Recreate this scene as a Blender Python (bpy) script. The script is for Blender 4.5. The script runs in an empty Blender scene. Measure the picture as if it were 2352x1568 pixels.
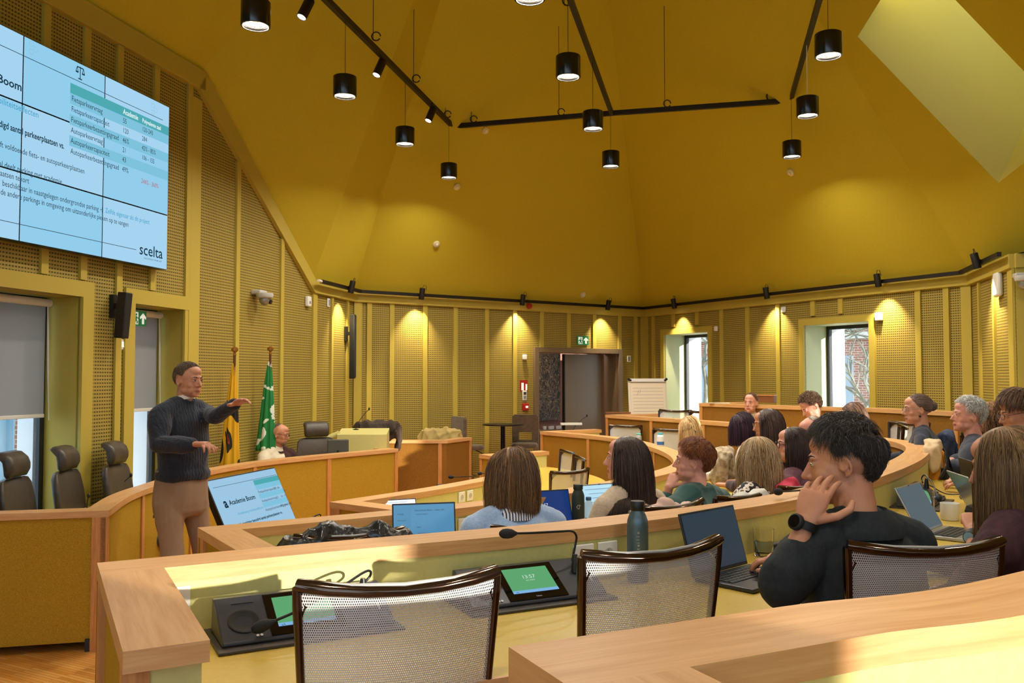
import bpy, bmesh, math, random
import numpy as np
from mathutils import Vector, Matrix, Euler, Quaternion
from mathutils.geometry import tessellate_polygon
R = math.radians
PI = math.pi
S = bpy.context.scene
COL = S.collection

# ---------------------------------------------------------------- camera
F_PX = 2000.0; PITCH = math.atan(81 / F_PX); EYE = Vector((0, 0, 1.77))
cam_d = bpy.data.cameras.new('camera'); cam = bpy.data.objects.new('camera', cam_d); COL.objects.link(cam)
cam.location = EYE; cam.rotation_euler = (PI / 2 + PITCH, 0, 0)
cam_d.sensor_width = 36.0; cam_d.lens = 36.0 * F_PX / 2352; cam_d.clip_end = 200; cam_d.clip_start = .02
S.camera = cam
S.view_settings.view_transform = 'Standard'; S.view_settings.look = 'None'
S.view_settings.exposure = 0.0; S.view_settings.gamma = 1; S.view_settings.use_curve_mapping = False
S.cycles.max_bounces = 6; S.cycles.diffuse_bounces = 3; S.cycles.glossy_bounces = 2
S.cycles.transmission_bounces = 6; S.cycles.transparent_max_bounces = 12
S.cycles.sample_clamp_indirect = 6; S.cycles.caustics_reflective = False; S.cycles.caustics_refractive = False
S.cycles.use_denoising = True; S.cycles.use_adaptive_sampling = True; S.cycles.adaptive_threshold = .10; S.cycles.adaptive_min_samples = 16

# ---------------------------------------------------------------- daylight
w = bpy.data.worlds.new('world'); S.world = w; w.use_nodes = True
wb = w.node_tree.nodes['Background']; wb.inputs[0].default_value = (.62, .80, 1.0, 1); wb.inputs[1].default_value = 3.0
SUN_DIR = Vector((-.79, .61, -.163)).normalized()
sd = bpy.data.lights.new('sun', 'SUN'); sd.energy = 11.0; sd.angle = R(.6); sd.color = (1, .92, .80)
sun = bpy.data.objects.new('sun', sd); COL.objects.link(sun); sun.rotation_euler = SUN_DIR.to_track_quat('-Z', 'Y').to_euler()
sun.location = (3, -8, 6)

# ---------------------------------------------------------------- projection helpers (pixels of the 2352x1568 frame -> places in the room)
def ray(px, py):
    u = (px - 1176) / F_PX; v = (784 - py) / F_PX
    return Vector((u, math.cos(PITCH) - v * math.sin(PITCH), math.sin(PITCH) + v * math.cos(PITCH)))
def W(px, py, z):
    d = ray(px, py); return EYE + d * ((z - EYE.z) / d.z)
def WY(px, py, Y):
    d = ray(px, py); return EYE + d * (Y / d.y)
def WP(px, py, a, b):           # vertical plane through plan points a, b
    n = Vector((b[1] - a[1], a[0] - b[0], 0)); d = ray(px, py)
    return EYE + d * (n.dot(Vector((a[0], a[1], 0)) - EYE) / n.dot(d))

# ---------------------------------------------------------------- materials
def lin(h):
    if isinstance(h, str):
        h = h.lstrip('#'); c = [int(h[i:i + 2], 16) / 255 for i in (0, 2, 4)]
    else: c = h
    return tuple(x / 12.92 if x <= .04045 else ((x + .055) / 1.055) ** 2.4 for x in c) + (1,)
MATS = {}
def M(name, col='#888888', rough=.5, metal=0., noise=None, bump=None, emis=None, trans=0., coat=0., sheen=0., alpha=1., stretch=None, ior=None, spec=None):
    if name in MATS: return MATS[name]
    m = bpy.data.materials.new(name); m.use_nodes = True; MATS[name] = m
    nt = m.node_tree; N = nt.nodes; L = nt.links; b = N['Principled BSDF']
    b.inputs['Base Color'].default_value = lin(col); b.inputs['Roughness'].default_value = rough; b.inputs['Metallic'].default_value = metal
    if trans: b.inputs['Transmission Weight'].default_value = trans
    if coat: b.inputs['Coat Weight'].default_value = coat; b.inputs['Coat Roughness'].default_value = .15
    if sheen: b.inputs['Sheen Weight'].default_value = sheen; b.inputs['Sheen Roughness'].default_value = .5
    if alpha < 1: b.inputs['Alpha'].default_value = alpha
    if ior: b.inputs['IOR'].default_value = ior
    if spec is not None: b.inputs['Specular IOR Level'].default_value = spec
    if emis: b.inputs['Emission Color'].default_value = lin(emis[0]); b.inputs['Emission Strength'].default_value = emis[1]
    if noise or bump:
        tc = N.new('ShaderNodeTexCoord'); mp = N.new('ShaderNodeMapping'); L.new(tc.outputs['Object'], mp.inputs[0])
        if stretch: mp.inputs['Scale'].default_value = stretch
    if noise:                   # (scale, second colour[, detail])
        nz = N.new('ShaderNodeTexNoise'); nz.inputs['Scale'].default_value = noise[0]; nz.inputs['Detail'].default_value = noise[2] if len(noise) > 2 else 4
        cr = N.new('ShaderNodeValToRGB'); cr.color_ramp.elements[0].position = .35; cr.color_ramp.elements[1].position = .65
        cr.color_ramp.elements[0].color = lin(col); cr.color_ramp.elements[1].color = lin(noise[1])
        L.new(mp.outputs[0], nz.inputs[0]); L.new(nz.outputs[0], cr.inputs[0]); L.new(cr.outputs[0], b.inputs['Base Color'])
    if bump:
        nb = N.new('ShaderNodeTexNoise'); nb.inputs['Scale'].default_value = bump[0]; nb.inputs['Detail'].default_value = 3
        bp = N.new('ShaderNodeBump'); bp.inputs['Strength'].default_value = bump[1]; bp.inputs['Distance'].default_value = bump[2] if len(bump) > 2 else .01
        L.new(mp.outputs[0], nb.inputs[0]); L.new(nb.outputs[0], bp.inputs['Height']); L.new(bp.outputs[0], b.inputs['Normal'])
    return m
def E(name, col, s=1.0):        # things that give off light
    if name in MATS: return MATS[name]
    m = bpy.data.materials.new(name); m.use_nodes = True; MATS[name] = m; nt = m.node_tree
    for n in list(nt.nodes):
        if n.type != 'OUTPUT_MATERIAL': nt.nodes.remove(n)
    e = nt.nodes.new('ShaderNodeEmission'); e.inputs[0].default_value = lin(col); e.inputs[1].default_value = s
    nt.links.new(e.outputs[0], [n for n in nt.nodes if n.type == 'OUTPUT_MATERIAL'][0].inputs[0]); return m

# ---------------------------------------------------------------- mesh builder
class MB:
    def __init__(s): s.v = []; s.f = []; s.m = []; s.uv = {}
    def add(s, vs, fs, mi=0, T=None, uvs=None):
        o = len(s.v)
        for p in vs:
            p = Vector(p); s.v.append(T @ p if T is not None else p)
        for k, f in enumerate(fs):
            if uvs: s.uv[len(s.f)] = [uvs[i] for i in f]
            s.f.append([o + i for i in f]); s.m.append(mi)
        return s
    def box(s, c, d, mi=0, rz=0, T=None, R3=None):
        x, y, z = d[0] / 2, d[1] / 2, d[2] / 2
        A = Matrix.Translation(c) @ (R3 if R3 is not None else Matrix.Rotation(rz, 4, 'Z'))
        if T is not None: A = T @ A
        vs = [(-x, -y, -z), (x, -y, -z), (x, y, -z), (-x, y, -z), (-x, -y, z), (x, -y, z), (x, y, z), (-x, y, z)]
        return s.add(vs, [(0, 3, 2, 1), (4, 5, 6, 7), (0, 1, 5, 4), (1, 2, 6, 5), (2, 3, 7, 6), (3, 0, 4, 7)], mi, A)
    def beam(s, a, b, wd, ht, mi=0, up=(0, 0, 1), T=None):      # box from a to b
        a = Vector(a); b = Vector(b); d = b - a; L = d.length; x = d.normalized(); up = Vector(up)
        y = up.cross(x)
        if y.length < 1e-5: y = Vector((0, 1, 0)).cross(x)
        y.normalize(); z = x.cross(y)
        A = Matrix((x, y, z)).transposed().to_4x4(); A.translation = (a + b) / 2
        if T is not None: A = T @ A
        return s.box((0, 0, 0), (L, wd, ht), mi, T=A)
    def prism(s, poly, z0, z1, mi=0, T=None, holes=(), side=None):
        loops = [[Vector((p[0], p[1], 0)) for p in poly]] + [[Vector((p[0], p[1], 0)) for p in h] for h in holes]
        tri = tessellate_polygon(loops); flat = [p for l in loops for p in l]; n = len(flat)
        vs = [(p.x, p.y, z0) for p in flat] + [(p.x, p.y, z1) for p in flat]
        fs = []
        for t in tri:
            a, b, c = [flat[i] for i in t]
            if (b - a).cross(c - a).z < 0: t = (t[0], t[2], t[1])
            fs.append((t[2], t[1], t[0])); fs.append((t[0] + n, t[1] + n, t[2] + n))
        s.add(vs, fs, mi, T); o = 0; side = mi if side is None else side
        for k, l in enumerate(loops):
            q = len(l); ar = sum(l[i].x * l[(i + 1) % q].y - l[(i + 1) % q].x * l[i].y for i in range(q))
            flip = (ar < 0) != (k > 0); vv = [(p.x, p.y, z0) for p in l] + [(p.x, p.y, z1) for p in l]
            ff = [(i, (i + 1) % q, (i + 1) % q + q, i + q) for i in range(q)]
            if flip: ff = [f[::-1] for f in ff]
            s.add(vv, ff, side, T)
        return s
    def lathe(s, prof, n=24, mi=0, T=None, caps=True):          # profile [(r,z)]
        vs = []; fs = []
        for r, z in prof:
            for k in range(n): a = 2 * PI * k / n; vs.append((r * math.cos(a), r * math.sin(a), z))
        for i in range(len(prof) - 1):
            for k in range(n): fs.append((i * n + k, i * n + (k + 1) % n, (i + 1) * n + (k + 1) % n, (i + 1) * n + k))
        if caps:
            if prof[0][0] > 1e-4: fs.append(tuple(range(n))[::-1])
            if prof[-1][0] > 1e-4: fs.append(tuple((len(prof) - 1) * n + k for k in range(n)))
        return s.add(vs, fs, mi, T)
    def cyl(s, a, b, r, n=14, mi=0, r2=None, T=None):
        a = Vector(a); b = Vector(b); d = b - a; q = d.to_track_quat('Z', 'Y').to_matrix().to_4x4(); q.translation = a
        if T is not None: q = T @ q
        return s.lathe([(r, 0), (r if r2 is None else r2, d.length)], n, mi, q)
    def loft(s, rings, mi=0, caps=True, T=None, closed=True):
        n = len(rings[0]); vs = [p for r in rings for p in r]; fs = []
        for i in range(len(rings) - 1):
            for k in range(n if closed else n - 1):
                fs.append((i * n + k, i * n + (k + 1) % n, (i + 1) * n + (k + 1) % n, (i + 1) * n + k))
        if caps and closed: fs.append(tuple(range(n))[::-1]); fs.append(tuple((len(rings) - 1) * n + k for k in range(n)))
        return s.add(vs, fs, mi, T)
    def tube(s, pts, r, n=8, mi=0, T=None, caps=True, flat=1.0, up=None):
        pts = [Vector(p) for p in pts]; rs = r if isinstance(r, (list, tuple)) else [r] * len(pts); rings = []
        t0 = (pts[1] - pts[0]).normalized(); nx = Vector(up) if up else (Vector((0, 0, 1)) if abs(t0.z) < .9 else Vector((1, 0, 0)))
        for i, p in enumerate(pts):
            t = (pts[min(i + 1, len(pts) - 1)] - pts[max(i - 1, 0)]).normalized()
            nx = (nx - t * nx.dot(t))
            if nx.length < 1e-6: nx = t.orthogonal()
            nx.normalize(); ny = t.cross(nx)
            rings.append([p + nx * (rs[i] * flat * math.cos(2 * PI * k / n)) + ny * (rs[i] * math.sin(2 * PI * k / n)) for k in range(n)])
        return s.loft(rings, mi, caps, T)
    def ball(s, c, r, n=16, mi=0, T=None):
        r = Vector((r, r, r)) if not hasattr(r, '__len__') else Vector(r); h = n // 2
        A = Matrix.Translation(c) @ Matrix.Diagonal((r.x, r.y, r.z, 1))
        if T is not None: A = T @ A
        return s.lathe([(max(1e-5, math.sin(PI * i / h)), -math.cos(PI * i / h)) for i in range(h + 1)], n, mi, A, caps=False)
    def text(s, txt, size, T, mi=0, align='LEFT', ext=0.0, bold=0.0, sx=1.0):
        c = bpy.data.curves.new('t', 'FONT'); c.body = txt; c.size = size; c.align_x = align; c.extrude = ext; c.offset = bold; c.resolution_u = 2
        o = bpy.data.objects.new('t', c); me = o.to_mesh()
        vs = [Vector((v.co.x * sx, v.co.y, v.co.z)) for v in me.vertices]; fs = [tuple(p.vertices) for p in me.polygons]
        s.add(vs, fs, mi, T); o.to_mesh_clear(); bpy.data.objects.remove(o); bpy.data.curves.remove(c); return s
    def build(s, name, mats, parent=None, smooth=None, loc=None, bevel=0, seg=2, weld=False):
        me = bpy.data.meshes.new(name); me.from_pydata([tuple(v) for v in s.v], [], s.f)
        if not isinstance(mats, (list, tuple)): mats = [mats]
        for m in mats: me.materials.append(m)
        if len(mats) > 1: me.polygons.foreach_set('material_index', s.m)
        if s.uv:
            ul = me.uv_layers.new(name='UVMap')
            for i, u in s.uv.items():
                for k, li in enumerate(me.polygons[i].loop_indices): ul.data[li].uv = u[k]
        if weld:
            bm = bmesh.new(); bm.from_mesh(me); bmesh.ops.remove_doubles(bm, verts=bm.verts, dist=1e-4); bmesh.ops.recalc_face_normals(bm, faces=bm.faces); bm.to_mesh(me); bm.free()
        me.update()
        if smooth is not None:
            me.polygons.foreach_set('use_smooth', [True] * len(me.polygons))
            if smooth < 180: me.set_sharp_from_angle(angle=R(smooth))
        o = bpy.data.objects.new(name, me); COL.objects.link(o)
        if parent is not None: o.parent = parent
        if loc is not None: o.location = loc
        if bevel:
            b = o.modifiers.new('bevel', 'BEVEL'); b.width = bevel; b.segments = seg; b.limit_method = 'ANGLE'; b.angle_limit = R(40)
        return o
def tag(o, label=None, cat=None, group=None, kind=None):
    if label: o['label'] = label
    if cat: o['category'] = cat
    if group: o['group'] = group
    if kind: o['kind'] = kind
    return o
def thing(name, label, cat, loc=(0, 0, 0), rz=0, group=None):
    o = bpy.data.objects.new(name, None); COL.objects.link(o); o.location = loc; o.rotation_euler = (0, 0, rz); o.empty_display_size = .1
    return tag(o, label, cat, group)
def copy_tree(o, parent=None):
    c = o.copy(); COL.objects.link(c)
    if parent is not None: c.parent = parent
    for ch in list(o.children): copy_tree(ch, c)
    return c
def frame(o, x, y, z=None):      # matrix with given axes
    x = Vector(x).normalized(); y = Vector(y); y = (y - x * y.dot(x)).normalized(); z = x.cross(y)
    A = Matrix((x, y, z)).transposed().to_4x4(); A.translation = Vector(o); return A
def cr(pts, n=8):                # Catmull-Rom through plan points
    P = [Vector(p) for p in pts]; P = [P[0] * 2 - P[1]] + P + [P[-1] * 2 - P[-2]]; out = []
    for i in range(1, len(P) - 2):
        for k in range(n):
            t = k / n; a, b, c, d = P[i - 1:i + 3]
            out.append(.5 * ((2 * b) + (c - a) * t + (2 * a - 5 * b + 4 * c - d) * t * t + (3 * b - a - 3 * c + d) * t ** 3))
    out.append(P[-2]); return out
# ---------------------------------------------------------------- shared materials
def wood(name, c1, c2, rough=.45, ax='x', sc=1.0):
    if name in MATS: return MATS[name]
    m = bpy.data.materials.new(name); m.use_nodes = True; MATS[name] = m; nt = m.node_tree; N = nt.nodes; L = nt.links; b = N['Principled BSDF']
    tc = N.new('ShaderNodeTexCoord'); mp = N.new('ShaderNodeMapping')
    L.new(tc.outputs['UV' if ax == 'uv' else 'Object'], mp.inputs[0])
    mp.inputs['Scale'].default_value = {'x': (1.6, 26, 26), 'y': (26, 1.6, 26), 'z': (26, 26, 1.6), 'uv': (1.4, 22, 22)}[ax]
    n1 = N.new('ShaderNodeTexNoise'); n1.inputs['Scale'].default_value = 2.2 * sc; n1.inputs['Detail'].default_value = 7; n1.inputs['Distortion'].default_value = .6
    n2 = N.new('ShaderNodeTexNoise'); n2.inputs['Scale'].default_value = 9 * sc; n2.inputs['Detail'].default_value = 3
    L.new(mp.outputs[0], n1.inputs[0]); L.new(mp.outputs[0], n2.inputs[0])
    ad = N.new('ShaderNodeMath'); ad.operation = 'MULTIPLY_ADD'; ad.inputs[1].default_value = .35; L.new(n2.outputs[0], ad.inputs[0]); L.new(n1.outputs[0], ad.inputs[2])
    r = N.new('ShaderNodeValToRGB'); r.color_ramp.elements[0].position = .5; r.color_ramp.elements[1].position = .85
    r.color_ramp.elements[0].color = lin(c1); r.color_ramp.elements[1].color = lin(c2)
    L.new(ad.outputs[0], r.inputs[0]); L.new(r.outputs[0], b.inputs['Base Color']); b.inputs['Roughness'].default_value = rough
    bp = N.new('ShaderNodeBump'); bp.inputs['Strength'].default_value = .12; bp.inputs['Distance'].default_value = .002
    L.new(ad.outputs[0], bp.inputs['Height']); L.new(bp.outputs[0], b.inputs['Normal']); return m
def perforated(name, base, hole, pu=.030, pv=.030, duty=.42):
    m = bpy.data.materials.new(name); m.use_nodes = True; MATS[name] = m; nt = m.node_tree; N = nt.nodes; L = nt.links; b = N['Principled BSDF']
    uv = N.new('ShaderNodeTexCoord'); sp = N.new('ShaderNodeSeparateXYZ'); L.new(uv.outputs['UV'], sp.inputs[0])
    def hole_axis(o, p):
        a = N.new('ShaderNodeMath'); a.operation = 'DIVIDE'; a.inputs[1].default_value = p; L.new(o, a.inputs[0])
        f = N.new('ShaderNodeMath'); f.operation = 'FRACT'; L.new(a.outputs[0], f.inputs[0])
        c = N.new('ShaderNodeMath'); c.operation = 'LESS_THAN'; c.inputs[1].default_value = duty; L.new(f.outputs[0], c.inputs[0]); return c
    h1 = hole_axis(sp.outputs[0], pu); h2 = hole_axis(sp.outputs[1], pv)
    # woven look: slots where the rows cross the columns, plus a faint dark line under each row
    mu = N.new('ShaderNodeMath'); mu.operation = 'MULTIPLY'; L.new(h1.outputs[0], mu.inputs[0]); L.new(h2.outputs[0], mu.inputs[1])
    md = N.new('ShaderNodeMath'); md.operation = 'MULTIPLY_ADD'; md.inputs[1].default_value = .30; L.new(h2.outputs[0], md.inputs[0]); L.new(mu.outputs[0], md.inputs[2])
    nz = N.new('ShaderNodeTexNoise'); nz.inputs['Scale'].default_value = 2.5; L.new(uv.outputs['UV'], nz.inputs[0])
    mx0 = N.new('ShaderNodeMix'); mx0.data_type = 'RGBA'; mx0.inputs[6].default_value = lin(base); mx0.inputs[7].default_value = tuple(x * .82 for x in lin(base)[:3]) + (1,)
    L.new(nz.outputs[0], mx0.inputs[0])
    mx = N.new('ShaderNodeMix'); mx.data_type = 'RGBA'; mx.inputs[7].default_value = lin(hole); mx.clamp_factor = True
    L.new(md.outputs[0], mx.inputs[0]); L.new(mx0.outputs[2], mx.inputs[6]); L.new(mx.outputs[2], b.inputs['Base Color'])
    b.inputs['Roughness'].default_value = .6; b.inputs['Specular IOR Level'].default_value = .3; return m
def parquet(name):
    m = bpy.data.materials.new(name); m.use_nodes = True; MATS[name] = m; nt = m.node_tree; N = nt.nodes; L = nt.links; b = N['Principled BSDF']
    tc = N.new('ShaderNodeTexCoord'); mp = N.new('ShaderNodeMapping'); mp.inputs['Rotation'].default_value = (0, 0, R(28)); L.new(tc.outputs['Object'], mp.inputs[0])
    br = N.new('ShaderNodeTexBrick'); br.inputs['Scale'].default_value = 1; br.inputs['Brick Width'].default_value = .6; br.inputs['Row Height'].default_value = .028
    br.inputs['Mortar Size'].default_value = .0015; br.inputs['Color1'].default_value = lin('#c8853a'); br.inputs['Color2'].default_value = lin('#e3a95e'); br.inputs['Mortar'].default_value = lin('#8a5524')
    br.inputs['Bias'].default_value = -.3; L.new(mp.outputs[0], br.inputs[0]); L.new(br.outputs[0], b.inputs['Base Color']); b.inputs['Roughness'].default_value = .32; return m
def brick(name, sc=1.0):
    m = bpy.data.materials.new(name); m.use_nodes = True; MATS[name] = m; nt = m.node_tree; N = nt.nodes; L = nt.links; b = N['Principled BSDF']
    tc = N.new('ShaderNodeTexCoord'); br = N.new('ShaderNodeTexBrick'); br.inputs['Scale'].default_value = 1; br.inputs['Brick Width'].default_value = .22 * sc; br.inputs['Row Height'].default_value = .07 * sc
    br.inputs['Mortar Size'].default_value = .008 * sc; br.inputs['Color1'].default_value = lin('#a5614a'); br.inputs['Color2'].default_value = lin('#8c4c3c'); br.inputs['Mortar'].default_value = lin('#c9bdb0')
    L.new(tc.outputs['UV'], br.inputs[0]); L.new(br.outputs[0], b.inputs['Base Color']); b.inputs['Roughness'].default_value = .8; return m
m_paint = M('olive_yellow_paint', '#b8a446', .55, noise=(3, '#b39f42'), spec=.3)
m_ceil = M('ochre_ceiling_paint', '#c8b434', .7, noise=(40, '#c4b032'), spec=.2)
m_trim = M('olive_trim_paint', '#baa648', .5, spec=.3)
m_reveal = M('pale_green_reveal_paint', '#c9cfa4', .6)
m_perf = perforated('perforated_acoustic_panel', '#ad9848', '#3c2c0c')
m_perf_big = perforated('coarse_perforated_panel', '#b5a048', '#3c2c0c', .04, .04, .5)
m_felt = M('mustard_felt', '#b8922f', .9, noise=(160, '#a07c20', 6), bump=(300, .2, .003), spec=.1)
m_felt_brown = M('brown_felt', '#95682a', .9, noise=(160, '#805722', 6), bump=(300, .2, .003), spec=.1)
m_oak = wood('oak_ledge', '#c48f58', '#d6a670', .42, 'uv')
m_oak_post = wood('oak_post', '#b4763c', '#cf9354', .45, 'z')
m_lam = M('yellow_linoleum', '#cfc780', .4, noise=(60, '#cac17a'), spec=.4)
m_table = M('yellow_linoleum_table', '#ceb04c', .33, noise=(60, '#c9aa46'), spec=.5)
m_parq = parquet('oak_parquet')
m_brick = brick('red_brick')
m_black = M('black_plastic', '#141416', .4)
m_blackm = M('black_satin_metal', '#101012', .3, .4)
m_white = M('white_plastic', '#e9e7e2', .4)
m_lamp = E('lamp_diffuser', '#fff3dc', 6.0)
m_track = M('black_track_metal', '#17100c', .5, .2)
# ================================================================= ROOM
ZT, ZC = 2.99, 2.845            # cornice top / bottom
LW = lambda Y: (-5.18 + .2345 * Y, Y)
V0 = LW(-2.2); V1 = LW(8.6); V2 = LW(11.14); V3 = (-2.28, 12.5); V4 = (2.39, 15.7); V5 = (5.40, 10.2); V6 = (4.98, 8.6); V7 = (6.45, 8.2); V8 = (6.45, -2.2)
ZH = 4.65                       # high top of the gable wall
VA, VB = V0, V2
APEX = WY(1290, -941, 8.5)

class Wall:                      # plan a->b, room on the right-hand side when walking a->b ; local (u along, v up)
    def __init__(s, a, b):
        s.a = Vector((a[0], a[1], 0)); s.b = Vector((b[0], b[1], 0)); s.x = (s.b - s.a).normalized(); s.L = (s.b - s.a).length
        s.n = Vector((s.x.y, -s.x.x, 0))      # into the room
    def p(s, u, v, d=0): return s.a + s.x * u + Vector((0, 0, v)) + s.n * d
    def uv(s, px, py):
        q = WP(px, py, s.a, s.b); return ((q - s.a).dot(s.x), q.z)
    def T(s, u, v, d=0): return frame(s.p(u, v, d), s.x, (0, 0, 1))   # local z = -? (x cross up)
def wall_mesh(name, wl, outline, holes, mat, depth=.0):
    loops = [[Vector((u, v, 0)) for u, v in outline]] + [[Vector((u, v, 0)) for u, v in h] for h in holes]
    flat = [p for l in loops for p in l]; tri = tessellate_polygon(loops); mb = MB()
    fs = []
    for t in tri:
        a, b, c = [flat[i] for i in t]
        fs.append(tuple(t) if (b - a).cross(c - a).z > 0 else (t[0], t[2], t[1]))
    mb.add([wl.p(p.x, p.y) for p in flat], fs, 0, uvs=[(p.x, p.y) for p in flat])
    # outer skin of the wall, so daylight comes in through the openings only
    mb.add([wl.p(p.x, p.y, -.34) for p in flat], [f[::-1] for f in fs], 1)
    q = len(outline)
    for i in range(q):
        a, b = outline[i], outline[(i + 1) % q]
        mb.add([wl.p(*a), wl.p(*b), wl.p(*b, -.34), wl.p(*a, -.34)], [(3, 2, 1, 0)], 1)
    o = mb.build(name, [mat, m_paint]); return tag(o, kind='structure')
def battens(wl, wall_o, list_uz, wd=.075, th=.025, mat=None):
    for u, z0, z1 in list_uz:
        mb = MB(); mb.box((0, 0, (z0 + z1) / 2), (wd, th, z1 - z0)); o = mb.build('batten', mat or m_trim, wall_o)
        A = frame(wl.p(u, 0, th / 2), wl.x, (wl.x.cross(Vector((0, 0, 1)))) * -1); A = Matrix.Translation(wl.p(u, 0, th / 2)) @ Matrix.Rotation(math.atan2(wl.x.y, wl.x.x), 4, 'Z'); o.matrix_basis = A
def wbox(mb, wl, u0, u1, z0, z1, d0, d1, mi=0):        # box in wall coordinates
    P = [wl.p(u, z, d) for z in (z0, z1) for d in (d0, d1) for u in (u0, u1)]
    mb.add(P, [(0, 1, 3, 2), (4, 6, 7, 5), (0, 4, 5, 1), (2, 3, 7, 6), (0, 2, 6, 4), (1, 5, 7, 3)], mi)

wl_TV = Wall(V0, V2); wl_B0 = Wall(V2, V3); wl_B = Wall(V3, V4); wl_C = Wall(V4, V5); wl_D = Wall(V5, V6); wl_E = Wall(V6, V7); wl_F = Wall(V7, V8); wl_G = Wall(V8, V0)
uY = lambda Y: (Y + 2.2) / wl_TV.x.y                   # position along the gable wall for a given Y
ZW = 2.42                        # head height of the gable wall windows
win_rects = []
W1 = (uY(6.02), uY(7.08), .55, ZW); W2 = (uY(7.72), uY(8.50), .55, ZW)
rect = lambda r: [(r[0], r[2]), (r[1], r[2]), (r[1], r[3]), (r[0], r[3])]
wall_l = wall_mesh('wall_left', wl_TV, [(0, 0), (wl_TV.L, 0), (wl_TV.L, ZC), (uY(8.6), ZH), (0, ZH)], [rect(W1), rect(W2)], m_perf)
wall_b0 = wall_mesh('wall_corner', wl_B0, [(0, 0), (wl_B0.L, 0), (wl_B0.L, ZC), (0, ZC)], [], m_perf)
du0, _ = wl_B.uv(1225, 900); du1, _ = wl_B.uv(1427, 900); DT = wl_B.uv(1225, 797)[1]
wall_b = wall_mesh('wall_back', wl_B, [(0, 0), (du0 + .08, 0), (du0 + .08, DT - .08), (du1 - .08, DT - .08), (du1 - .08, 0), (wl_B.L, 0), (wl_B.L, ZC), (0, ZC)], [], m_perf)
c0 = wl_C.uv(1527, 768)[0]; c1 = wl_C.uv(1628, 768)[0]; c2 = wl_C.uv(1848, 746)[0]; c3 = wl_C.uv(1998, 746)[0]
W3 = (c0, c1, .85, 2.50); W4 = (c2, c3, .85, 2.50)
wall_c = wall_mesh('wall_right', wl_C, [(0, 0), (wl_C.L, 0), (wl_C.L, ZC), (0, ZC)], [rect(W3), rect(W4)], m_perf)
wall_d = wall_mesh('wall_right_corner', wl_D, [(0, 0), (wl_D.L, 0), (wl_D.L, ZC), (0, ZC)], [], m_perf)
W5 = (8.2 - 6.05, 8.2 - 4.95, .8, 2.8)
wall_e = wall_mesh('wall_right_nook', wl_E, [(0, 0), (wl_E.L, 0), (wl_E.L, ZC), (0, ZC)], [], m_perf_big)
wall_f = wall_mesh('wall_right_side', wl_F, [(0, 0), (wl_F.L, 0), (wl_F.L, ZC), (0, ZC)], [rect(W5)], m_perf)
# rear wall, behind the viewer: corner window for the low sun, others added as daylight fill
gu = lambda X: 6.45 - X
W8 = (gu(6.42), gu(4.68), .75, 2.84); W9_fill = (gu(3.1), gu(1.3), .75, 2.7); W10_fill = (gu(.7), gu(-1.1), .75, 2.7); W11_fill = (gu(-1.7), gu(-3.5), .75, 2.7)
wall_g = wall_mesh('wall_rear', wl_G, [(0, 0), (wl_G.L, 0), (wl_G.L, ZC), (0, ZC)], [rect(W8), rect(W9_fill), rect(W10_fill), rect(W11_fill)], m_perf)

# ---- cornices (one flat band along every wall)
def cornice(n, wl, z0, z1, u0=0, u1=None, pr=.05):
    mb = MB(); u1 = wl.L if u1 is None else u1; wbox(mb, wl, u0, u1, z0, z1, -.3, pr); o = mb.build('trim_%d' % n, m_trim, bevel=.006); tag(o, kind='structure')
for i, wl in enumerate((wl_B0, wl_B, wl_C, wl_D, wl_E, wl_F, wl_G)): cornice(i + 1, wl, ZC, ZT)
cornice(8, wl_TV, ZH, ZH + .20, 0, uY(8.6) + .105)
mb = MB()                        # raking band of the gable
a0 = (uY(8.6), ZH); a1 = (uY(8.6) + .10, ZH + .20); b1 = (wl_TV.L + .05, ZT); b0 = (wl_TV.L, ZC)
P = [wl_TV.p(q[0], q[1], d) for d in (-.3, .05) for q in (a0, b0, b1, a1)]
mb.add(P, [(0, 1, 2, 3), (7, 6, 5, 4), (0, 4, 5, 1), (2, 6, 7, 3), (1, 5, 6, 2), (0, 3, 7, 4)]); tag(mb.build('trim_9', m_trim), kind='structure')

# ---- ceiling: steep faceted tent with a skylight shaft
def top(v, z=ZT): return Vector((v[0], v[1], z))
g1 = wl_TV.p(uY(8.6) + .10, ZH + .20); g0 = wl_TV.p(-.2, ZH + .20)
ring_t = [g0, g1, top(V2), top(V3), top(V4), top(V5), top(V6), top(V7), top(V8)]
mb = MB()
skyl = None
for i in range(len(ring_t)):
    a = ring_t[i]; b = ring_t[(i + 1) % len(ring_t)]
    if i in (5, 6): continue
    mb.add([a, b, APEX], [(2, 1, 0)])
# facet to the right of the ridge, spanning V5..V8, with the skylight opening
pa, pb = top(V5), top(V8)
fn = (pb - pa).cross(APEX - pa).normalized()
mb.add([top(V5), top(V6), top(V7), pb + (pa - pb) * .55], [(0, 1, 2, 3)])
mb.add([top(V7), pb, pb + (pa - pb) * .55], [(0, 1, 2)])
def onf(px, py): d = ray(px, py); return EYE + d * (fn.dot(pa - EYE) / fn.dot(d))
hole = [onf(1970, 84), onf(2293, 420), onf(2560, 210), onf(2140, -190)]
fx = (pb - pa).normalized(); fy = fn.cross(fx)
to2 = lambda p: Vector(((p - pa).dot(fx), (p - pa).dot(fy), 0))
loops = [[to2(p) for p in (pa, pb, APEX)], [to2(p) for p in hole]]; flat = [pa, pb, APEX] + hole
mb.add(flat, [tuple(t) for t in tessellate_polygon(loops)])
tag(mb.build('ceiling', m_ceil), kind='structure')
if fn.dot(EYE - pa) > 0: fn = -fn       # outward
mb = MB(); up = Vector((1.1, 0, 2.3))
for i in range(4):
    a, b = hole[i], hole[(i + 1) % 4]; mb.add([a, b, b + up, a + up], [(0, 1, 2, 3)])
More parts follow.
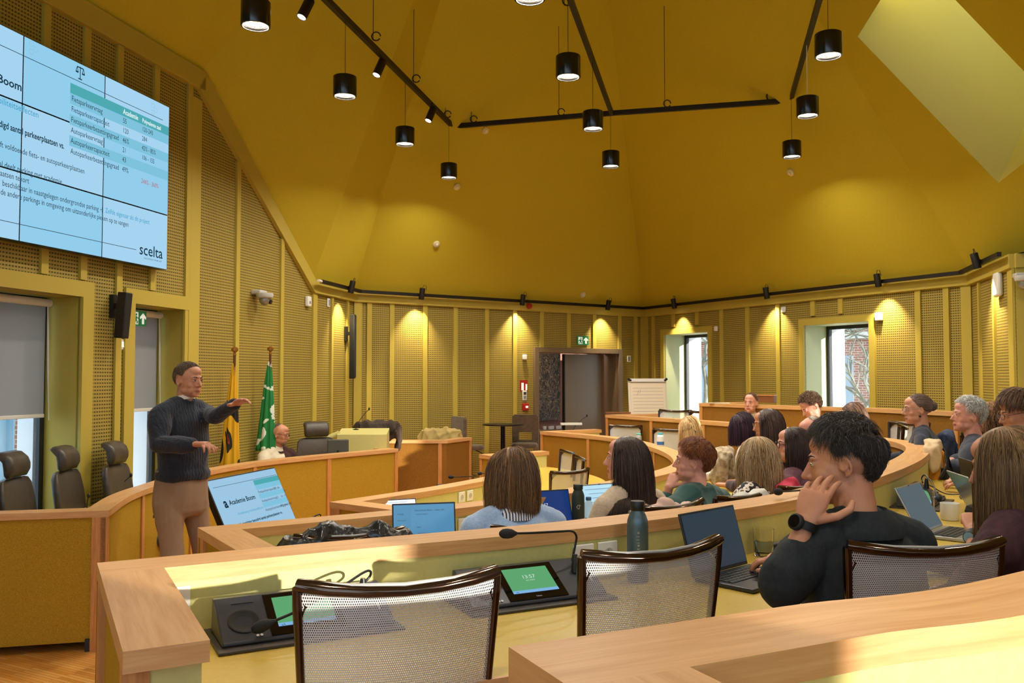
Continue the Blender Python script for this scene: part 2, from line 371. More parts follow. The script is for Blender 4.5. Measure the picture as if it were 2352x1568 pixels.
tag(mb.build('skylight_shaft', M('skylight_paint', '#dccf72', .6)), kind='structure')
mb = MB()                        # roof skin outside the tent keeps the sky out everywhere else
for i in range(len(ring_t)):
    a = ring_t[i]; b = ring_t[(i + 1) % len(ring_t)]
    if i in (5, 6): continue
    q = Vector((0, 0, .06)); mb.add([a + q, b + q, APEX + q * 3], [(0, 1, 2)])
tag(mb.build('roof', m_black), kind='structure')

# ---- floors
mb = MB(); mb.prism([V0, V1, V2, V3, V4, V5, V6, V7, V8], -.1, 0); tag(mb.build('floor', m_parq), kind='structure')

# ---- battens on the panelled walls, at the places the joints stand
def zlim(u): return ZH if u < uY(8.6) else ZH + (ZC - ZH) * (u - uY(8.6)) / (wl_TV.L - uY(8.6))
L = []
for x, y in ((103, 100), (197, 100), (272, 160), (356, 230)):     # above the screen wall
    u = wl_TV.uv(x, y)[0]; L.append((u, 4.2, ZH))
for x, z0, z1 in ((97, ZW + .14, 2.9), (187, ZW + .14, 2.9), (270, .1, 2.95), (347, ZW + .14, 2.95)):
    u = wl_TV.uv(x, 640)[0]; L.append((u, z0, z1))
for x in (425, 541, 644): u = wl_TV.uv(x, 760)[0]; L.append((u, .1, zlim(u)))
battens(wl_TV, wall_l, L); battens(wl_TV, wall_l, [(wl_TV.uv(441, 600)[0] + .02, .1, zlim(uY(8.6)) - .1)], wd=.16)
battens(wl_B0, wall_b0, [(.06, .1, ZC)], wd=.12)
battens(wl_B0, wall_b0, [(wl_B0.uv(x, 800)[0], .1, ZC) for x in (760, 796)], wd=.06)
battens(wl_B, wall_b, [(.06, .1, ZC)], wd=.12)
ex = lambda x: du0 < wl_B.uv(x, 760)[0] < du1
battens(wl_B, wall_b, [(wl_B.uv(x, 760)[0], (DT if ex(x) else .1), ZC) for x in (847, 899, 975, 1045, 1117, 1181, 1243, 1305, 1364, 1422, 1459)])
battens(wl_B, wall_b, [(wl_B.L - .05, .1, ZC)], wd=.1)
ex2 = lambda u: W3[0] - .05 < u < W3[1] + .05 or W4[0] - .05 < u < W4[1] + .05
L = []
for x in (1502, 1548, 1603, 1659, 1719, 1789, 1870, 1934, 2112, 2177):
    u = wl_C.uv(x, 800)[0]; L.append((u, 2.63 if ex2(u) else .1, ZC))
battens(wl_C, wall_c, L); battens(wl_C, wall_c, [(wl_C.L - .06, .1, ZC), (.05, .1, ZC)], wd=.13)
battens(wl_D, wall_d, [(wl_D.uv(x, 800)[0], .1, ZC) for x in (2254, 2288)], wd=.06); battens(wl_D, wall_d, [(wl_D.L - .07, .1, ZC)], wd=.16)
battens(wl_E, wall_e, [(.07, .1, ZC)], wd=.13)

# ---- windows: casing on the room side, deep reveal, dark frame, glass, sill
m_glass = M('window_glass', '#ffffff', .02, alpha=.12, spec=.5)
m_dframe = M('dark_window_frame', '#2b2f33', .4, .3)
m_extwhite = M('white_outer_reveal', '#f2f4f4', .7)
def blind_mat():
    m = bpy.data.materials.new('translucent_grey_blind'); m.use_nodes = True; MATS['translucent_grey_blind'] = m; nt = m.node_tree; N = nt.nodes; b = N['Principled BSDF']; b.inputs['Base Color'].default_value = lin('#c9c7c2'); b.inputs['Roughness'].default_value = .8
    tr = N.new('ShaderNodeBsdfTranslucent'); tr.inputs[0].default_value = lin('#b3b2b0'); mx = N.new('ShaderNodeMixShader'); mx.inputs[0].default_value = .6; out = [n for n in N if n.type == 'OUTPUT_MATERIAL'][0]
    nt.links.new(b.outputs[0], mx.inputs[1]); nt.links.new(tr.outputs[0], mx.inputs[2]); nt.links.new(mx.outputs[0], out.inputs[0]); return m
m_blind = blind_mat()
def window(n, wl, r, dep=.42, casing=.13, blind=None, mat_in=None, outer=None):
    u0, u1, z0, z1 = r; mb = MB()
    for a, b, c, d in ((u0 - casing, u0, z0 - casing, z1 + casing), (u1, u1 + casing, z0 - casing, z1 + casing), (u0, u1, z1, z1 + casing), (u0, u1, z0 - casing, z0)):
        wbox(mb, wl, a, b, c, d, -.02, .03, 0)
    t = .03                       # reveal boards
    wbox(mb, wl, u0 - t, u0, z0 - t, z1 + t, -dep, .0, 1); wbox(mb, wl, u1, u1 + t, z0 - t, z1 + t, -dep, .0, 1)
    wbox(mb, wl, u0, u1, z1, z1 + t, -dep, .0, 1); wbox(mb, wl, u0, u1, z0 - t, z0, -dep, .0, 1)
    o = mb.build('window_%d' % n, [m_trim, mat_in or m_trim]); tag(o, kind='structure')
    mb = MB(); f = .05
    for a, b, c, d in ((u0, u0 + f, z0, z1), (u1 - f, u1, z0, z1), (u0 + f, u1 - f, z1 - f, z1), (u0 + f, u1 - f, z0, z0 + f)):
        wbox(mb, wl, a, b, c, d, -dep - .05, -dep + .01)
    mb.build('window_frame', m_dframe, o)
    mb = MB(); wbox(mb, wl, u0 + f, u1 - f, z0 + f, z1 - f, -dep - .03, -dep - .02); mb.build('pane', m_glass, o)
    if outer:
        mb = MB()
        for a, b, c, d in ((u0 - .05, u0, z0 - .05, z1 + .05), (u1, u1 + .05, z0 - .05, z1 + .05), (u0, u1, z1, z1 + .05), (u0, u1, z0 - .05, z0)):
            wbox(mb, wl, a, b, c, d, -dep - .05 - outer, -dep - .05)
        mb.build('outer_reveal', m_extwhite, o)
    return o
window(1, wl_TV, W1, .33, mat_in=m_paint, outer=.2); window(2, wl_TV, W2, .33, mat_in=m_paint, outer=.2)
window(3, wl_C, W3, .45, .09, mat_in=m_reveal, outer=.32); window(4, wl_C, W4, .45, .09, mat_in=m_reveal, outer=.32)
window(5, wl_F, W5, .12, .02, mat_in=m_reveal)
window(6, wl_G, W8, .06, .004, mat_in=m_reveal)
for i, r_ in enumerate((W9_fill, W10_fill, W11_fill)): window(7 + i, wl_G, r_, .2, mat_in=m_reveal)  # unseen windows added to brighten the room with neutral daylight
for i, (r_, lab) in enumerate(((W1, 'grey roller blind half down in the window at the left edge'), (W2, 'grey roller blind half down in the narrow window behind the exit sign'))):
    u0, u1, z0, z1 = r_; t = thing('roller_blind', lab, 'blind', wl_TV.p((u0 + u1) / 2, z1, -.25), math.atan2(wl_TV.x.y, wl_TV.x.x), 'roller blinds on the left wall'); hw = (u1 - u0) / 2 - .05
    mb = MB(); mb.cyl((-hw, .0, -.05), (hw, .0, -.05), .032, 16); mb.build('roller', m_white, t, 40)
    mb = MB(); mb.box((0, .028, (1.46 - z1 - .05) / 2), (hw * 2 - .02, .003, z1 - 1.46 - .05)); mb.build('fabric', m_blind, t)
    mb = MB(); mb.box((0, .028, 1.455 - z1), (hw * 2 - .02, .02, .03)); mb.build('bottom_bar', m_white, t, bevel=.004)
    mb = MB(); mb.tube([(hw - .01, .0, -.07), (hw - .005, -.01, -.6), (hw - .005, -.02, -1.0), (hw - .015, -.01, -.6), (hw - .02, 0, -.07)], .004, 5); mb.build('pull_chain', m_white, t, 60)
# ================================================================= TIERS AND DESK ROWS
TIER = [0, .18, .36, .54]
def w2(x, y, z): p = W(x, y, z); return (p.x, p.y)
LH = .90
row_pts = {
 0: [(-1.27, 6.10), (-.62, 6.98), (-.12, 7.9), (.08, 8.75), (-.08, 9.4), (-.37, 9.82)],
 1: [w2(454, 1211, 1.08), w2(1047, 1156, 1.08), w2(1330, 1116, 1.08), w2(1513, 1078, 1.08), w2(1546, 1055, 1.08), w2(1500, 1028, 1.08), w2(1400, 1005, 1.08), w2(1240, 990, 1.08)],
 2: [w2(223, 1292, 1.26), w2(760, 1243, 1.26), w2(1350, 1190, 1.26), w2(1820, 1125, 1.26), w2(2062, 1048, 1.26), (3.0, 6.9), w2(1850, 990, 1.26), w2(1690, 972, 1.26), w2(1390, 952, 1.26)],
 3: [w2(1168, 1485, 1.44), w2(1800, 1392, 1.44), w2(2352, 1310, 1.44), (2.2, 2.5), (3.6, 4.1), (4.35, 6.0), (4.3, 7.6), w2(2020, 938, 1.44), w2(1850, 933, 1.44), w2(1605, 925, 1.44)],
}
ROWC = {k: cr([Vector((p[0], p[1], 0)) for p in v], 10) for k, v in row_pts.items()}
def nrm(C, i, side=1):
    t = (C[min(i + 1, len(C) - 1)] - C[max(i - 1, 0)]).normalized(); return Vector((t.y, -t.x, 0)) * side
def offs(C, d, side=1): return [C[i] + nrm(C, i, side) * d for i in range(len(C))]
def sweep(mb, C, d0, d1, z0, z1, side=1, mi=0):          # rectangular bar following a plan curve, UV in metres
    A = offs(C, d0, side); B = offs(C, d1, side); n = len(C); l = 0
    for i in range(n - 1):
        a0, a1, b0, b1 = A[i], A[i + 1], B[i], B[i + 1]; l2 = l + (C[i + 1] - C[i]).length
        def q(p, z): return Vector((p.x, p.y, z))
        for quad, uv in (((q(a0, z1), q(a1, z1), q(b1, z1), q(b0, z1)), ((l, 0), (l2, 0), (l2, d1 - d0), (l, d1 - d0))),
                         ((q(a0, z0), q(b0, z0), q(b1, z0), q(a1, z0)), ((l, 0), (l, d1 - d0), (l2, d1 - d0), (l2, 0))),
                         ((q(a0, z0), q(a1, z0), q(a1, z1), q(a0, z1)), ((l, .3), (l2, .3), (l2, .3 + z1 - z0), (l, .3 + z1 - z0))),
                         ((q(b0, z0), q(b0, z1), q(b1, z1), q(b1, z0)), ((l, .6), (l, .6 + z1 - z0), (l2, .6 + z1 - z0), (l2, .6)))):
            if side > 0: quad = quad[::-1]; uv = uv[::-1]
            mb.add(list(quad), [(0, 1, 2, 3)], mi, uvs=list(uv))
        l = l2
    for k in (0, n - 1):
        P = [Vector((A[k].x, A[k].y, z0)), Vector((B[k].x, B[k].y, z0)), Vector((B[k].x, B[k].y, z1)), Vector((A[k].x, A[k].y, z1))]
        mb.add(P, [(0, 1, 2, 3)], mi, uvs=[(0, 0), (d1 - d0, 0), (d1 - d0, z1 - z0), (0, z1 - z0)])
def plank(mb, a, b, wd, z0, z1, mi=0):                   # bar a->b, width to the right
    C = [Vector((a[0], a[1], 0)), Vector((b[0], b[1], 0))]; sweep(mb, C, 0, wd, z0, z1, 1, mi)
def desk_row(name, label, C, z, side=1, depth=.85, capw=.155, bay=.95, felt=None, ends=(True, True), end_depth=None, lh=LH, table=.72, group=None):
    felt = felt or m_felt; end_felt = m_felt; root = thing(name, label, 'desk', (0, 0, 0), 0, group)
    capt = .042; zt = z + lh
    mb = MB(); sweep(mb, C, 0, capw, zt - capt, zt, side); mb.build('ledge', m_oak, root)
    def trim(L_):
        q = L_[0] + (L_[1] - L_[0]).normalized() * .055; return [q] + [v for v in L_[1:] if (v - L_[0]).length > .075]
    Ci = list(C)
    if ends[0]: Ci = trim(Ci)
    if ends[1]: Ci = trim(Ci[::-1])[::-1]
    mb = MB(); sweep(mb, Ci, .05, capw - .006, z + table, zt - capt, side); mb.build('upstand', m_lam, root)
    mb = MB(); sweep(mb, Ci, .05, depth, z + table - .03, z + table, side); mb.build('tabletop', m_table, root)
    mb = MB(); sweep(mb, Ci, depth, depth + .012, z + table - .032, z + table, side); mb.build('table_edge', m_oak, root)
    # front panels between posts
    l = [0]
    for i in range(len(C) - 1): l.append(l[-1] + (C[i + 1] - C[i]).length)
    nb = max(1, round(l[-1] / bay)); z0 = z + .06
    def at(s):
        for i in range(len(C) - 1):
            if l[i + 1] >= s - 1e-6: t = (s - l[i]) / (l[i + 1] - l[i]); return C[i].lerp(C[i + 1], t), i
    for k in range(nb):
        s0, s1 = l[-1] * k / nb, l[-1] * (k + 1) / nb
        seg = [at(s0)[0]] + [C[i] for i in range(len(C)) if s0 + .02 < l[i] < s1 - .02] + [at(s1)[0]]
        mb = MB(); sweep(mb, seg, .018, .05, z0, zt - capt, side); mb.build('front_panel', felt, root)
    for k in range(nb + 1):
        s0 = min(max(l[-1] * k / nb, .025), l[-1] - .025); p, i = at(s0); i = min(i, len(C) - 2); t = (C[i + 1] - C[i]).normalized(); n = Vector((t.y, -t.x, 0)) * side
        mb = MB(); mb.box((0, 0, 0), (.05, .05, zt - capt - z0 + .06)); o = mb.build('post', m_oak_post, root)
        o.matrix_basis = Matrix.Translation(p + n * .03 + Vector((0, 0, (zt - capt + z0 - .06) / 2))) @ Matrix.Rotation(math.atan2(t.y, t.x), 4, 'Z')
    mb = MB(); sweep(mb, C, .10, .13, z, z0 + .02, side); mb.build('plinth', m_black, root)
    ed = end_depth or depth
    for e, on in ((0, ends[0]), (-1, ends[1])):
        if not on: continue
        i = 0 if e == 0 else len(C) - 1; n = nrm(C, i, side); t = (C[1] - C[0]).normalized() if e == 0 else (C[-2] - C[-1]).normalized()
        p = C[i]; a = p + n * capw; b = p + n * (ed + .03)
        mb = MB(); tw = t * capw
        P = [p + n * capw, b, b + tw, p + n * capw + tw]; lo = [Vector((q.x, q.y, zt - capt)) for q in P]; hi = [Vector((q.x, q.y, zt)) for q in P]; Ln = (b - a).length
        uvq = [(0, 0), (Ln, 0), (Ln, capw), (0, capw)]
        mb.add(hi, [(0, 1, 2, 3)], 0, uvs=uvq); mb.add(lo, [(3, 2, 1, 0)], 0, uvs=uvq)
        for j in range(4):
            a_, b_ = j, (j + 1) % 4; d_ = (hi[b_] - hi[a_]).length
            mb.add([lo[a_], lo[b_], hi[b_], hi[a_]], [(0, 1, 2, 3)], 0, uvs=[(0, .2), (d_, .2), (d_, .2 + capt), (0, .2 + capt)])
        mb.build('end_ledge', m_oak, root, weld=False)
        def slab(q0, q1, w0, w1, za, zb, nm, mt):
            A = [q0 + t * w0, q1 + t * w0, q1 + t * w1, q0 + t * w1]; m_ = MB()
            V = [Vector((q.x, q.y, za)) for q in A] + [Vector((q.x, q.y, zb)) for q in A]
            m_.add(V, [(0, 3, 2, 1), (4, 5, 6, 7), (0, 1, 5, 4), (1, 2, 6, 5), (2, 3, 7, 6), (3, 0, 4, 7)]); return m_.build(nm, mt, root, weld=True)
        slab(p + n * .08, p + n * ed, .018, .05, z + .06, zt - capt, 'end_panel', end_felt)
        slab(p + n * .08, p + n * (ed - .0), .05, capw - .01, z + .06, zt - capt, 'end_core', m_lam)
        slab(p + n * (ed - .04), p + n * (ed + .004), .0, .05, z, zt - capt, 'end_post', m_oak_post)
        slab(p + n * .055, p + n * .1, .0, .05, z, zt - capt, 'end_post', m_oak_post)
    return root
desk_row('curved_desk', 'innermost curved desk row in the middle of the room floor', ROWC[0], TIER[0], felt=m_felt)
desk_row('curved_desk', 'curved desk ring where the woman in the light blue sweater sits', ROWC[1], TIER[1], felt=M('amber_felt', '#a87a2a', .9, noise=(160, '#946a22', 6), bump=(300, .2, .003), spec=.1))
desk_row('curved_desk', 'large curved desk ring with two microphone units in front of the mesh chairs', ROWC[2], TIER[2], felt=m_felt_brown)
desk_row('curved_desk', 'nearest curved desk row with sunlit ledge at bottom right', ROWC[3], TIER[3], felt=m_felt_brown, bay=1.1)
# presidium, curving along the left wall
PRES = cr([Vector((*w2(250, 1172, .9), 0)), Vector((-2.80, 6.45, 0)), Vector((*w2(370, 1112, .9), 0)), Vector((*w2(470, 1083, .9), 0)), Vector((*w2(640, 1056, .9), 0)), Vector((*w2(915, 1030, .9), 0))], 8)
desk_row('curved_desk', 'curved head table behind the standing speaker along the left wall', PRES, 0, side=-1, depth=.72, ends=(True, True), bay=1.0, end_depth=.9)
SIDE = [Vector((*w2(880, 1011, .9), 0)), Vector((*w2(1028, 1011, .9), 0)), Vector((*w2(1084, 1004, .9), 0))]
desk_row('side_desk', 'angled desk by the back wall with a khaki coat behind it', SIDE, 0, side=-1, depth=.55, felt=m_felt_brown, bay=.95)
# raised floors under the rings
m_tier = parquet('tier_parquet')
for k in (1, 2, 3):
    C = offs(ROWC[k], .03); e = C[-1] + nrm(ROWC[k], len(C) - 1) * 1.25; s_ = C[0]
    poly = [(p.x, p.y) for p in C] + [(e.x, e.y)] + ([(4.2, 11.6)] if k == 1 else [(4.4, 11.4)]) + [(5.3, 10.0), (4.85, 8.5), (6.4, 8.1), (6.4, -2.15), (s_.x + .45, -2.15)]
    mb = MB(); mb.prism(poly, TIER[k - 1], TIER[k]); tag(mb.build('raised_floor', m_tier), kind='structure')
# ================================================================= LAMPS
TZ = 5.17
def pt(px, py, z=TZ): return W(px, py, z)
tr_main = [pt(690, -60), pt(1040, 290), pt(1405, 260), pt(1816, 231), pt(1893, -40)]
t = thing('ceiling_track', 'black suspended lighting track forming an open polygon below the ceiling', 'track')
for a, b in list(zip(tr_main[:-1], tr_main[1:])) + [(pt(1296, -40), pt(1405, 260))]:
    mb = MB(); mb.beam(a, b, .045, .06); mb.build('track_rail', m_track, t)
def facet(px, py, a, b):        # where the line of sight meets the ceiling facet over wall a-b
    a = top(a); b = top(b); n = (b - a).cross(APEX - a).normalized(); d = ray(px, py); return EYE + d * (n.dot(a - EYE) / n.dot(d)), n
for x, y, ya in ((857, 100, -30), (950, 195, -60), (1023, 275, 165), (1083, 286, 180), (1284, 270, 60), (1527, 251, 0), (1763, 235, 110), (1820, 225, 88), (1296, 20, -40)):
    p = pt(x, y); q = WY(x, ya, p.y); q.x = p.x
    mb = MB(); mb.tube([p + Vector((0, 0, .03)), q], .0035, 5); mb.build('suspension_wire', m_track, t)
    mb = MB(); mb.tube([p + Vector((.045 * math.cos(a) + .03, 0, .075 + .045 * math.sin(a))) for a in [i * PI / 6 for i in range(12)]], .007, 5); mb.build('cable_loop', m_track, t, 60)
def pendant_proto():
    r = thing('pendant_lamp', 'x', 'lamp', (0, 0, 0), 0, 'black cylinder pendants hanging from the ceiling track')
    mb = MB(); mb.lathe([(.001, .19), (.106, .19), (.11, .186), (.11, .004), (.108, 0), (.098, 0), (.096, .03), (.001, .032)], 32, caps=False); mb.build('lamp_shade', M('black_lamp_housing', '#0c0c0e', .22, .3, coat=.4), r, 40)
    mb = MB(); mb.lathe([(.001, .022), (.094, .022), (.094, .018), (.001, .018)], 32, caps=False); mb.build('diffuser', m_lamp, r)
    for q in (.05, .078):
        mb = MB(); mb.lathe([(q, .016), (q + .004, .012), (q + .004, .018)], 28, caps=False); mb.build('baffle_ring', M('lamp_ring', '#b9a58c', .3), r, 60)
    return r
pp = pendant_proto(); cable_data = {}
PEND = [(587, 69, 'largest pendant lamp at the upper left of the track'), (792, 230, 'pendant lamp below the left arm of the ceiling track'), (930, 340, 'pendant lamp below the second spotlight of the left arm'), (1031, 417, 'lowest pendant lamp at the left bend of the track'),
        (1305, 186, 'pendant lamp left of the central track branch'), (1362, 305, 'pendant lamp just below the centre joint of the track'), (1403, 391, 'lowest pendant lamp in the middle of the ceiling'),
        (1855, 275, 'pendant lamp on a pale cable below the right arm of the track'), (1819, 369, 'lowest pendant lamp on the right side'), (1903, 138, 'large pendant lamp right of the track at top right'), (1217, 7, 'pendant lamp cut off by the top edge of the picture')]
for i, (x, y, lab) in enumerate(PEND):
    o = pp if i == 0 else copy_tree(pp); o['label'] = 'black cylindrical ' + lab; p = W(x, y - 8, 4.41); o.location = p
    mb = MB(); mb.cyl((0, 0, .19), (0, 0, TZ - p.z), .004 if i == 7 else .0022, 6); c = mb.build('cable', m_white if i == 7 else m_track, o)
    ld = bpy.data.lights.new('pendant_light', 'AREA'); ld.shape = 'DISK'; ld.size = .18; ld.energy = 18.5; ld.color = (1, .93, .80); ld.spread = R(150)
    lo = bpy.data.objects.new('lamp_light', ld); COL.objects.link(lo); lo.parent = o; lo.location = (0, 0, .009)
# lamps of the same set that hang behind and right of the camera, out of the picture
for i, (X, Y) in enumerate(((-1.8, 3.6), (.9, 3.4), (3.2, 3.8), (-.3, 1.0), (2.2, .6), (4.4, 6.2))):
    o = copy_tree(pp); o['label'] = 'black cylindrical pendant lamp outside the top edge of the picture'; o.location = (X, Y, 4.41)
# spot heads
def spot_head(nm, lab, grp, pos, aim, r=.04, ln=.17, e=None, mount=None):
    d = (Vector(aim) - Vector(pos)).normalized(); q = (-d).to_track_quat('Z', 'Y').to_matrix().to_4x4(); q.translation = pos
    t = thing(nm, lab, 'spotlight', (0, 0, 0), 0, grp); t.matrix_basis = q
    mb = MB(); mb.lathe([(.001, ln), (r * .92, ln), (r, ln - .006), (r, .002), (r * .93, 0), (r * .9, .015), (.001, .017)], 24, caps=False); mb.build('spot_housing', m_track, t, 40)
    mb = MB(); mb.lathe([(.001, .010), (r * .84, .010), (r * .84, .006), (.001, .006)], 20, caps=False); mb.build('lens', m_lamp, t)
    mb = MB(); iv = q.inverted(); m0 = iv @ Vector(mount if mount else pos + Vector((0, 0, .2))); mb.cyl((0, 0, ln * .75), m0, .011, 8); mb.build('spot_arm', m_track, t)
    mb = MB(); mb.tube([(0, 0, ln), (r * .5, 0, ln + .045), (r * 1.3, 0, ln + .04), (r * 1.6, 0, ln * .8)], .004, 5); mb.build('cable', m_track, t)
    if e:
        ld = bpy.data.lights.new('spot_light', 'SPOT'); ld.energy = e; ld.spot_size = R(84); ld.spot_blend = .7; ld.color = (1, .84, .55); ld.shadow_soft_size = .02
        lo = bpy.data.objects.new('spot_light', ld); COL.objects.link(lo); lo.parent = t; lo.location = (0, 0, .002)
    return t
for x, y, lab in ((868, 150, 'upper'), (985, 262, 'lower'), (699, 8, 'topmost, partly out of frame')):
    m = pt(x + 8, y - 27); p = m + Vector((-.05, -.02, -.24)); spot_head('track_spotlight', 'black tilted spotlight on the left arm of the ceiling track, ' + lab, 'spotlights on the suspended track', p, p + Vector((-.35, -.3, -1)), .045, .2, 5, m)
# track along the cornice with its heads
off = .13
wt = []
for v, (l1, l2) in (((V2), (wl_B0, wl_B0)), ((V3), (wl_B0, wl_B)), ((V4), (wl_B, wl_C)), ((V5), (wl_C, wl_D)), ((V6), (wl_D, wl_D))):
    n = (l1.n + l2.n).normalized(); k = off / max(.5, n.dot(l1.n)); wt.append(Vector((v[0], v[1], 2.99)) + n * k)
t = thing('cornice_track', 'black lighting track running along the top of the back and right walls', 'track')
for a, b in zip(wt[:-1], wt[1:]): mb = MB(); mb.beam(a, b, .04, .045); mb.build('track_rail', m_track, t)
mb = MB(); mb.cyl(wt[0], wt[0] - (wt[1] - wt[0]).normalized() * .1, .018, 10); mb.build('track_end', m_white, t)
def on_track(px):
    for a, b in zip(wt[:-1], wt[1:]):
        n = Vector((b.y - a.y, a.x - b.x, 0)); d = ray(px, 700); s = n.dot(a - EYE) / n.dot(d); p = EYE + d * s; u = (p - a).dot((b - a).normalized())
        if -.01 <= u <= (b - a).length + .01 and s > 0: return a + (b - a).normalized() * u, Vector((-(n.x), -(n.y), 0)).normalized() * -1
    return None
for x, wl, lab in ((797, wl_B0, 'leftmost, in the corner by the column speaker'), (964, wl_B, 'second from the left'), (1195, wl_B, 'beside the red beacon'), (1391, wl_B, 'right above the doorway'), (1555, wl_C, 'above the flip chart window'), (1768, wl_C, 'between the two right windows'), (2025, wl_C, 'right of the bigger window'), (2305, wl_D, 'at the right edge')):
    if x == 2305: p = wt[3].lerp(wt[4], .62)
    else: p = on_track(x)[0]
    q = p + wl.n * .05 + Vector((0, 0, -.07)); spot_head('wall_spotlight', 'black cylinder spotlight on the cornice track, ' + lab, 'spotlights along the cornice track', q, q + Vector((0, 0, -1)) - wl.n * .22, .04, .17, 130, p)
# smoke detectors on the ceiling
for x, y, a, b in ((1114, 299, V3, V4), (1049, 428, V3, V4), (1002, 560, V3, V4), (1338, 676, V3, V4), (1817, 395, V4, V5)):
    p, n = facet(x, y, a, b)
    if n.dot(EYE - p) < 0: n = -n
    q = n.to_track_quat('Z', 'Y').to_matrix().to_4x4(); q.translation = p; mb = MB()
    mb.lathe([(.001, .035), (.03, .034), (.05, .022), (.052, 0)], 20, T=q); o = mb.build('smoke_detector', M('cream_detector', '#d9cfa8', .5), None, 40); mb = MB(); mb.lathe([(.001, .045), (.016, .044), (.018, .033)], 12, T=q); mb.build('sensor', m_white, o)
    tag(o, 'small round cream detector on the ochre ceiling ' + {1114: 'beside the left bend of the track', 1049: 'beside the lowest left pendant', 1002: 'low on the left facet', 1338: 'just above the cornice track in the middle', 1817: 'below the lowest right pendant'}[x], 'detector', 'ceiling detectors')

# ================================================================= VIDEO WALL
tvn = wl_TV.n; TA = wl_TV.a + tvn * .13; TB = wl_TV.b + tvn * .13
wl_S = Wall((TA.x, TA.y), (TB.x, TB.y))
uR, zT = wl_S.uv(389, 246); _, zB = wl_S.uv(387, 621); ph = (zT - zB) / 3; u1_ = wl_S.uv(239, 300)[0]; pw = uR - u1_
tv = thing('video_wall', 'large wall of tiled screens showing a light blue slide, high on the left wall', 'screen')
m_scr = E('slide_background', '#93cdec', 1.0); m_scr2 = E('slide_background_pale', '#a6d4f0', 1.0)
m_teal = E('slide_teal', '#4ea9b0', 1.0); m_row = E('slide_row', '#7fc2dc', 1.0); m_ink = E('slide_ink', '#1d3a4c', 1.0); m_cy = E('slide_cyan_text', '#3a9fc4', 1.0); m_red = E('slide_red_text', '#b8566a', 1.0); m_fnt = E('slide_faint', '#83bcd6', 1.0); m_wt = E('slide_white_text', '#e4f6fb', 1.0)
for c in range(4):
    for r in range(3):
        mb = MB(); uu0 = uR - pw * (c + 1); zz0 = zB + ph * r
        wbox(mb, wl_S, uu0 + .002, uu0 + pw - .002, zz0 + .002, zz0 + ph - .002, -.09, 0, 0); o = mb.build('screen_panel', M('screen_bezel', '#10212c', .3), tv)
        mb = MB(); wbox(mb, wl_S, uu0 + .006, uu0 + pw - .006, zz0 + .006, zz0 + ph - .006, 0, .002); mb.build('lit_screen', m_scr if (c + r) % 2 else m_scr2, o)
def S2(px, py): return wl_S.uv(px, py)
def slide_rect(nm, u0, u1, z0, z1, mat, d=.004): mb = MB(); wbox(mb, wl_S, u0, u1, z0, z1, .002, d); return mb.build(nm, mat, tv)
def sT(u, z, d=.006): return frame(wl_S.p(u, z, d), wl_S.x, (0, 0, 1))
def slide_text(txt, px, py, width_px_to, mat, al='L', size=None, bold=0.0, py2=None, nm='slide_text'):
    u, z = S2(px, py); u2 = S2(width_px_to, py2 if py2 else py)[0]; c = MB(); c.text(txt, 1, Matrix.Identity(4)); wd = max(v.x for v in c.v) - min(v.x for v in c.v)
    s_ = size or .06; mb = MB(); mb.text(txt, s_, sT(u, z, .007), 0, 'LEFT', 0, bold * s_, abs(u2 - u) / (wd * s_)); return mb.build(nm, mat, tv)
slide_text('Boom', -8, 187, 46, m_ink, size=.085, bold=.02)
slide_text('biliteitseffecten', -6, 236, 86, m_cy, size=.068)
slide_text('digd aantal parkeerplaatsen vs.', -4, 290, 146, m_ink, size=.066, bold=.02)
slide_text('ft voldoende fiets- en autoparkeerplaatsen', -2, 337, 193, m_ink, size=.060)
slide_text('al deelt parking met academie', -4, 381, 141, m_ink, size=.060)
slide_text('aatsen tekort', -2, 403, 65, m_ink, size=.060)
slide_text('beschikbaar in naastgelegen ondergrondse parking →', 3, 426, 236, m_ink, size=.060)
slide_text('Zelfde eigenaar als dit project', 240, 488, 342, m_cy, size=.060)
slide_text('de andere parkings in omgeving om uitzonderlijke pieken op te vangen', -1, 446, 294, m_ink, size=.060)
slide_text('scelta', 318, 583, 371, m_ink, size=.14, bold=.006)
slide_text('INZICHTEN IN MOBILITEIT', 329, 594, 370, m_ink, size=.018)
ul = S2(161, 200)[0]; ur = S2(387, 290)[0]; _, zh = S2(161, 190); _, zh2 = S2(161, 213); dz = .0835
slide_rect('table_header', ul, ur, zh2, zh, m_teal)
LAB = ['Fietsparkeervraag', 'Fietsparkeercapaciteit', 'Fietsparkeerbezettingsgraad', 'Autoparkeervraag', 'Autoparkeercapaciteit', 'Autoparkeerbezettingsgraad']
C1 = ['55', '120', '46%', '21', '43', '49%']; C2 = ['120-243', '284', '42% - 85%', '106 - 155', '', '246% - 360%']; wl_ = [235, 249, 272, 235, 249, 272]
ua, ub = S2(281, 270)[0], S2(325, 290)[0]
def ut(txt, u, z, s_, mat, bold=0): mb = MB(); mb.text(txt, s_, sT(u, z, .007), 0, 'LEFT', 0, bold * s_, .80); mb.build('slide_text', mat, tv)
ut('Academie', ua, zh2 + .018, .062, m_wt, .02); ut('Polyvalente zaal', ub, zh2 + .018, .052, m_wt, .02)
for i in range(6):
    z = zh2 - dz * (i + 1)
    if i % 2 == 0: slide_rect('table_row', ul, ur, z, z + dz, m_row, .0035)
    ut(LAB[i], ul + .01, z + .024, .062, m_ink); ut(C1[i], ua, z + .024, .062, m_ink); 
    if C2[i]: ut(C2[i], ub, z + (.024 if i < 5 else -.02), .058, m_red if i == 5 else m_ink)
for (x0, y0, x1, y1) in ((-5, 101, 373, 276), (-5, 504, 312, 578)):
    u0, z0 = S2(x0, y0); u1, z1 = S2(x1, y1); slide_rect('slide_rule', u0, u1, z0 - .002, z0 + .002, m_ink)
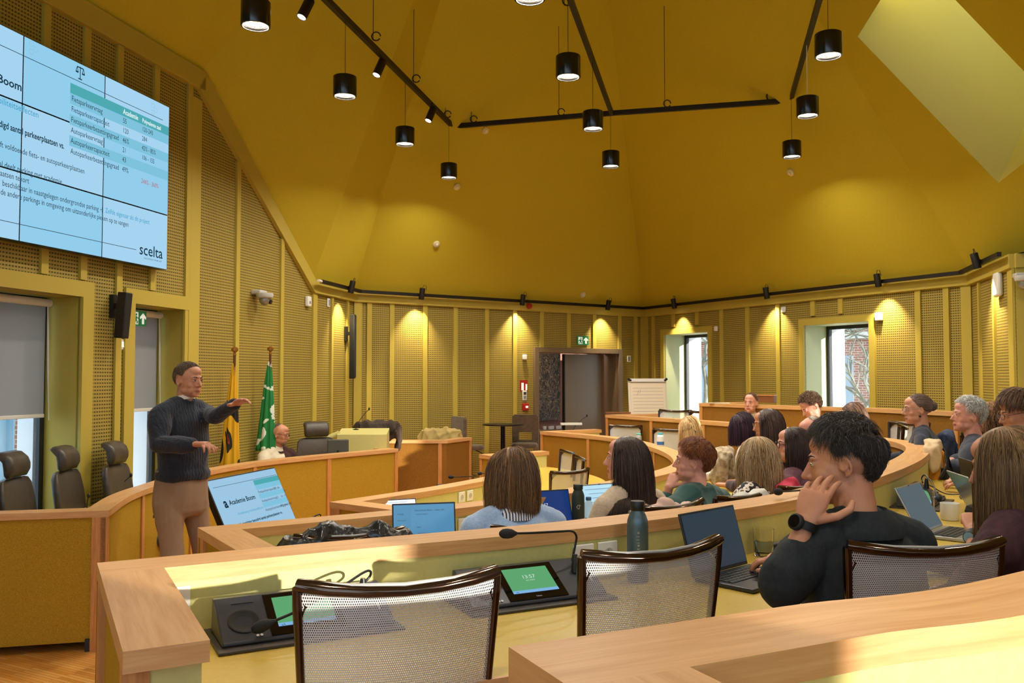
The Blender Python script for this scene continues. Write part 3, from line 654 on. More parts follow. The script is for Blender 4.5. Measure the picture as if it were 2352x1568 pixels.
u, z = S2(183, 165)              # scales icon
mb = MB(); A = wl_S
for a, b, r_ in (((0, -.07), (0, .07), .004), ((-.05, .06), (.05, .06), .004), ((-.03, -.07), (.03, -.07), .004), ((-.05, .06), (-.07, 0), .002), ((-.05, .06), (-.03, 0), .002), ((.05, .06), (.07, 0), .002), ((.05, .06), (.03, 0), .002), ((-.07, 0), (-.03, 0), .006), ((.07, 0), (.03, 0), .006)):
    mb.beam(wl_S.p(u + a[0] * .7, z + a[1] * .7 - .01, .006), wl_S.p(u + b[0] * .7, z + b[1] * .7 - .01, .006), .002, r_ * 2)
mb.build('scales_icon', m_ink, tv)
for x, y in ((78, 110), (355, 250)):
    u, z = S2(x, y); mb = MB()
    for k in range(3): mb.lathe([(.018, 0), (.021, 0)], 14, T=sT(u - .03 + .04 * (k % 2), z + .02 - .03 * k), caps=False)
    mb.build('faint_icon', m_fnt, tv)

# ================================================================= CONFIDENCE MONITOR
TL = W(471, 1103, 1.0); TR = W(630, 1072, 1.0); dv = Vector((.16, -.2, -.42))
xa = (TR - TL).normalized(); ya = (-dv - xa * (-dv).dot(xa)).normalized(); wv = (TR - TL).length; hv = .60
t = thing('floor_monitor', 'tilted screen on the floor in front of the head table showing the same slide', 'screen')
A = frame(TL - ya * hv, xa, ya); n_ = A.to_3x3() @ Vector((0, 0, 1))
mb = MB(); mb.box((wv / 2, hv / 2, -.025), (wv, hv, .05), T=A); mb.build('casing', m_black, t, bevel=.004)
mb = MB(); mb.box((wv / 2, hv / 2, .001), (wv - .024, hv - .024, .004), T=A); mb.build('lit_screen', E('monitor_slide', '#9cc6e2', 1), t)
def mt(nm, txt, fx, fy, s_, mat, bold=0): mb = MB(); mb.text(txt, s_, A @ Matrix.Translation((fx * wv, fy * hv, .0045)), 0, 'LEFT', 0, bold * s_); mb.build(nm, mat, t)
def mr(nm, x0, x1, y0, y1, mat): mb = MB(); mb.box(((x0 + x1) / 2 * wv, (y0 + y1) / 2 * hv, .0036), ((x1 - x0) * wv, (y1 - y0) * hv, .002), T=A); mb.build(nm, mat, t)
mr('table_header', .60, .985, .80, .87, m_teal); mr('slide_rule', .05, .97, .88, .884, m_ink)
for i in range(6):
    if i % 2 == 0: mr('table_row', .60, .985, .73 - i * .065, .80 - i * .065, m_row)
    mt('slide_text', LAB[i], .605, .745 - i * .065, .032, m_ink); mt('slide_text', C1[i], .84, .745 - i * .065, .03, m_ink); mt('slide_text', C2[i], .90, .745 - i * .065, .025, m_ink)
mt('slide_text', 'Academie Boom', .17, .62, .055, m_ink, .02); mt('slide_text', 'Ontwikkeling mobiliteitseffecten', .22, .47, .028, m_cy)
mt('slide_text', 'a', .10, .60, .11, m_ink, .03)
mt('slide_text', 'Herinrichting benodigd aantal parkeerplaatsen vs.', .19, .33, .032, m_ink, .03); mt('slide_text', 'sociale sector', .21, .27, .03, m_ink, .03)
mt('slide_text', 'Academie heeft voldoende fiets- en autoparkeerplaatsen', .24, .19, .028, m_ink); mt('slide_text', 'Polyvalente zaal deelt parking met academie', .24, .08, .028, m_ink)
BL = TL - ya * hv; mb = MB(); c_ = (TL + TR) / 2; b0_ = BL + xa * wv * .5
mb.beam(Vector((c_.x, c_.y, .78)) - Vector((.06, 0, 0)), Vector((c_.x - .06, c_.y, .03)), .06, .05); mb.box((c_.x, c_.y, .015), (.4, .5, .03))
mb.build('stand', m_black, t)

# ================================================================= DOORWAY and corridor
m_dr = M('taupe_door_frame', '#7d6a52', .45, .2); m_leaf = M('grey_door_leaf', '#7d7468', .3, .1, spec=.6); m_corr = M('corridor_wall', '#8d6457', .8)
mb = MB(); f = .085
wbox(mb, wl_B, du0, du0 + f, 0, DT, -.34, .05); wbox(mb, wl_B, du1 - f, du1, 0, DT, -.34, .05); wbox(mb, wl_B, du0 + f, du1 - f, DT - f, DT, -.34, .05)
d1 = mb.build('door_1', m_dr, bevel=.004); tag(d1, kind='structure')
um = wl_B.uv(1319, 900)[0]
mb = MB(); wbox(mb, wl_B, um, du1 - f - .16, .01, DT - f - .01, -.30, -.255); lf = mb.build('door_leaf', m_leaf, d1, bevel=.003)
mb = MB(); wbox(mb, wl_B, um - .02, um, .01, DT - f - .01, -.31, -.25); mb.build('door_seal', m_black, d1)
mb = MB(); wbox(mb, wl_B, du1 - f - .16, du1 - f - .1, .0, DT - f, -.33, -.28); wbox(mb, wl_B, du1 - f - .03, du1 - f, .0, DT - f, -.33, .0); mb.build('door_lining', m_dr, d1)
p0 = wl_B.p(du0 + .1, 0, -.30)   # the second leaf stands open into the corridor
mb = MB(); mb.box((0, 0, (DT - f) / 2), (.04, .8, DT - f - .02), T=Matrix.Translation(wl_B.p(du0 + .11, 0, -.74)) @ Matrix.Rotation(math.atan2(wl_B.x.y, wl_B.x.x), 4, 'Z')); mb.build('door_leaf', m_leaf, d1)
mb = MB(); wbox(mb, wl_B, -.5, wl_B.L + 1.0, 0, 2.7, -2.15, -2.05); wbox(mb, wl_B, -.5, wl_B.L + 1.0, 2.6, 2.7, -2.05, -.34); wbox(mb, wl_B, -.5, -.4, 0, 2.7, -2.05, -.34); wbox(mb, wl_B, wl_B.L + .9, wl_B.L + 1.0, 0, 2.7, -2.05, -.34)
tag(mb.build('wall_corridor', m_corr), kind='structure'); mb = MB(); wbox(mb, wl_B, -.5, wl_B.L + 1.0, -.1, 0, -2.15, -.34); tag(mb.build('floor_corridor', m_parq), kind='structure')
ld = bpy.data.lights.new('corridor_light', 'AREA'); ld.size = .5; ld.energy = 22; ld.color = (1, .85, .7); lo = bpy.data.objects.new('corridor_light', ld); COL.objects.link(lo); lo.location = wl_B.p((du0 + du1) / 2 + .2, 2.55, -1.2)
wl_K = Wall((wl_B.p(0, 0, -2.05).x, wl_B.p(0, 0, -2.05).y), (wl_B.p(1, 0, -2.05).x, wl_B.p(1, 0, -2.05).y))
ka, kz = wl_K.uv(1229, 812); kb, kz2 = wl_K.uv(1284, 964)
mart = bpy.data.materials.new('dark_abstract_canvas'); mart.use_nodes = True; N = mart.node_tree.nodes; Lk = mart.node_tree.links
vo = N.new('ShaderNodeTexNoise'); vo.inputs['Scale'].default_value = 6; vo.inputs['Distortion'].default_value = 2.5; vo.inputs['Detail'].default_value = 3; tc = N.new('ShaderNodeTexCoord'); mp_ = N.new('ShaderNodeMapping'); mp_.inputs['Scale'].default_value = (2, 2, 1); Lk.new(tc.outputs['Object'], mp_.inputs[0]); Lk.new(mp_.outputs[0], vo.inputs[0])
rp = N.new('ShaderNodeValToRGB'); Lk.new(vo.outputs[0], rp.inputs[0]); e = rp.color_ramp.elements; e[0].position = .4; e[0].color = lin('#17110d'); e[1].position = .62; e[1].color = lin('#1a1410')
for pp_, c_ in ((.47, '#5a4526'), (.5, '#1b1511'), (.54, '#9b8a6a'), (.57, '#241b14')): q = e.new(pp_); q.color = lin(c_)
Lk.new(rp.outputs[0], N['Principled BSDF'].inputs[0])
mb = MB(); wbox(mb, wl_K, ka, kb, kz2, kz, .0, .04); o = mb.build('painting', mart); tag(o, 'dark abstract canvas on the corridor wall seen through the doorway', 'painting')
u_, z_ = wl_K.uv(1312, 868); mb = MB(); mb.box((0, 0, 0), (.16, .02, .02), T=Matrix.Translation(wl_K.p(u_, z_ - .07, .03))); mb.box((-.0, 0, .05), (.02, .02, .1), T=Matrix.Translation(wl_K.p(u_, z_ - .07, .03))); mb.box((.05, 0, .1), (.1, .02, .02), T=Matrix.Translation(wl_K.p(u_, z_ - .07, .03))); mb.box((.06, 0, .03), (.02, .02, .06), T=Matrix.Translation(wl_K.p(u_, z_ - .07, .03)))
tag(mb.build('wall_emblem', m_black), 'small black emblem on the corridor wall beside the painting', 'sign')
# sideboard with cups in the corridor
u_, z_ = wl_K.uv(1255, 985); t = thing('sideboard', 'dark sideboard below the painting in the corridor', 'cabinet')
mb = MB(); wbox(mb, wl_K, ka - .3, kb + .05, 0.02, z_ - .02, .03, .45); mb.build('body', M('dark_sideboard', '#3a2a24', .5), t); mb = MB(); wbox(mb, wl_K, ka - .32, kb + .07, z_ - .02, z_, .02, .47); mb.build('worktop', m_dr, t)
for i in range(5):
    uu = ka + .08 + i * .09; p = wl_K.p(uu, z_, .2 + .06 * (i % 2)); mb = MB(); mb.lathe([(.02, 0), (.035, .01), (.04, .07), (.036, .07), (.03, .012), (.001, .01)], 16, T=Matrix.Translation(p)); tag(mb.build('cup', m_white, None, 50), 'small white cup on the corridor sideboard', 'cup', 'cups on the corridor sideboard')

# ================================================================= WALL DEVICES
m_green = M('exit_green', '#1c7a4a', .4, emis=('#1c7a4a', .25)); m_exw = M('exit_white', '#eef4ea', .4, emis=('#eef4ea', .5))
def exit_sign(wl, u, z, d, wd, ht, lab, arrow_only=False):
    t = thing('exit_sign', lab, 'sign', wl.p(u, z, d), math.atan2(wl.x.y, wl.x.x), 'green exit signs')
    T0 = Matrix.Rotation(PI / 2, 4, 'X')
    mb = MB(); mb.box((0, .012, 0), (wd, .024, ht)); mb.build('sign_plate', m_green, t, bevel=.002)
    def poly(P, nm='pictogram', m=None): b_ = MB(); b_.prism([(x * wd, y * ht) for x, y in P], 0, .002, T=Matrix.Rotation(PI / 2, 4, 'X')); b_.build(nm, m or m_exw, t)
    poly([(.18, -.36), (.32, -.36), (.32, .08), (.44, -.04), (.46, .1), (.25, .36), (.04, .1), (.06, -.04), (.18, .08)], 'arrow')
    poly([(-.44, -.4), (-.08, -.4), (-.08, .4), (-.44, .4)], 'door_panel')
    b_ = MB(); T1 = Matrix.Translation((0, -.003, 0)) @ Matrix.Rotation(PI / 2, 4, 'X')
    for P in ([(-.30, .18), (-.24, .32), (-.16, .28), (-.2, .16)], [(-.36, .1), (-.18, .14), (-.2, -.1), (-.3, -.12)], [(-.2, .12), (-.06, .0), (-.08, -.06), (-.2, .04)], [(-.36, .1), (-.46, -.06), (-.42, -.1), (-.32, .02)], [(-.24, -.06), (-.12, -.2), (-.14, -.36), (-.2, -.34), (-.2, -.2), (-.28, -.12)], [(-.3, -.1), (-.34, -.26), (-.48, -.3), (-.47, -.36), (-.28, -.3), (-.22, -.12)]):
        b_.prism([(x * wd, y * ht) for x, y in P], 0, .002, T=T1)
    b_.build('running_figure', m_green, t); return t
wl_W2 = Wall((wl_TV.p(0, 0, -.12).x, wl_TV.p(0, 0, -.12).y), (wl_TV.p(1, 0, -.12).x, wl_TV.p(1, 0, -.12).y))
u_, z_ = wl_W2.uv(320, 731); exit_sign(wl_W2, u_, z_, 0, .21, .14, 'green exit sign with running figure hanging in the narrow left window')
u_, z_ = wl_B.uv(1337, 782); exit_sign(wl_B, u_, z_, .03, .24, .15, 'green exit sign with running figure above the doorway')
def device(nm, lab, cat, wl, px, py, wd, ht, dp=.03, mat=None, rnd=.012, extra=None, d=0, grp=None):
    u, z = wl.uv(px, py); t = thing(nm, lab, cat, wl.p(u, z, d), math.atan2(wl.x.y, wl.x.x), grp)
    mb = MB(); mb.box((0, -dp / 2, 0), (wd, dp, ht)); mb.build('housing', mat or m_white, t, 40, bevel=rnd, seg=3)
    if extra:
        for (ex, ez, ew, eh, em, en) in extra: mb = MB(); mb.box((ex, -dp - .001, ez), (ew, .004, eh)); mb.build(en, em, t)
    return t
m_grey = M('device_grey', '#8b8f90', .4); m_redd = M('alarm_red', '#b3211d', .4); m_slot = M('dark_slot', '#3a3c3d', .4)
device('motion_sensor', 'small white motion sensor beside the slanted beam', 'sensor', wl_TV, 704, 692, .1, .13, .05, extra=[(0, -.015, .035, .035, m_grey, 'sensor_eye')])
device('wall_thermostat', 'narrow white wall unit in the left corner beside the motion sensor', 'wall unit', wl_B0, 753, 695, .08, .12, .02, extra=[(0, 0, .04, .08, m_grey, 'display')])
device('light_switch', 'white light switch on the wall left of the narrow window', 'switch', wl_TV, 278, 791, .09, .09, .012, rnd=.004, extra=[(0, 0, .05, .05, m_exw, 'rocker')])
device('wall_sensor', 'white wall sensor on the panelling left of the doorway', 'sensor', wl_B, 1203, 820, .07, .085, .05); 
device('light_switch', 'white double switch right of the doorway', 'switch', wl_B, 1444, 824, .085, .11, .012, rnd=.004, extra=[(0, 0, .05, .08, m_grey, 'rocker')])
device('fire_notice', 'red fire notice plate on the wall left of the doorway', 'sign', wl_B, 1203, 886, .15, .18, .008, m_redd, .001, [(-.03, -.01, .045, .12, m_exw, 'hand_symbol'), (.045, -.02, .03, .1, m_exw, 'flame_symbol')])
device('control_panel', 'small white control panel with grey display below the red notice', 'wall unit', wl_B, 1204, 908, .085, .16, .02, extra=[(0, .035, .05, .045, m_slot, 'display'), (0, -.03, .05, .05, m_grey, 'keypad')])
device('fire_call_point', 'red fire call point below the white control panel', 'alarm button', wl_B, 1205, 934, .11, .12, .05, m_redd, .012, [(.01, 0, .05, .035, m_exw, 'break_glass')])
device('wall_sensor', 'white square unit on the wall above the flip chart window', 'sensor', wl_C, 1646, 755, .075, .085, .03, grp=None)
device('wall_sensor', 'white square unit high on the wall between the two right windows', 'sensor', wl_C, 1801, 711, .085, .085, .03)
device('wall_sensor', 'white box lit by a spotlight right of the bigger right window', 'sensor', wl_C, 2022, 727, .095, .11, .06)
device('wall_speaker', 'rounded white wall speaker near the right edge', 'speaker', wl_D, 2299, 653, .2, .26, .06, rnd=.05)
u_, z_ = wl_B.uv(1210, 703); mb = MB(); mb.lathe([(.05, 0), (.05, .02), (.04, .05), (.001, .06)], 16, T=frame(wl_B.p(u_, z_, .051), wl_B.x, (0, 0, 1))); tag(mb.build('alarm_beacon', m_redd, None, 40), 'round red alarm beacon on the cornice below the track', 'beacon')
def dome(nm, lab, wl, px, py, s_=1.0):
    u, z = wl.uv(px, py); t = thing(nm, lab, 'camera', wl.p(u, z, 0), math.atan2(wl.x.y, wl.x.x), None)
    mb = MB(); mb.box((0, -.06 * s_, .06 * s_), (.16 * s_, .12 * s_, .05 * s_)); mb.build('bracket', M('camera_grey', '#b9b7b0', .4), t, 40, bevel=.015)
    mb = MB(); mb.lathe([(.001, .05), (.09, .05), (.095, .03), (.085, .0), (.06, -.01)], 24, T=Matrix.Translation((0, -.13 * s_, 0)) @ Matrix.Scale(s_, 4)); mb.build('collar', M('camera_grey'), t, 40)
    mb = MB(); mb.ball((0, -.13 * s_, -.025 * s_), .062 * s_, 20); mb.build('camera_head', M('camera_silver', '#9a9a98', .25, .6), t, 60)
    mb = MB(); mb.cyl((0.02 * s_, -.17 * s_, -.04 * s_), (.025 * s_, -.20 * s_, -.05 * s_), .026 * s_, 16); mb.build('lens', m_black, t, 40); return t
dome('security_camera', 'grey pan and tilt camera on the left wall above the flags', wl_TV, 584, 684)
dome('security_camera', 'white dome camera cut off by the right edge', wl_E, 2345, 648, 1.0)
# column speakers
def col_speaker(lab, wl, px, py, px2, py2, wd, dp, tilt=0):
    u, z = wl.uv(px, py); u2, z2 = wl.uv(px2, py2); L_ = z - z2; t = thing('column_speaker', lab, 'speaker', wl.p(u, (z + z2) / 2, .0), math.atan2(wl.x.y, wl.x.x))
    mb = MB(); mb.box((0, -.12, 0), (wd, dp, L_), R3=Matrix.Rotation(tilt, 4, 'X')); mb.build('cabinet', M('speaker_black', '#121213', .5), t, 40, bevel=.008)
    mb = MB(); mb.box((0, -.12 - dp / 2 - .003, 0), (wd * .86, .006, L_ * .96), R3=Matrix.Identity(4)); mb.build('grille', M('speaker_grille', '#1b1b1d', .8, bump=(600, .6)), t) if not tilt else None
    mb = MB(); mb.box((0, -.02, L_ * .2), (.05, .04, .2)); mb.box((0, -.06, L_ * .2), (.03, .08, .05)); mb.build('bracket', m_black, t); return t
col_speaker('black slanted column speaker between the two left windows', wl_TV, 256, 672, 256, 777, .085, .09, R(5))
col_speaker('tall narrow black column speaker in the left corner of the back wall', wl_B0, 792, 722, 792, 869, .07, .07)
# ================================================================= OUTSIDE THE WINDOWS
def uvwall(nm, a, b, z0, z1, mat, kind='structure'):
    w_ = Wall(a, b); mb = MB(); mb.add([w_.p(0, z0), w_.p(w_.L, z0), w_.p(w_.L, z1), w_.p(0, z1)], [(0, 1, 2, 3)], 0, uvs=[(0, z0), (w_.L, z0), (w_.L, z1), (0, z1)])
    mb.add([w_.p(0, z0, -.3), w_.p(w_.L, z0, -.3), w_.p(w_.L, z1, -.3), w_.p(0, z1, -.3)], [(3, 2, 1, 0)], 0, uvs=[(0, z0), (w_.L, z0), (w_.L, z1), (0, z1)]); return w_, mb
t = thing('brick_building', 'red brick building with grey framed windows seen outside the right windows', 'building')
w_, mb = uvwall('x', (0.0, 33.0), (17.0, 21.0), -1, 9, None); mb.build('facade', m_brick, t)
for i in range(9):
    for k in range(3):
        mb = MB(); wbox(mb, w_, .9 + i * 2.1, 1.9 + i * 2.1, .6 + k * 2.7, 2.4 + k * 2.7, .0, .05); o = mb.build('window', M('far_window_glass', '#8fa6b5', .2), t)
        mb = MB(); wbox(mb, w_, .8 + i * 2.1, 2.0 + i * 2.1, .45 + k * 2.7, .6 + k * 2.7, .0, .12); mb.build('sill', M('pale_stone', '#cfcabd', .8), t)
mb = MB(); wbox(mb, w_, 0, w_.L, 2.9, 3.1, 0, .1); mb.build('string_course', M('pale_stone'), t)
rt = random.Random(5)
def tree(lab, base, h, seed, n=5):
    r = random.Random(seed); t = thing('bare_tree', lab, 'tree', (0, 0, 0), 0, 'bare trees outside'); tr = MB(); br = MB()
    def grow(p, d, L_, rad, lv):
        pts = [p]; q = p
        for i in range(4): d = (d + Vector((r.uniform(-.25, .25), r.uniform(-.25, .25), r.uniform(-.1, .15)))).normalized(); q = q + d * L_ / 4; pts.append(q)
        (tr if lv == 0 else br).tube(pts, [rad * (1 - .12 * i) for i in range(5)], 6 if lv < 2 else 4)
        if lv < n:
            for k in range(4 if lv < 2 else 3):
                s_ = pts[r.choice((2, 3, 4))]; a = Vector((r.uniform(-1, 1), r.uniform(-1, 1), r.uniform(-.4, .9))); grow(s_, (d + a * 1.1).normalized(), L_ * r.uniform(.6, .8), rad * .62, lv + 1)
    grow(Vector(base), Vector((0, 0, 1)), h, .12, 0); mbk = M('grey_bark', '#8d948c', .8, noise=(9, '#6f756c'))
    tr.build('trunk', mbk, t, 80); br.build('branches', mbk, t, 80)
tree('bare tangled tree outside the window beside the flip chart', (4.35, 19.4, -.6), 2.4, 3, 5)
tree('bare tangled tree outside the bigger right window', (6.75, 16.6, -.6), 2.2, 7, 5)
t = thing('glazed_annex', 'pale blue glazed annex outside the left windows', 'building')
w_, mb = uvwall('x', (-11.5, 6.0), (-7.2, 18.0), -1, 4.2, None); mb.build('facade', M('pale_blue_cladding', '#a9d6e6', .3), t)
for i in range(16): mb = MB(); wbox(mb, w_, .3 + i * .8, .36 + i * .8, -1, 4.2, 0, .08); mb.build('mullion', M('cladding_rib', '#7fb6cc', .4), t)
for a, b in (((-7.40, 13.0), (-7.24, 13.0)), ((-6.20, 14.0), (-6.02, 14.0))):
    w2_, mb = uvwall('x', a, b, -1, 4.0, None); mb.build('brick_pier', m_brick, t)
for a, b in (((-7.24, 12.95), (-6.8, 12.95)), ((-6.02, 13.95), (-5.5, 13.95))):
    w2_, mb = uvwall('x', a, b, -1, 4.0, None); mb.build('white_wall', M('white_render', '#f0f2f2', .8), t)
mb = MB(); mb.box((0, 10, -1.1), (60, 60, .1)); tag(mb.build('ground', M('paving', '#b9bcb6', .9)), kind='structure')
# ================================================================= PEOPLE
def skin_mat(name, c, c2=None): return M(name, c, .5, noise=(14, c2 or c, 3), spec=.4, bump=(260, .12, .002))
sk_fair = skin_mat('fair_skin', '#d79f82', '#cf9275'); sk_mid = skin_mat('light_tan_skin', '#c98e6c', '#bd7f5f'); sk_pink = skin_mat('pink_skin', '#dba08c', '#cf8d78'); sk_rud = skin_mat('ruddy_skin', '#c78d6e', '#bd8062')
m_eyew = M('eye_white', '#d8d4cc', .25); m_iris = M('eye_iris', '#2c221b', .2)
def remesh(mb, voxel, smooth=2, mats=None, name='body', parent=None, fac=.5, disp=None):
    me = bpy.data.meshes.new('tmp'); me.from_pydata([tuple(v) for v in mb.v], [], mb.f); o = bpy.data.objects.new('tmp', me); COL.objects.link(o)
    m = o.modifiers.new('r', 'REMESH'); m.mode = 'VOXEL'; m.voxel_size = voxel; m.adaptivity = 0
    if smooth: s = o.modifiers.new('s', 'SMOOTH'); s.iterations = smooth; s.factor = fac
    dg = bpy.context.evaluated_depsgraph_get(); ev = o.evaluated_get(dg); m2 = bpy.data.meshes.new_from_object(ev); bpy.data.objects.remove(o); bpy.data.meshes.remove(me)
    m2.name = name; m2.materials.clear()
    for q in (mats if isinstance(mats, (list, tuple)) else [mats]): m2.materials.append(q)
    n = len(m2.vertices); co = np.empty(n * 3, 'f'); m2.vertices.foreach_get('co', co); co = co.reshape(-1, 3)
    if disp is not None:
        no = np.empty(n * 3, 'f'); m2.vertices.foreach_get('normal', no); no = no.reshape(-1, 3); co = co + no * disp(co)[:, None]; m2.vertices.foreach_set('co', co.ravel()); m2.update()
    m2.polygons.foreach_set('use_smooth', [True] * len(m2.polygons)); ob = bpy.data.objects.new(name, m2); COL.objects.link(ob)
    if parent is not None: ob.parent = parent
    return ob
def folds(seed, amp=.006, f=16, stretch=(1, 1, .6)):      # cloth folds as real relief
    r = np.random.RandomState(seed); K = r.normal(0, 1, (9, 3)) * f * np.array(stretch); P = r.uniform(0, 6.28, 9); K2 = r.normal(0, 1, (5, 3)) * 5; 
    def g(co):
        w_ = co + .03 * np.sin(co @ K2[:3].T + P[:3]); s = np.zeros(len(co))
        for k in range(9): s += (1 - np.abs(np.sin(w_ @ K[k] * .5 + P[k]))) ** 1.6 - .28
        return s * amp / 1.6
    return g
def seg(mb, a, b, ra, rb, n=14, flat=1.0, m=None, up=None):
    a, b = Vector(a), Vector(b); L = (b - a).length; k = 5; pts = [a.lerp(b, i / k) for i in range(k + 1)]; rs = []
    for i in range(k + 1):
        t = i / k; r = ra + (rb - ra) * t
        if m: r += m * math.sin(PI * min(1, t * 1.3)) * ra
        rs.append(r)
    mb.tube(pts, rs, n, flat=flat, up=up); mb.ball(a, ra * .995, 12); mb.ball(b, rb * .995, 12)
def ering(c, rx, ry, rot=None, n=24, p=2.3):
    out = []
    for k in range(n):
        a = 2 * PI * k / n; ca, sa = math.cos(a), math.sin(a); x = rx * math.copysign(abs(ca) ** (2 / p), ca); y = ry * math.copysign(abs(sa) ** (2 / p), sa)
        v = Vector((x, y, 0)); out.append(Vector(c) + (rot @ v if rot is not None else v))
    return out
def hand(mb, A, side=1, curl=.5, spread=.25, thumb=.6, s=1.0, curls=None):
    # A: wrist frame, +Y to the finger tips, +Z back of the hand, thumb on side*X
    B = A @ Matrix.Scale(s, 4)
    P = lambda x, y, z: B @ Vector((x * side, y, z))
    rings = []
    for y, w_, h, z in ((-.012, .027, .020, 0), (.012, .032, .018, 0), (.045, .041, .0165, .001), (.075, .043, .0145, .002), (.088, .040, .012, .002)):
        rings.append([P(w_ * math.copysign(abs(math.cos(a)) ** .8, math.cos(a)), y, z + h * math.copysign(abs(math.sin(a)) ** .8, math.sin(a))) for a in [2 * PI * k / 16 for k in range(16)]])
    mb.loft(rings)
    F = [(.031, .082, .072, .0092), (.010, .088, .080, .0095), (-.011, .085, .075, .0090), (-.031, .077, .060, .0080)]
    for i, (x, y, L, r) in enumerate(F):
        c = curls[i] if curls else curl * (1 + .08 * i); sp = spread * (1.5 - i) * .22; p = Vector((x, y - .012, .001)); pts = [p]; a = 0; rr = [r * s * 1.04]
        for j, f in enumerate((.50, .29, .21)):
            a += c * (.75, 1.0, .7)[j]; d = Vector((math.sin(sp) , math.cos(a) * math.cos(sp), -math.sin(a))); p = p + d * (L + (.014 if j == 0 else 0)) * f; pts.append(p); rr.append(r * s * (.98, .9, .74)[j])
        pts = [P(*q) for q in pts]
        for j in range(3): seg(mb, pts[j], pts[j + 1], rr[j], rr[j + 1], 10)
    t0 = Vector((.028, .018, -.006)); t1 = t0 + Vector((.030 + .012 * thumb, .026, -.010)); t2 = t1 + Vector((.010 + .02 * (1 - thumb) * 0 + .012 * thumb, .030, -.008 - .012 * (1 - thumb))); t3 = t2 + Vector((-.002, .024, -.006))
    q = [P(*v) for v in (t0, t1, t2, t3)]
    for j, (ra, rb) in enumerate(((.014, .0115), (.0115, .0105), (.0105, .008))): seg(mb, q[j], q[j + 1], ra * s, rb * s, 10)
def head_mb(mb, A, fem=False, ear=True, wide=1.0, nose=1.0, age=0, hi=False):
    def el(c, r, rot=None, n=20):
        T = A @ Matrix.Translation(c); T = T @ rot.to_matrix().to_4x4() if rot else T; mb.ball((0, 0, 0), r, n, T=T)
    w_ = wide * (.96 if fem else 1.0)
    el((0, -.014, .030), (.0765 * w_, .096, .086), n=28); el((0, .012, -.012), (.066 * w_, .077, .088), n=28); el((0, .030, -.060), (.055 * w_, .052, .052), n=24)
    el((0, .052, -.087), ((.026 if fem else .031) * w_, .034, .026)); el((0, .076, -.099), (.016, .013, .012))
    for s in (-1, 1):
        el((s * .036 * w_, .050, -.030), (.026, .024, .026)); el((s * .043 * w_, .012, -.066), (.019, .034, .026)); el((s * .030 * w_, .045, -.062), (.026, .030, .034))       # cheek, jaw corner
        el((s * .031 * w_, .0765, .021), (.021, .011, .0065), Euler((0, s * .12, -s * .30)))       # brow
        el((s * .0305 * w_, .0710, .003), (.0155, .0125, .0105))                                      # lids
    el((0, .082, .026), (.020, .010, .012)); el((0, .020, .060), (.058 * w_, .068, .045))
    n0, n1 = Vector((0, .081, .014)), Vector((0, .083 + .021 * nose, -.029))
    for k in range(6):
        t = k / 5; p = n0.lerp(n1, t); el(p, (.0065 + .004 * t, .011 + .003 * t, .0085 + .0015 * t), n=12)
    el((0, .083 + .019 * nose, -.030), (.0105, .0105, .009), n=14)
    for s in (-1, 1): el((s * .0110, .089, -.034), (.0065, .010, .0068), n=12)
    el((0, .084, -.053), (.014, .008, .011)); el((0, .0840, -.0615), (.0225, .0110, .0050)); el((0, .0835, -.0700), (.0195, .0105, .0056)); el((0, .080, -.083), (.019, .010, .007))
    if ear:
        for s in (-1, 1):
            E_ = A @ Matrix.Translation((s * .0705 * w_, -.008, -.004)) @ Euler((R(-8), 0, s * R(16))).to_matrix().to_4x4()
            pts = [(s * (.003 + .008 * math.sin(t * PI)), .012 - .030 * math.sin(t * PI * .93) - .004 * t, .030 * math.cos(t * PI) * (1.0 if t < .5 else 1.05)) for t in [i / 11 for i in range(12)]]
            mb.tube([E_ @ Vector(p) for p in pts], [.0045] * 9 + [.005, .0058, .006], 8)
            mb.ball((0, 0, 0), (.0042, .016, .025), 14, T=E_ @ Matrix.Translation((s * .003, -.001, 0))); mb.ball((0, 0, 0), (.005, .006, .009), 10, T=E_ @ Matrix.Translation((s * .004, .011, -.006)))
            if hi: mb.tube([E_ @ Vector((s * .0085, .008 - .018 * math.sin(t * PI), .018 * math.cos(t * PI) + .002)) for t in [i / 7 for i in range(8)]], .003, 7)
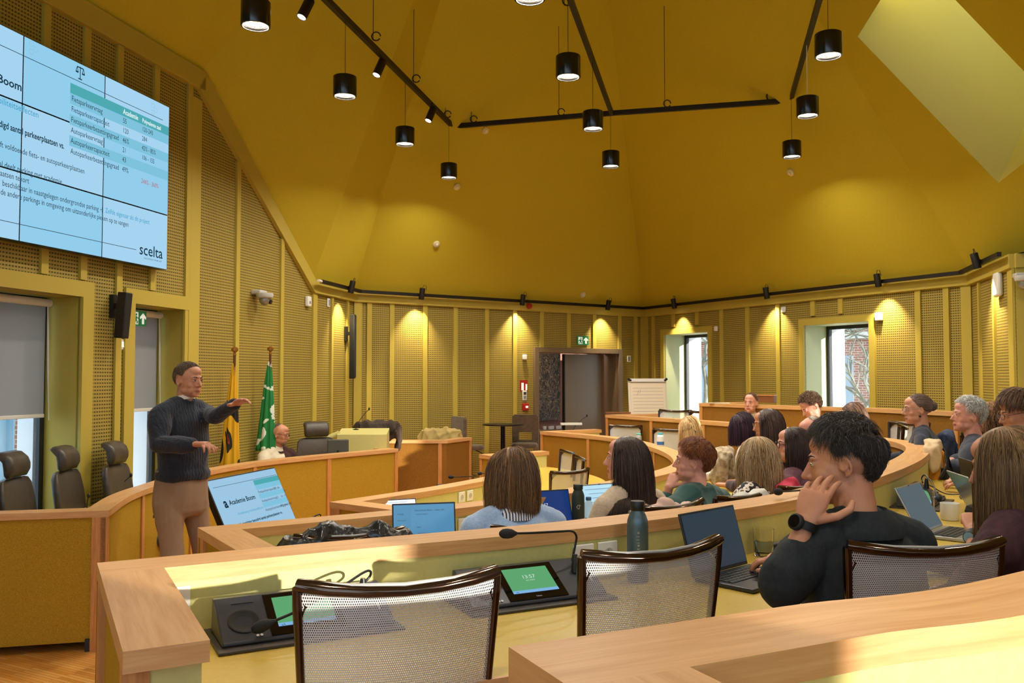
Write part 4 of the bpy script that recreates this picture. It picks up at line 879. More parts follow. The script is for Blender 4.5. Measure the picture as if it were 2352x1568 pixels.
def strands(name, roots, dirs, lens, parent, mats, A, colliders, grav=.2, steps=10, rad=.0016, wav=.0, wfreq=9, seed=1, lift=None, target=None, tk=.3, taper=.35, clump=0, curl=0, hug=False):
    r = np.random.RandomState(seed); n = len(roots); P = roots.copy(); D = dirs.copy(); step = (lens / steps)[:, None]; pts = [P.copy()]
    ph = r.uniform(0, 6.28, (n, 3)); hugr = 1.0 + r.uniform(0, 1, n) ** 3 * .05; down = np.array([0, 0, -1.0])
    if lift is None: lift = r.uniform(0, .01, n)
    for k in range(steps):
        g = grav if np.isscalar(grav) else grav[:, None]
        D = D + down * g
        if target is not None: v = target - P; D = D + tk * v / (np.linalg.norm(v, axis=1, keepdims=True) + 1e-6)
        if wav: D = D + wav * np.sin(ph + k * wfreq / steps)
        D /= np.linalg.norm(D, axis=1, keepdims=True) + 1e-9; Q = P + D * step
        for ci, (Mi, Mf, rr, lf) in enumerate(colliders):                # ellipsoids: world->unit, unit->world
            L_ = Q @ Mi[:3, :3].T + Mi[:3, 3]; R_ = rr[None, :] + (lift[:, None] * lf * min(1, (k + .6) / (steps * .28))); q = L_ / R_; d = np.linalg.norm(q, axis=1); ins = d < 1
            if ci == 0 and hug: ins = ins | (d > hugr)
            if ins.any(): sc_ = np.where(d[ins] > 1, hugr[ins], 1.0); L_[ins] = L_[ins] / d[ins][:, None] * sc_[:, None]; Q[ins] = L_[ins] @ Mf[:3, :3].T + Mf[:3, 3]
        D = (Q - P); D /= np.linalg.norm(D, axis=1, keepdims=True) + 1e-9; P = Q; pts.append(P.copy())
    pts = np.array(pts)                                   # steps+1, n, 3
    K = 3; T = np.gradient(pts, axis=0); T /= np.linalg.norm(T, axis=2, keepdims=True) + 1e-9
    ref = np.array([.31, .22, .92]); X = np.cross(T, ref); X /= np.linalg.norm(X, axis=2, keepdims=True) + 1e-9; Y = np.cross(T, X)
    rad_ = rad * (1 - (1 - taper) * (np.arange(steps + 1) / steps) ** 2)[:, None, None] * r.uniform(.7, 1.3, n)[None, :, None]
    V = np.stack([pts + rad_ * (math.cos(2 * PI * j / K) * X + math.sin(2 * PI * j / K) * Y) for j in range(K)], 2)   # s, n, K, 3
    V = V.transpose(1, 0, 2, 3).reshape(-1, 3); S1 = steps + 1
    base = (np.arange(n) * S1 * K)[:, None, None]; i = (np.arange(steps) * K)[None, :, None]; j = np.arange(K)[None, None, :]; j2 = (j + 1) % K
    Fc = np.stack([base + i + j, base + i + j2, base + i + K + j2, base + i + K + j], -1).reshape(-1, 4)
    me = bpy.data.meshes.new(name); me.vertices.add(len(V)); me.vertices.foreach_set('co', V.astype('f').ravel()); me.loops.add(Fc.size); me.loops.foreach_set('vertex_index', Fc.ravel().astype('i'))
    me.polygons.add(len(Fc)); me.polygons.foreach_set('loop_start', np.arange(0, Fc.size, 4, dtype='i')); me.polygons.foreach_set('loop_total', np.full(len(Fc), 4, 'i'))
    for m in mats: me.materials.append(m)
    mi = np.repeat(r.choice(len(mats), n), steps * K).astype('i'); me.polygons.foreach_set('material_index', mi); me.polygons.foreach_set('use_smooth', [True] * len(Fc)); me.update(); me.validate()
    o = bpy.data.objects.new(name, me); COL.objects.link(o); o.parent = parent; return o
HR = np.array([.0785, .098, .088]); HC = Vector((0, -.014, .031))
def hairline(az, style):         # lowest elevation of hair for an azimuth from the front (degrees)
    xs, ys = {'short': ([0, 40, 62, 74, 84, 96, 108, 122, 140, 180], [43, 40, 24, -2, 0, 6, -4, -28, -46, -54]), 'long': ([0, 40, 60, 75, 90, 110, 180], [42, 38, 22, -4, -14, -30, -45]),
              'bald': ([0, 60, 100, 120, 180], [95, 90, 40, 15, 0]), 'fringe': ([0, 40, 62, 78, 92, 110, 180], [34, 28, 16, -4, -10, -30, -45])}[style]
    return np.interp(az, xs, ys)
def make_hair(root, A, cols, style='short', kind='short', n=1800, length=.05, rad=.0018, lift=.012, seed=1, part=.0, grav=None, wav=.0, wfreq=9, bun=None, extra=None, sweep_=None, back=0.0, vol_top=0.0, name='hair', shoulders=None, steps=10, hl=0):
    mats = [M('hair_' + c.strip('#'), c, .42, spec=.5) for c in cols]; r = np.random.RandomState(seed)
    v = r.normal(0, 1, (n * 4, 3)); v /= np.linalg.norm(v, axis=1, keepdims=True); az = np.degrees(np.abs(np.arctan2(v[:, 0], v[:, 1]))); elv = np.degrees(np.arcsin(v[:, 2]))
    v = v[elv > hairline(az, style) + hl]; v = v[:n]; n = len(v); az = np.degrees(np.abs(np.arctan2(v[:, 0], v[:, 1]))); elv = np.degrees(np.arcsin(v[:, 2]))
    loc = v * HR * .99 + np.array(HC); nrm_ = v / HR; nrm_ /= np.linalg.norm(nrm_, axis=1, keepdims=True)
    if kind in ('long', 'bob'):
        sx = np.where(loc[:, 0] > part, 1, -1); t = np.stack([sx * 1.0, np.full(n, -.25 - back), np.full(n, -.35)], 1)
        t[az > 120] = np.array([0, -.6, -1]) + 0 * t[az > 120]; t += nrm_ * .12
    elif kind == 'short':
        sw = np.array(sweep_ if sweep_ else (0, -.6, -.5)); t = np.tile(sw, (n, 1)).astype(float); top_ = elv > 35; t = t + nrm_ * np.where(top_, .12 + vol_top * 2, .04)[:, None]; t[~top_] = np.array([0, -.85, -.42]) + nrm_[~top_] * .05; fr_ = (az < 62) & (elv < 62); t[fr_] = np.array([0, -.25, .55]) + nrm_[fr_] * (.25 + vol_top * 8)
    elif kind == 'back':
        t = np.tile(np.array([0, -1.0, .0]), (n, 1)) + nrm_ * .1
    elif kind == 'curly':
        t = nrm_ + r.normal(0, .9, (n, 3))
    tn = t - nrm_ * np.minimum(0, (t * nrm_).sum(1))[:, None]; tn += r.normal(0, .10, (n, 3)); tn /= np.linalg.norm(tn, axis=1, keepdims=True)
    Am = np.array(A); Rm = Am[:3, :3]; loc = loc @ Rm.T + Am[:3, 3]; tn = tn @ Rm.T
    C = A @ Matrix.Translation(HC); col = [(np.array(C.inverted()), np.array(C), HR * 1.0, 1.0)]
    face = A @ Matrix.Translation((0, .012, -.03)); col.append((np.array(face.inverted()), np.array(face), np.array([.069, .078, .092]), .6))
    if shoulders is not None:
        for (c, rr) in shoulders: Mt = Matrix.Translation(c); col.append((np.array(Mt.inverted()), np.array(Mt), np.array(rr), .6))
    ln = length * r.uniform(.8, 1.08, n)
    if kind in ('long', 'bob'):                             # even hem: roots higher up get longer strands
        hz = (loc[:, 2] - (A @ Vector((0, 0, -.11))).z); ln = (np.maximum(hz, 0) + length - .12) * r.uniform(.93, 1.05, n) + .05 * (elv > 30)
    if kind == 'short' and vol_top: ln = ln * np.where(elv > 25, 1.5, .75)
    if kind == 'short': ln = ln * np.where((az < 60) & (elv < 58), .45, 1)
    if kind == 'short': ln = ln * np.where((az > 68) & (az < 118) & (elv < 28), .45, 1)
    lf = r.uniform(0, 1, n) ** .7 * lift
    if vol_top: lf = lf + np.clip((elv - 10) / 60, 0, 1) * vol_top * r.uniform(.3, 1, n)
    g = grav if grav is not None else {'long': .75, 'bob': .65, 'short': .22, 'back': .02, 'curly': .0}[kind]
    tg = None; tk = 0
    if bun is not None:
        tg = np.array(A @ Vector(bun))[None, :]; tk = .5; d = np.linalg.norm(loc - tg, axis=1); ln = d * 1.12; g = 0.0
    # under-layer that closes the gaps between the strands
    mb = MB(); q = []; nn = 40; mm = 24; B_ = {}
    for i in range(mm + 1):
        for k in range(nn):
            e_ = PI / 2 - PI * i / mm * .82; a_ = 2 * PI * k / nn; vv = Vector((math.sin(a_) * math.cos(e_), math.cos(a_) * math.cos(e_), math.sin(e_))); azd = abs(math.degrees(math.atan2(vv.x, vv.y)))
            ok = math.degrees(e_) > hairline(azd, style) + hl - 2; up_ = vol_top * .15 * max(0, min(1, (math.degrees(e_) - 10) / 60))
            p = A @ (Vector((vv.x * (HR[0] + .0015 + up_), vv.y * (HR[1] + .0015 + up_), vv.z * (HR[2] + .0015 + up_))) + HC); mb.v.append(p); B_[(i, k)] = ok
    for i in range(mm):
        for k in range(nn):
            k2 = (k + 1) % nn
            if B_[(i, k)] and B_[(i + 1, k)] and B_[(i, k2)] and B_[(i + 1, k2)]: mb.f.append([i * nn + k, (i + 1) * nn + k, (i + 1) * nn + k2, i * nn + k2]); mb.m.append(0)
    o = mb.build(name, mats[:1], root, 180)
    s = strands('hair_strands', loc, tn, ln, o, mats, A, col, grav=g, steps=steps, rad=rad, wav=wav, wfreq=wfreq, seed=seed, lift=lf, target=tg, tk=tk, hug=(kind == 'short'))
    if bun is not None and extra != 'tail':
        rb = .034; c = np.array(A @ (Vector(bun))); u_ = r.normal(0, 1, (420, 3)); u_ /= np.linalg.norm(u_, axis=1, keepdims=True); t2 = np.cross(u_, r.normal(0, 1, (420, 3))); t2 /= np.linalg.norm(t2, axis=1, keepdims=True)
        Mt = Matrix.Translation(Vector(c)); strands('hair_bun', c + u_ * rb * .8, t2, np.full(420, .07), o, mats, A, [(np.array(Mt.inverted()), np.array(Mt), np.array([rb * .8] * 3), 1.0)], grav=0, rad=rad * 1.3, target=c[None, :], tk=.5, seed=seed + 5)
    if extra == 'tail':
        c = np.array(A @ Vector(bun)); m_ = 260; strands('ponytail', c + r.normal(0, .012, (m_, 3)), np.tile(np.array(A.to_3x3() @ Vector((0, -.8, .2))), (m_, 1)) + r.normal(0, .15, (m_, 3)), r.uniform(.16, .26, m_), o, mats, A, col, grav=.35, rad=rad, seed=seed + 9)
    return o
def eyes(root, A, w_=1.0, closed=False, look=(0, 0), brow='#3a2a1e', fem=False):
    if not closed:
        for s in (-1, 1):
            T = A @ Matrix.Translation((s * .0305 * w_, .0755, .0025)); mb = MB(); mb.ball((0, 0, 0), (.0125, .0098, .0060), 16, T=T); e = mb.build('eye', m_eyew, root, 180)
            mb = MB(); mb.ball((look[0] * .004, .0072, look[1] * .002), (.0052, .0034, .0050), 12, T=T); mb.build('iris', m_iris, e, 180)
            mb = MB(); mb.tube([T @ Vector((x * .0155, .0105 * math.sqrt(max(0, 1 - x * x * .8)) + .0005, .0052 * (1 - x * x * .9) + .0005)) for x in (-1, -.6, 0, .6, 1)], .0012, 5); mb.build('eyelashes', m_iris, root, 60)
    bm_ = M('brow_' + brow.strip('#'), brow, .8)
    for s in (-1, 1):
        mb = MB(); mb.tube([A @ Vector((s * x, y, z)) for x, y, z in ((.012, .0885, .0215), (.024, .0880, .0265), (.036, .0825, .0275), (.046, .0715, .0235))], [.0016, .0030, .0027, .001], 7, flat=1.0); mb.build('eyebrow', bm_, root, 180)
    mb = MB()
    mb.tube([A @ Vector((x, .0935 - 14 * x * x, -.0660 + 1.5 * x * x)) for x in (-.019, -.011, 0, .011, .019)], [.0008, .0018, .0020, .0018, .0008], 6); mb.build('mouth_line', M('lip_line', '#8c4c42', .5), root, 180)
def glasses(root, A, col='#1a1a1c', r=.021, h=.017, thick=.0014, rim=True, name='glasses'):
    g = M('frame_' + col.strip('#'), col, .3, .3); mb = MB()
    for s in (-1, 1):
        mb.tube([A @ Vector((s * (.032 + r * math.cos(a)), .0985 - .004 * (math.cos(a) + 0) , .002 + h * math.sin(a))) for a in [2 * PI * k / 20 for k in range(21)]], thick, 6)
        mb.tube([A @ Vector(p) for p in ((s * (.032 + r), .0945, .006), (s * .071, .082, .008), (s * .080, .0, .010), (s * .078, -.015, -.002))], thick, 6)
    mb.tube([A @ Vector(p) for p in ((-.011, .103, .006), (0, .107, .009), (.011, .103, .006))], thick, 6)
    o = mb.build(name, g, root, 60)
    for s in (-1, 1):
        mb = MB(); mb.lathe([(.001, 0), (1, 0)], 20, T=A @ Matrix.Translation((s * .032, .0985, .002)) @ Matrix.Rotation(PI / 2, 4, 'X') @ Matrix.Diagonal((r, h, 1, 1)), caps=False); mb.build('lens', M('spectacle_lens', '#ffffff', .02, alpha=.10), o)
    return o
def person(label, pos, z, rz, hc, he=(0, 0, 0), fem=False, skin=None, top=None, top_mat=None, voxel=.006, lean=0.0, neckb=None, arms=None, cuffs=(.9, .9), hands=((.5, 1), (.5, 1)), trousers='#3a3f4a', collar=None, stand=False, legs=None, build_=1.0, sleeves='long', head_kw=None, seed=1, amp=.011, name='person', hem=None, shoe='#2a2522', cat='person', skirt=None, chest=1.0, brow='#3a2a1e', look=(0, 0), closed=False, torso_rings=None, cloth_name='sweater', neck_open=.0, sh=.175, group=None, handA=None, fold_f=16):
    """local frame: facing +Y, +X the person's right... pos on the floor of height z; hc head centre, he head rotation (pitch, roll, yaw) in degrees"""
    root = thing(name, label, cat, (pos[0], pos[1], z), R(rz), group); skin = skin or sk_fair; b = build_
    Hp = Vector(hc); A = Matrix.Translation(Hp) @ Euler((R(he[0]), R(he[1]), R(he[2])), 'XYZ').to_matrix().to_4x4(); hk = head_kw or {}
    hip = Vector((0, -.02, .95 if stand else .50)); nb = Vector(neckb) if neckb else Vector((Hp.x * .6, Hp.y - .038, Hp.z - .172))
    ch = hip.lerp(nb, .66) + Vector((0, -.015 if not stand else -.005, 0)); wa = hip.lerp(nb, .33) + Vector((0, .0, 0))
    shl = (Vector((-sh * b, nb.y - .0, nb.z - .062)), Vector((sh * b, nb.y - .0, nb.z - .062)))
    if arms is None: arms = ((Vector((-.24, nb.y + .08, nb.z - .30)), Vector((-.14, nb.y + .32, .76))), (Vector((.24, nb.y + .08, nb.z - .30)), Vector((.14, nb.y + .32, .76))))
    up = (nb - hip).normalized(); Rt = up.to_track_quat('Z', 'Y').to_matrix(); Rt = frame((0, 0, 0), (1, 0, 0), up.cross(Vector((1, 0, 0)))).to_3x3()
    def torso(mb, e, neck=True):
        k = chest
        rings = [(hip + Vector((0, 0, -.09)), .13 * b + e * 1.5, .10 * b + e * 1.5), (hip, .174 * b + e, .130 * b + e), (wa, (.135 if fem else .148) * b + e, .105 * b + e), (ch, .158 * b * (1 if not fem else .95) + e, .112 * b * k + e), (ch.lerp(nb, .55), .165 * b + e, .100 * b + e), (ch.lerp(nb, .86), .125 * b + e, .072 * b + e), (nb + up * .012, .068 + e * .6, .062 + e * .6)]
        if stand and e > 0: rings[:2] = [(hip + Vector((0, 0, .13)), .160 * b + e, .118 * b + e), (hip + Vector((0, 0, .17)), .166 * b + e, .124 * b + e)]
        if neck: rings.append((nb + up * .035, .058 + e, .058 + e))
        C = []
        for i in range(len(rings) - 1):                     # smooth the stack of sections
            for q in range(3):
                t = q / 3; c0, a0, b0 = rings[i]; c1, a1, b1 = rings[i + 1]; C.append(ering(c0.lerp(c1, t), a0 + (a1 - a0) * t, b0 + (b1 - b0) * t, Rt))
        C.append(ering(rings[-1][0], rings[-1][1], rings[-1][2], Rt)); mb.loft(C)
        if fem and k >= 1:
            for s in (-1, 1): mb.ball(ch + Rt @ Vector((s * .07, .075, .0)), (.064 + e, .040 + e, .060 + e), 16)
        for s_ in shl: mb.ball(s_, .055 * b + e * .7, 16); mb.tube([nb + up * .005, nb.lerp(s_, .5) + Vector((0, 0, .010)), s_], [.055 + e, .054 * b + e, .050 * b + e], 14)
    def limb(mb, i, e, t_end=1.0, cuff=0):
        el_, wr = arms[i]; s_ = shl[i]; el_ = Vector(el_); wr = Vector(wr); f = .92 if fem else 1.0
        seg(mb, s_, el_, (.052 * b * f + e), (.041 * b * f + e), m=.04)
        if t_end > 0: w2_ = el_.lerp(wr, t_end); seg(mb, el_, w2_, .041 * b * f + e, (.041 * b * f + (.027 * f - .041 * b * f) * t_end) + e, m=.05); return w2_
    if stand:
        lg = legs or (((-.095, -.01, .90), (-.10, .03, .49), (-.11, -.02, .09)), ((.095, -.01, .90), (.11, .05, .49), (.13, .03, .09)))
    else:
        lg = legs or (((-.10, .0, .50), (-.13, .44, .51), (-.12, .42, .10)), ((.10, .0, .50), (.13, .44, .51), (.12, .42, .10)))
    def leg(mb, i, e):
        h, k, a = [Vector(p) for p in lg[i]]; seg(mb, h, k, .084 * b + e, .055 * b + e); seg(mb, k, a, .054 * b + e, .038 * b + e, m=.07)
    # body: one continuous surface
    mb = MB(); torso(mb, -.028 if stand else -.012); mb.tube([nb - up * .03, nb + up * .03, A @ Vector((0, -.022, -.055)), A @ Vector((0, -.015, .0))], [(.054 if fem else .062) * hk.get('nk', 1), (.050 if fem else .058) * hk.get('nk', 1), (.050 if fem else .057), .055], 18)
    head_mb(mb, A, fem, **{k: v for k, v in hk.items() if k not in ('nk',)})
    HAs = []
    for i in (0, 1):
        limb(mb, i, -.003); side = 1 if i == 0 else -1; wr = Vector(arms[i][1]); el_ = Vector(arms[i][0])
        if handA and handA[i] is not None: HA = handA[i]
        else:
            d = (wr - el_).normalized(); bk = Vector((0, 0, 1)) if abs(d.z) < .85 else Vector((0, 1 if d.z < 0 else -1, 0)); x = d.cross(bk); HA = frame(wr, x, d)
        HAs.append(HA); hd = hands[i]; hand(mb, HA, side, hd[0], .3, hd[1], .93 if fem else 1.03, curls=hd[2] if len(hd) > 2 else None)
        leg(mb, i, -.004); a = Vector(lg[i][2]); mb.ball(a + Vector((0, .05, -.045)), (.035, .10, .03), 12)
    hair_safe = remesh(mb, voxel, 2, [skin, M('lip_' + skin.name, '#b56a5c' if fem else '#ad6c58', .45)], 'body', root, .45)
    me = hair_safe.data; n = len(me.polygons); ce = np.empty(n * 3, 'f'); me.polygons.foreach_get('center', ce); ce = ce.reshape(-1, 3); Ai = np.array(A.inverted()); L_ = ce @ Ai[:3, :3].T + Ai[:3, 3]
    mi = ((np.abs(L_[:, 0]) < .021) & (L_[:, 1] > .080) & (L_[:, 2] > -.0765) & (L_[:, 2] < -.0575 - .12 * np.abs(L_[:, 0]) * .4)).astype('i'); me.polygons.foreach_set('material_index', mi)
    # clothes
    tm = top_mat or M('cloth_' + top.strip('#'), top, .85, sheen=.2, noise=(60, top), bump=(180, .25, .003))
    mb = MB(); torso(mb, .018 if stand else .010, neck_open <= 0)
    for i in (0, 1):
        if sleeves == 'long': limb(mb, i, .016, cuffs[i])
        elif sleeves == 'roll': limb(mb, i, .013, .22)
    fold = folds(seed, amp, fold_f); Hi_ = HAs
    remesh(mb, max(voxel, .006), 8, tm, cloth_name, root, .6, fold)
    mb = MB()
    for i in (0, 1): leg(mb, i, .009)
    mb.loft([ering(hip + Vector((0, 0, z_)), .170 * b * k_ * (.97 if stand else 1), .128 * b * k_ * (1.0 if stand else 1)) for z_, k_ in (((-.12, .84), (-.08, 1.02), (-.02, 1.08), (.06, 1.05), (.14, 1.0), (.20, .97)) if stand else ((-.12, .78), (-.08, .96), (-.04, 1), (.0, 1), (.04, .97), (.09, .90)))]); 
    remesh(mb, max(voxel, .009), 3, M('cloth_' + trousers.strip('#'), trousers, .9, bump=(200, .2, .003)), 'trousers', root, .5, folds(seed + 3, amp, 14))
    for i in (0, 1):
        a = Vector(lg[i][2]); mb = MB(); yaw = 0
        mb.loft([ering(a + Vector((0, y, -.05)), .0, .0) for y in ()] or [ering(a + Vector((0, .045, -.088 + h_)), .048 * k_, .135 * k_) for h_, k_ in ((0, 1), (.025, 1.0), (.05, .86), (.075, .6), (.085, .3))]); mb.build('shoe', M('shoe_' + shoe.strip('#'), shoe, .5), root, 60)
    eyes(root, A, hk.get('wide', 1) * (.96 if fem else 1), closed, look, brow, fem)
    return root, A, nb, shl, HAs
# ================================================================= THE CAST
SEATS = []
def who(label, hx, hy, Y, k, rz, he=(0, 0, 0), ly=.06, hcy=None, **kw):
    h = WY(hx, hy, Y); z = TIER[k] if k is not None else 0; a = R(rz); f = Vector((-math.sin(a), math.cos(a))); pos = (h.x - f.x * ly, h.y - f.y * ly)
    inv = (Matrix.Translation((pos[0], pos[1], z)) @ Matrix.Rotation(a, 4, 'Z')).inverted(); loc = lambda px, py, Y_: inv @ WY(px, py, Y_)
    hc = (0, ly, h.z - z)
    for key in ('arms',):
        if key in kw and kw[key] is not None:
            kw[key] = tuple((loc(*e_) if len(e_) == 3 and isinstance(e_[0], (int, float)) and abs(e_[0]) > 10 else Vector(e_), loc(*w_) if abs(w_[0]) > 10 else Vector(w_)) for e_, w_ in kw[key])
    hw = kw.pop('handW', None)
    if hw:
        o_ = loc(*hw[1]); HA_ = frame(o_, Vector((1, 0, 0)), loc(*hw[2]) - o_); y_ = (loc(*hw[2]) - o_).normalized(); z_ = inv.to_3x3() @ Vector(hw[3]); z_ = (z_ - y_ * z_.dot(y_)).normalized(); x_ = y_.cross(z_)
        HA_ = Matrix((x_, y_, z_)).transposed().to_4x4(); HA_.translation = o_; kw['handA'] = (HA_, None) if hw[0] == 0 else (None, HA_)
    r = person(label, pos, z, rz, hc, he, **kw)
    if not kw.get('stand'): SEATS.append((pos, z, rz, label))
    return r + (loc,)
def sho(nb, w_=.19): return [((0, nb.y - .005, nb.z - .075), (w_, .085, .078))]
def ring_part(root, nm, c, ax, r, h, mat, nn=24):
    q = Vector(ax).normalized().to_track_quat('Z', 'Y').to_matrix().to_4x4(); q.translation = c; mb = MB(); mb.lathe([(r - .003, -h / 2), (r, -h / 2), (r + .001, 0), (r, h / 2), (r - .003, h / 2)], nn, T=q, caps=False); return mb.build(nm, mat, root, 60)
def collar(root, nb, mat, r=.068, h=.05, nm='collar', tilt=.0, y=0, flare=.016, dip=.035):
    mb = MB(); rings = []
    for q, (dr, dz) in enumerate(((flare, -.028), (.008, .0), (-.004, h * .6), (.0, h), (.010, h * .75), (flare + .008, .01), (flare + .012, -.02))):
        rings.append([Vector(((r + dr) * math.cos(a) * 1.02, nb.y + y + (r + dr) * math.sin(a), nb.z + dz - tilt * math.sin(a) * .5 - (dip if dz > 0 else dip * .6) * max(0, math.sin(a)) ** 2)) for a in [2 * PI * k / 32 for k in range(32)]])
    mb.loft(rings, caps=False); return mb.build(nm, mat, root, 80)

# ---- the standing speaker
def cable_knit():
    m = M('navy_cable_knit', '#151c2b', .9, sheen=.15); nt = m.node_tree; N = nt.nodes; L = nt.links; tc = N.new('ShaderNodeTexCoord'); wv = N.new('ShaderNodeTexWave'); wv.inputs['Scale'].default_value = 14; wv.inputs['Distortion'].default_value = 5; wv.inputs['Detail Scale'].default_value = 3
    bp = N.new('ShaderNodeBump'); bp.inputs['Strength'].default_value = .45; bp.inputs['Distance'].default_value = .005; L.new(tc.outputs['Object'], wv.inputs[0]); L.new(wv.outputs[0], bp.inputs['Height']); L.new(bp.outputs[0], N['Principled BSDF'].inputs['Normal']); return m
root, A, nb, shl, HA, loc = who('person standing, in a dark navy knitted sweater and brown trousers, arm stretched out', 434, 873, 5.9, 0, -118, (-4, 0, 4), ly=.03, stand=True, fem=False, skin=sk_rud, top='#1b2434', top_mat=cable_knit(), trousers='#94785f', voxel=.005, build_=1.06, sh=.18,
    arms=(((494, 955, 5.80), (541, 928, 5.62)), ((360, 1022, 5.62), (448, 1020, 5.50))), cuffs=(.95, .92), hands=((.28, 1, (.15, .22, .4, .5)), (.55, .7)), amp=.012, brow='#2e2018', legs=(((-.10, -.01, .93), (-.13, .06, .50), (-.13, -.02, .09)), ((.10, -.01, .93), (.13, .05, .50), (.17, .03, .09))), seed=4, fold_f=12)
make_hair(root, A, ['#6b5540', '#57422f', '#8d7a63'], 'short', 'short', n=5200, length=.020, rad=.0011, lift=.007, hl=1, seed=2, sweep_=(.1, .5, -.2), grav=.1)
ring_part(root, 'shirt_collar', nb + Vector((0, -.004, .046)), (0, -.28, 1), .068, .032, M('cream_shirt', '#e3dccb', .8), 32)
# ---- seated man with glasses at the head table
root, A, nb, shl, HA, loc = who('person seated at the head table, bald with glasses and a cream and brown sweater', 643, 997, 9.8, 0, -128, (-10, 0, 36), skin=sk_rud, top='#d9cbb0', voxel=.006, seed=5, amp=.012, ly=.02, legs=(((-.10, .0, .50), (-.12, .26, .50), (-.12, .22, .10)), ((.10, .0, .50), (.12, .26, .50), (.12, .22, .10))),
    top_mat=(lambda: (lambda m: m)(M('cream_brown_sweater', '#d9cbb0', .9)))(), arms=((None) if False else ((-.25, .04, .80), (-.12, .20, .80)), ((.25, .04, .80), (.10, .22, .80))))
m = MATS['cream_brown_sweater']; nt = m.node_tree; N = nt.nodes; L = nt.links; tc = N.new('ShaderNodeTexCoord'); sx = N.new('ShaderNodeSeparateXYZ'); gt = N.new('ShaderNodeMath'); gt.operation = 'GREATER_THAN'; gt.inputs[1].default_value = -.03; mx = N.new('ShaderNodeMix'); mx.data_type = 'RGBA'
mx.inputs[6].default_value = lin('#3a1d1a'); mx.inputs[7].default_value = lin('#ddd0b6'); L.new(tc.outputs['Object'], sx.inputs[0]); L.new(sx.outputs[0], gt.inputs[0]); L.new(gt.outputs[0], mx.inputs[0]); L.new(mx.outputs[2], N['Principled BSDF'].inputs[0])
make_hair(root, A, ['#5a4a3c', '#7c7066'], 'bald', 'short', n=1500, length=.008, rad=.0012, lift=.002, seed=2)
strand_b = None
mb = MB(); mb.ball((0, .062, -.088), (.040, .034, .030), 18, T=A); mb.build('beard', M('grey_stubble', '#8a6a58', .9, noise=(120, '#6e584c')), root, 180)
glasses(root, A, '#15151a', thick=.0018); collar(root, nb, M('dark_brown_neckband', '#3a1d1a', .9), r=.060, h=.02, flare=.01)

# ---- women and men round the first ring
root, A, nb, shl, HA, loc = who('person seen from behind, bobbed light brown hair, fuzzy light blue sweater over striped collar', 1174, 1088, 4.0, 1, 22, (-12, 0, 22), fem=True, top='#8fb0dc', top_mat=M('light_blue_mohair', '#93b2dd', .95, sheen=.8, noise=(90, '#a9c2e4', 5), bump=(240, .5, .006)), voxel=.005, build_=1.08, seed=7)
make_hair(root, A, ['#8a6440', '#a57c52', '#6b4a2e', '#5c4230'], 'long', 'bob', n=11000, length=.155, rad=.0010, lift=.026, wav=.09, seed=8, shoulders=sho(nb), steps=14)
def stripes():
    m = M('navy_white_stripe', '#e8e8ee', .8); nt = m.node_tree; N = nt.nodes; L = nt.links; tc = N.new('ShaderNodeTexCoord'); wv = N.new('ShaderNodeTexWave'); wv.inputs['Scale'].default_value = 26; wv.bands_direction = 'X'; r_ = N.new('ShaderNodeValToRGB'); r_.color_ramp.interpolation = 'CONSTANT'; r_.color_ramp.elements[1].position = .62
    r_.color_ramp.elements[0].color = lin('#e8e8ee'); r_.color_ramp.elements[1].color = lin('#28314e'); L.new(tc.outputs['Object'], wv.inputs[0]); L.new(wv.outputs[0], r_.inputs[0]); L.new(r_.outputs[0], N['Principled BSDF'].inputs[0]); return m
collar(root, nb, stripes(), r=.066, h=.045, flare=.022)
root, A, nb, shl, HA, loc = who('person with very long straight dark brown hair and a beige sweater', 1436, 1054, 4.55, 1, 38, (2, 0, 34), fem=True, top='#cbb8a0', top_mat=M('beige_wool', '#ccb9a2', .95, noise=(50, '#bfab92'), bump=(90, .6, .006)), voxel=.005, seed=9, skin=sk_pink)
make_hair(root, A, ['#33231c', '#4a352b', '#241813', '#5b463c'], 'long', 'long', n=11000, length=.40, rad=.0010, lift=.020, wav=.06, seed=10, shoulders=sho(nb, .20), steps=16, back=.8, hl=4)
root, A, nb, shl, HA, loc = who('person with short auburn hair in a dark green blouse, resting the chin on a hand', 1592, 1060, 4.9, 1, 40, (2, 0, 34), fem=True, top='#1f4a45', voxel=.005, build_=1.12, seed=11, skin=sk_pink, amp=.014,
    arms=(((1522, 1180, 4.95), (1537, 1118, 4.92)), ((.24, .16, .72), (.12, .36, .77))), hands=((1.0, .5), (.5, 1)), cuffs=(.55, .9), handW=(0, (1537, 1118, 4.92), (1556, 1082, 4.95), (-.75, -.6, .1)))
make_hair(root, A, ['#7c3f1e', '#96552c', '#5e2e16', '#a8683a'], 'short', 'short', n=6500, length=.050, rad=.0014, lift=.014, vol_top=.012, seed=12, sweep_=(.1, .3, -.2), wav=.22, wfreq=5, grav=.3)
root, A, nb, shl, HA, loc = who('person seen from behind with shoulder length blonde hair and a black and white patterned blouse', 1736, 1048, 5.3, 1, 38, (-6, 0, 14), fem=True, top='#201c1e', voxel=.006, seed=13, build_=1.05)
m = MATS['cloth_201c1e']; nt = m.node_tree; N = nt.nodes; L = nt.links; tc = N.new('ShaderNodeTexCoord'); vo = N.new('ShaderNodeTexVoronoi'); vo.inputs['Scale'].default_value = 20; r_ = N.new('ShaderNodeValToRGB'); r_.color_ramp.interpolation = 'CONSTANT'
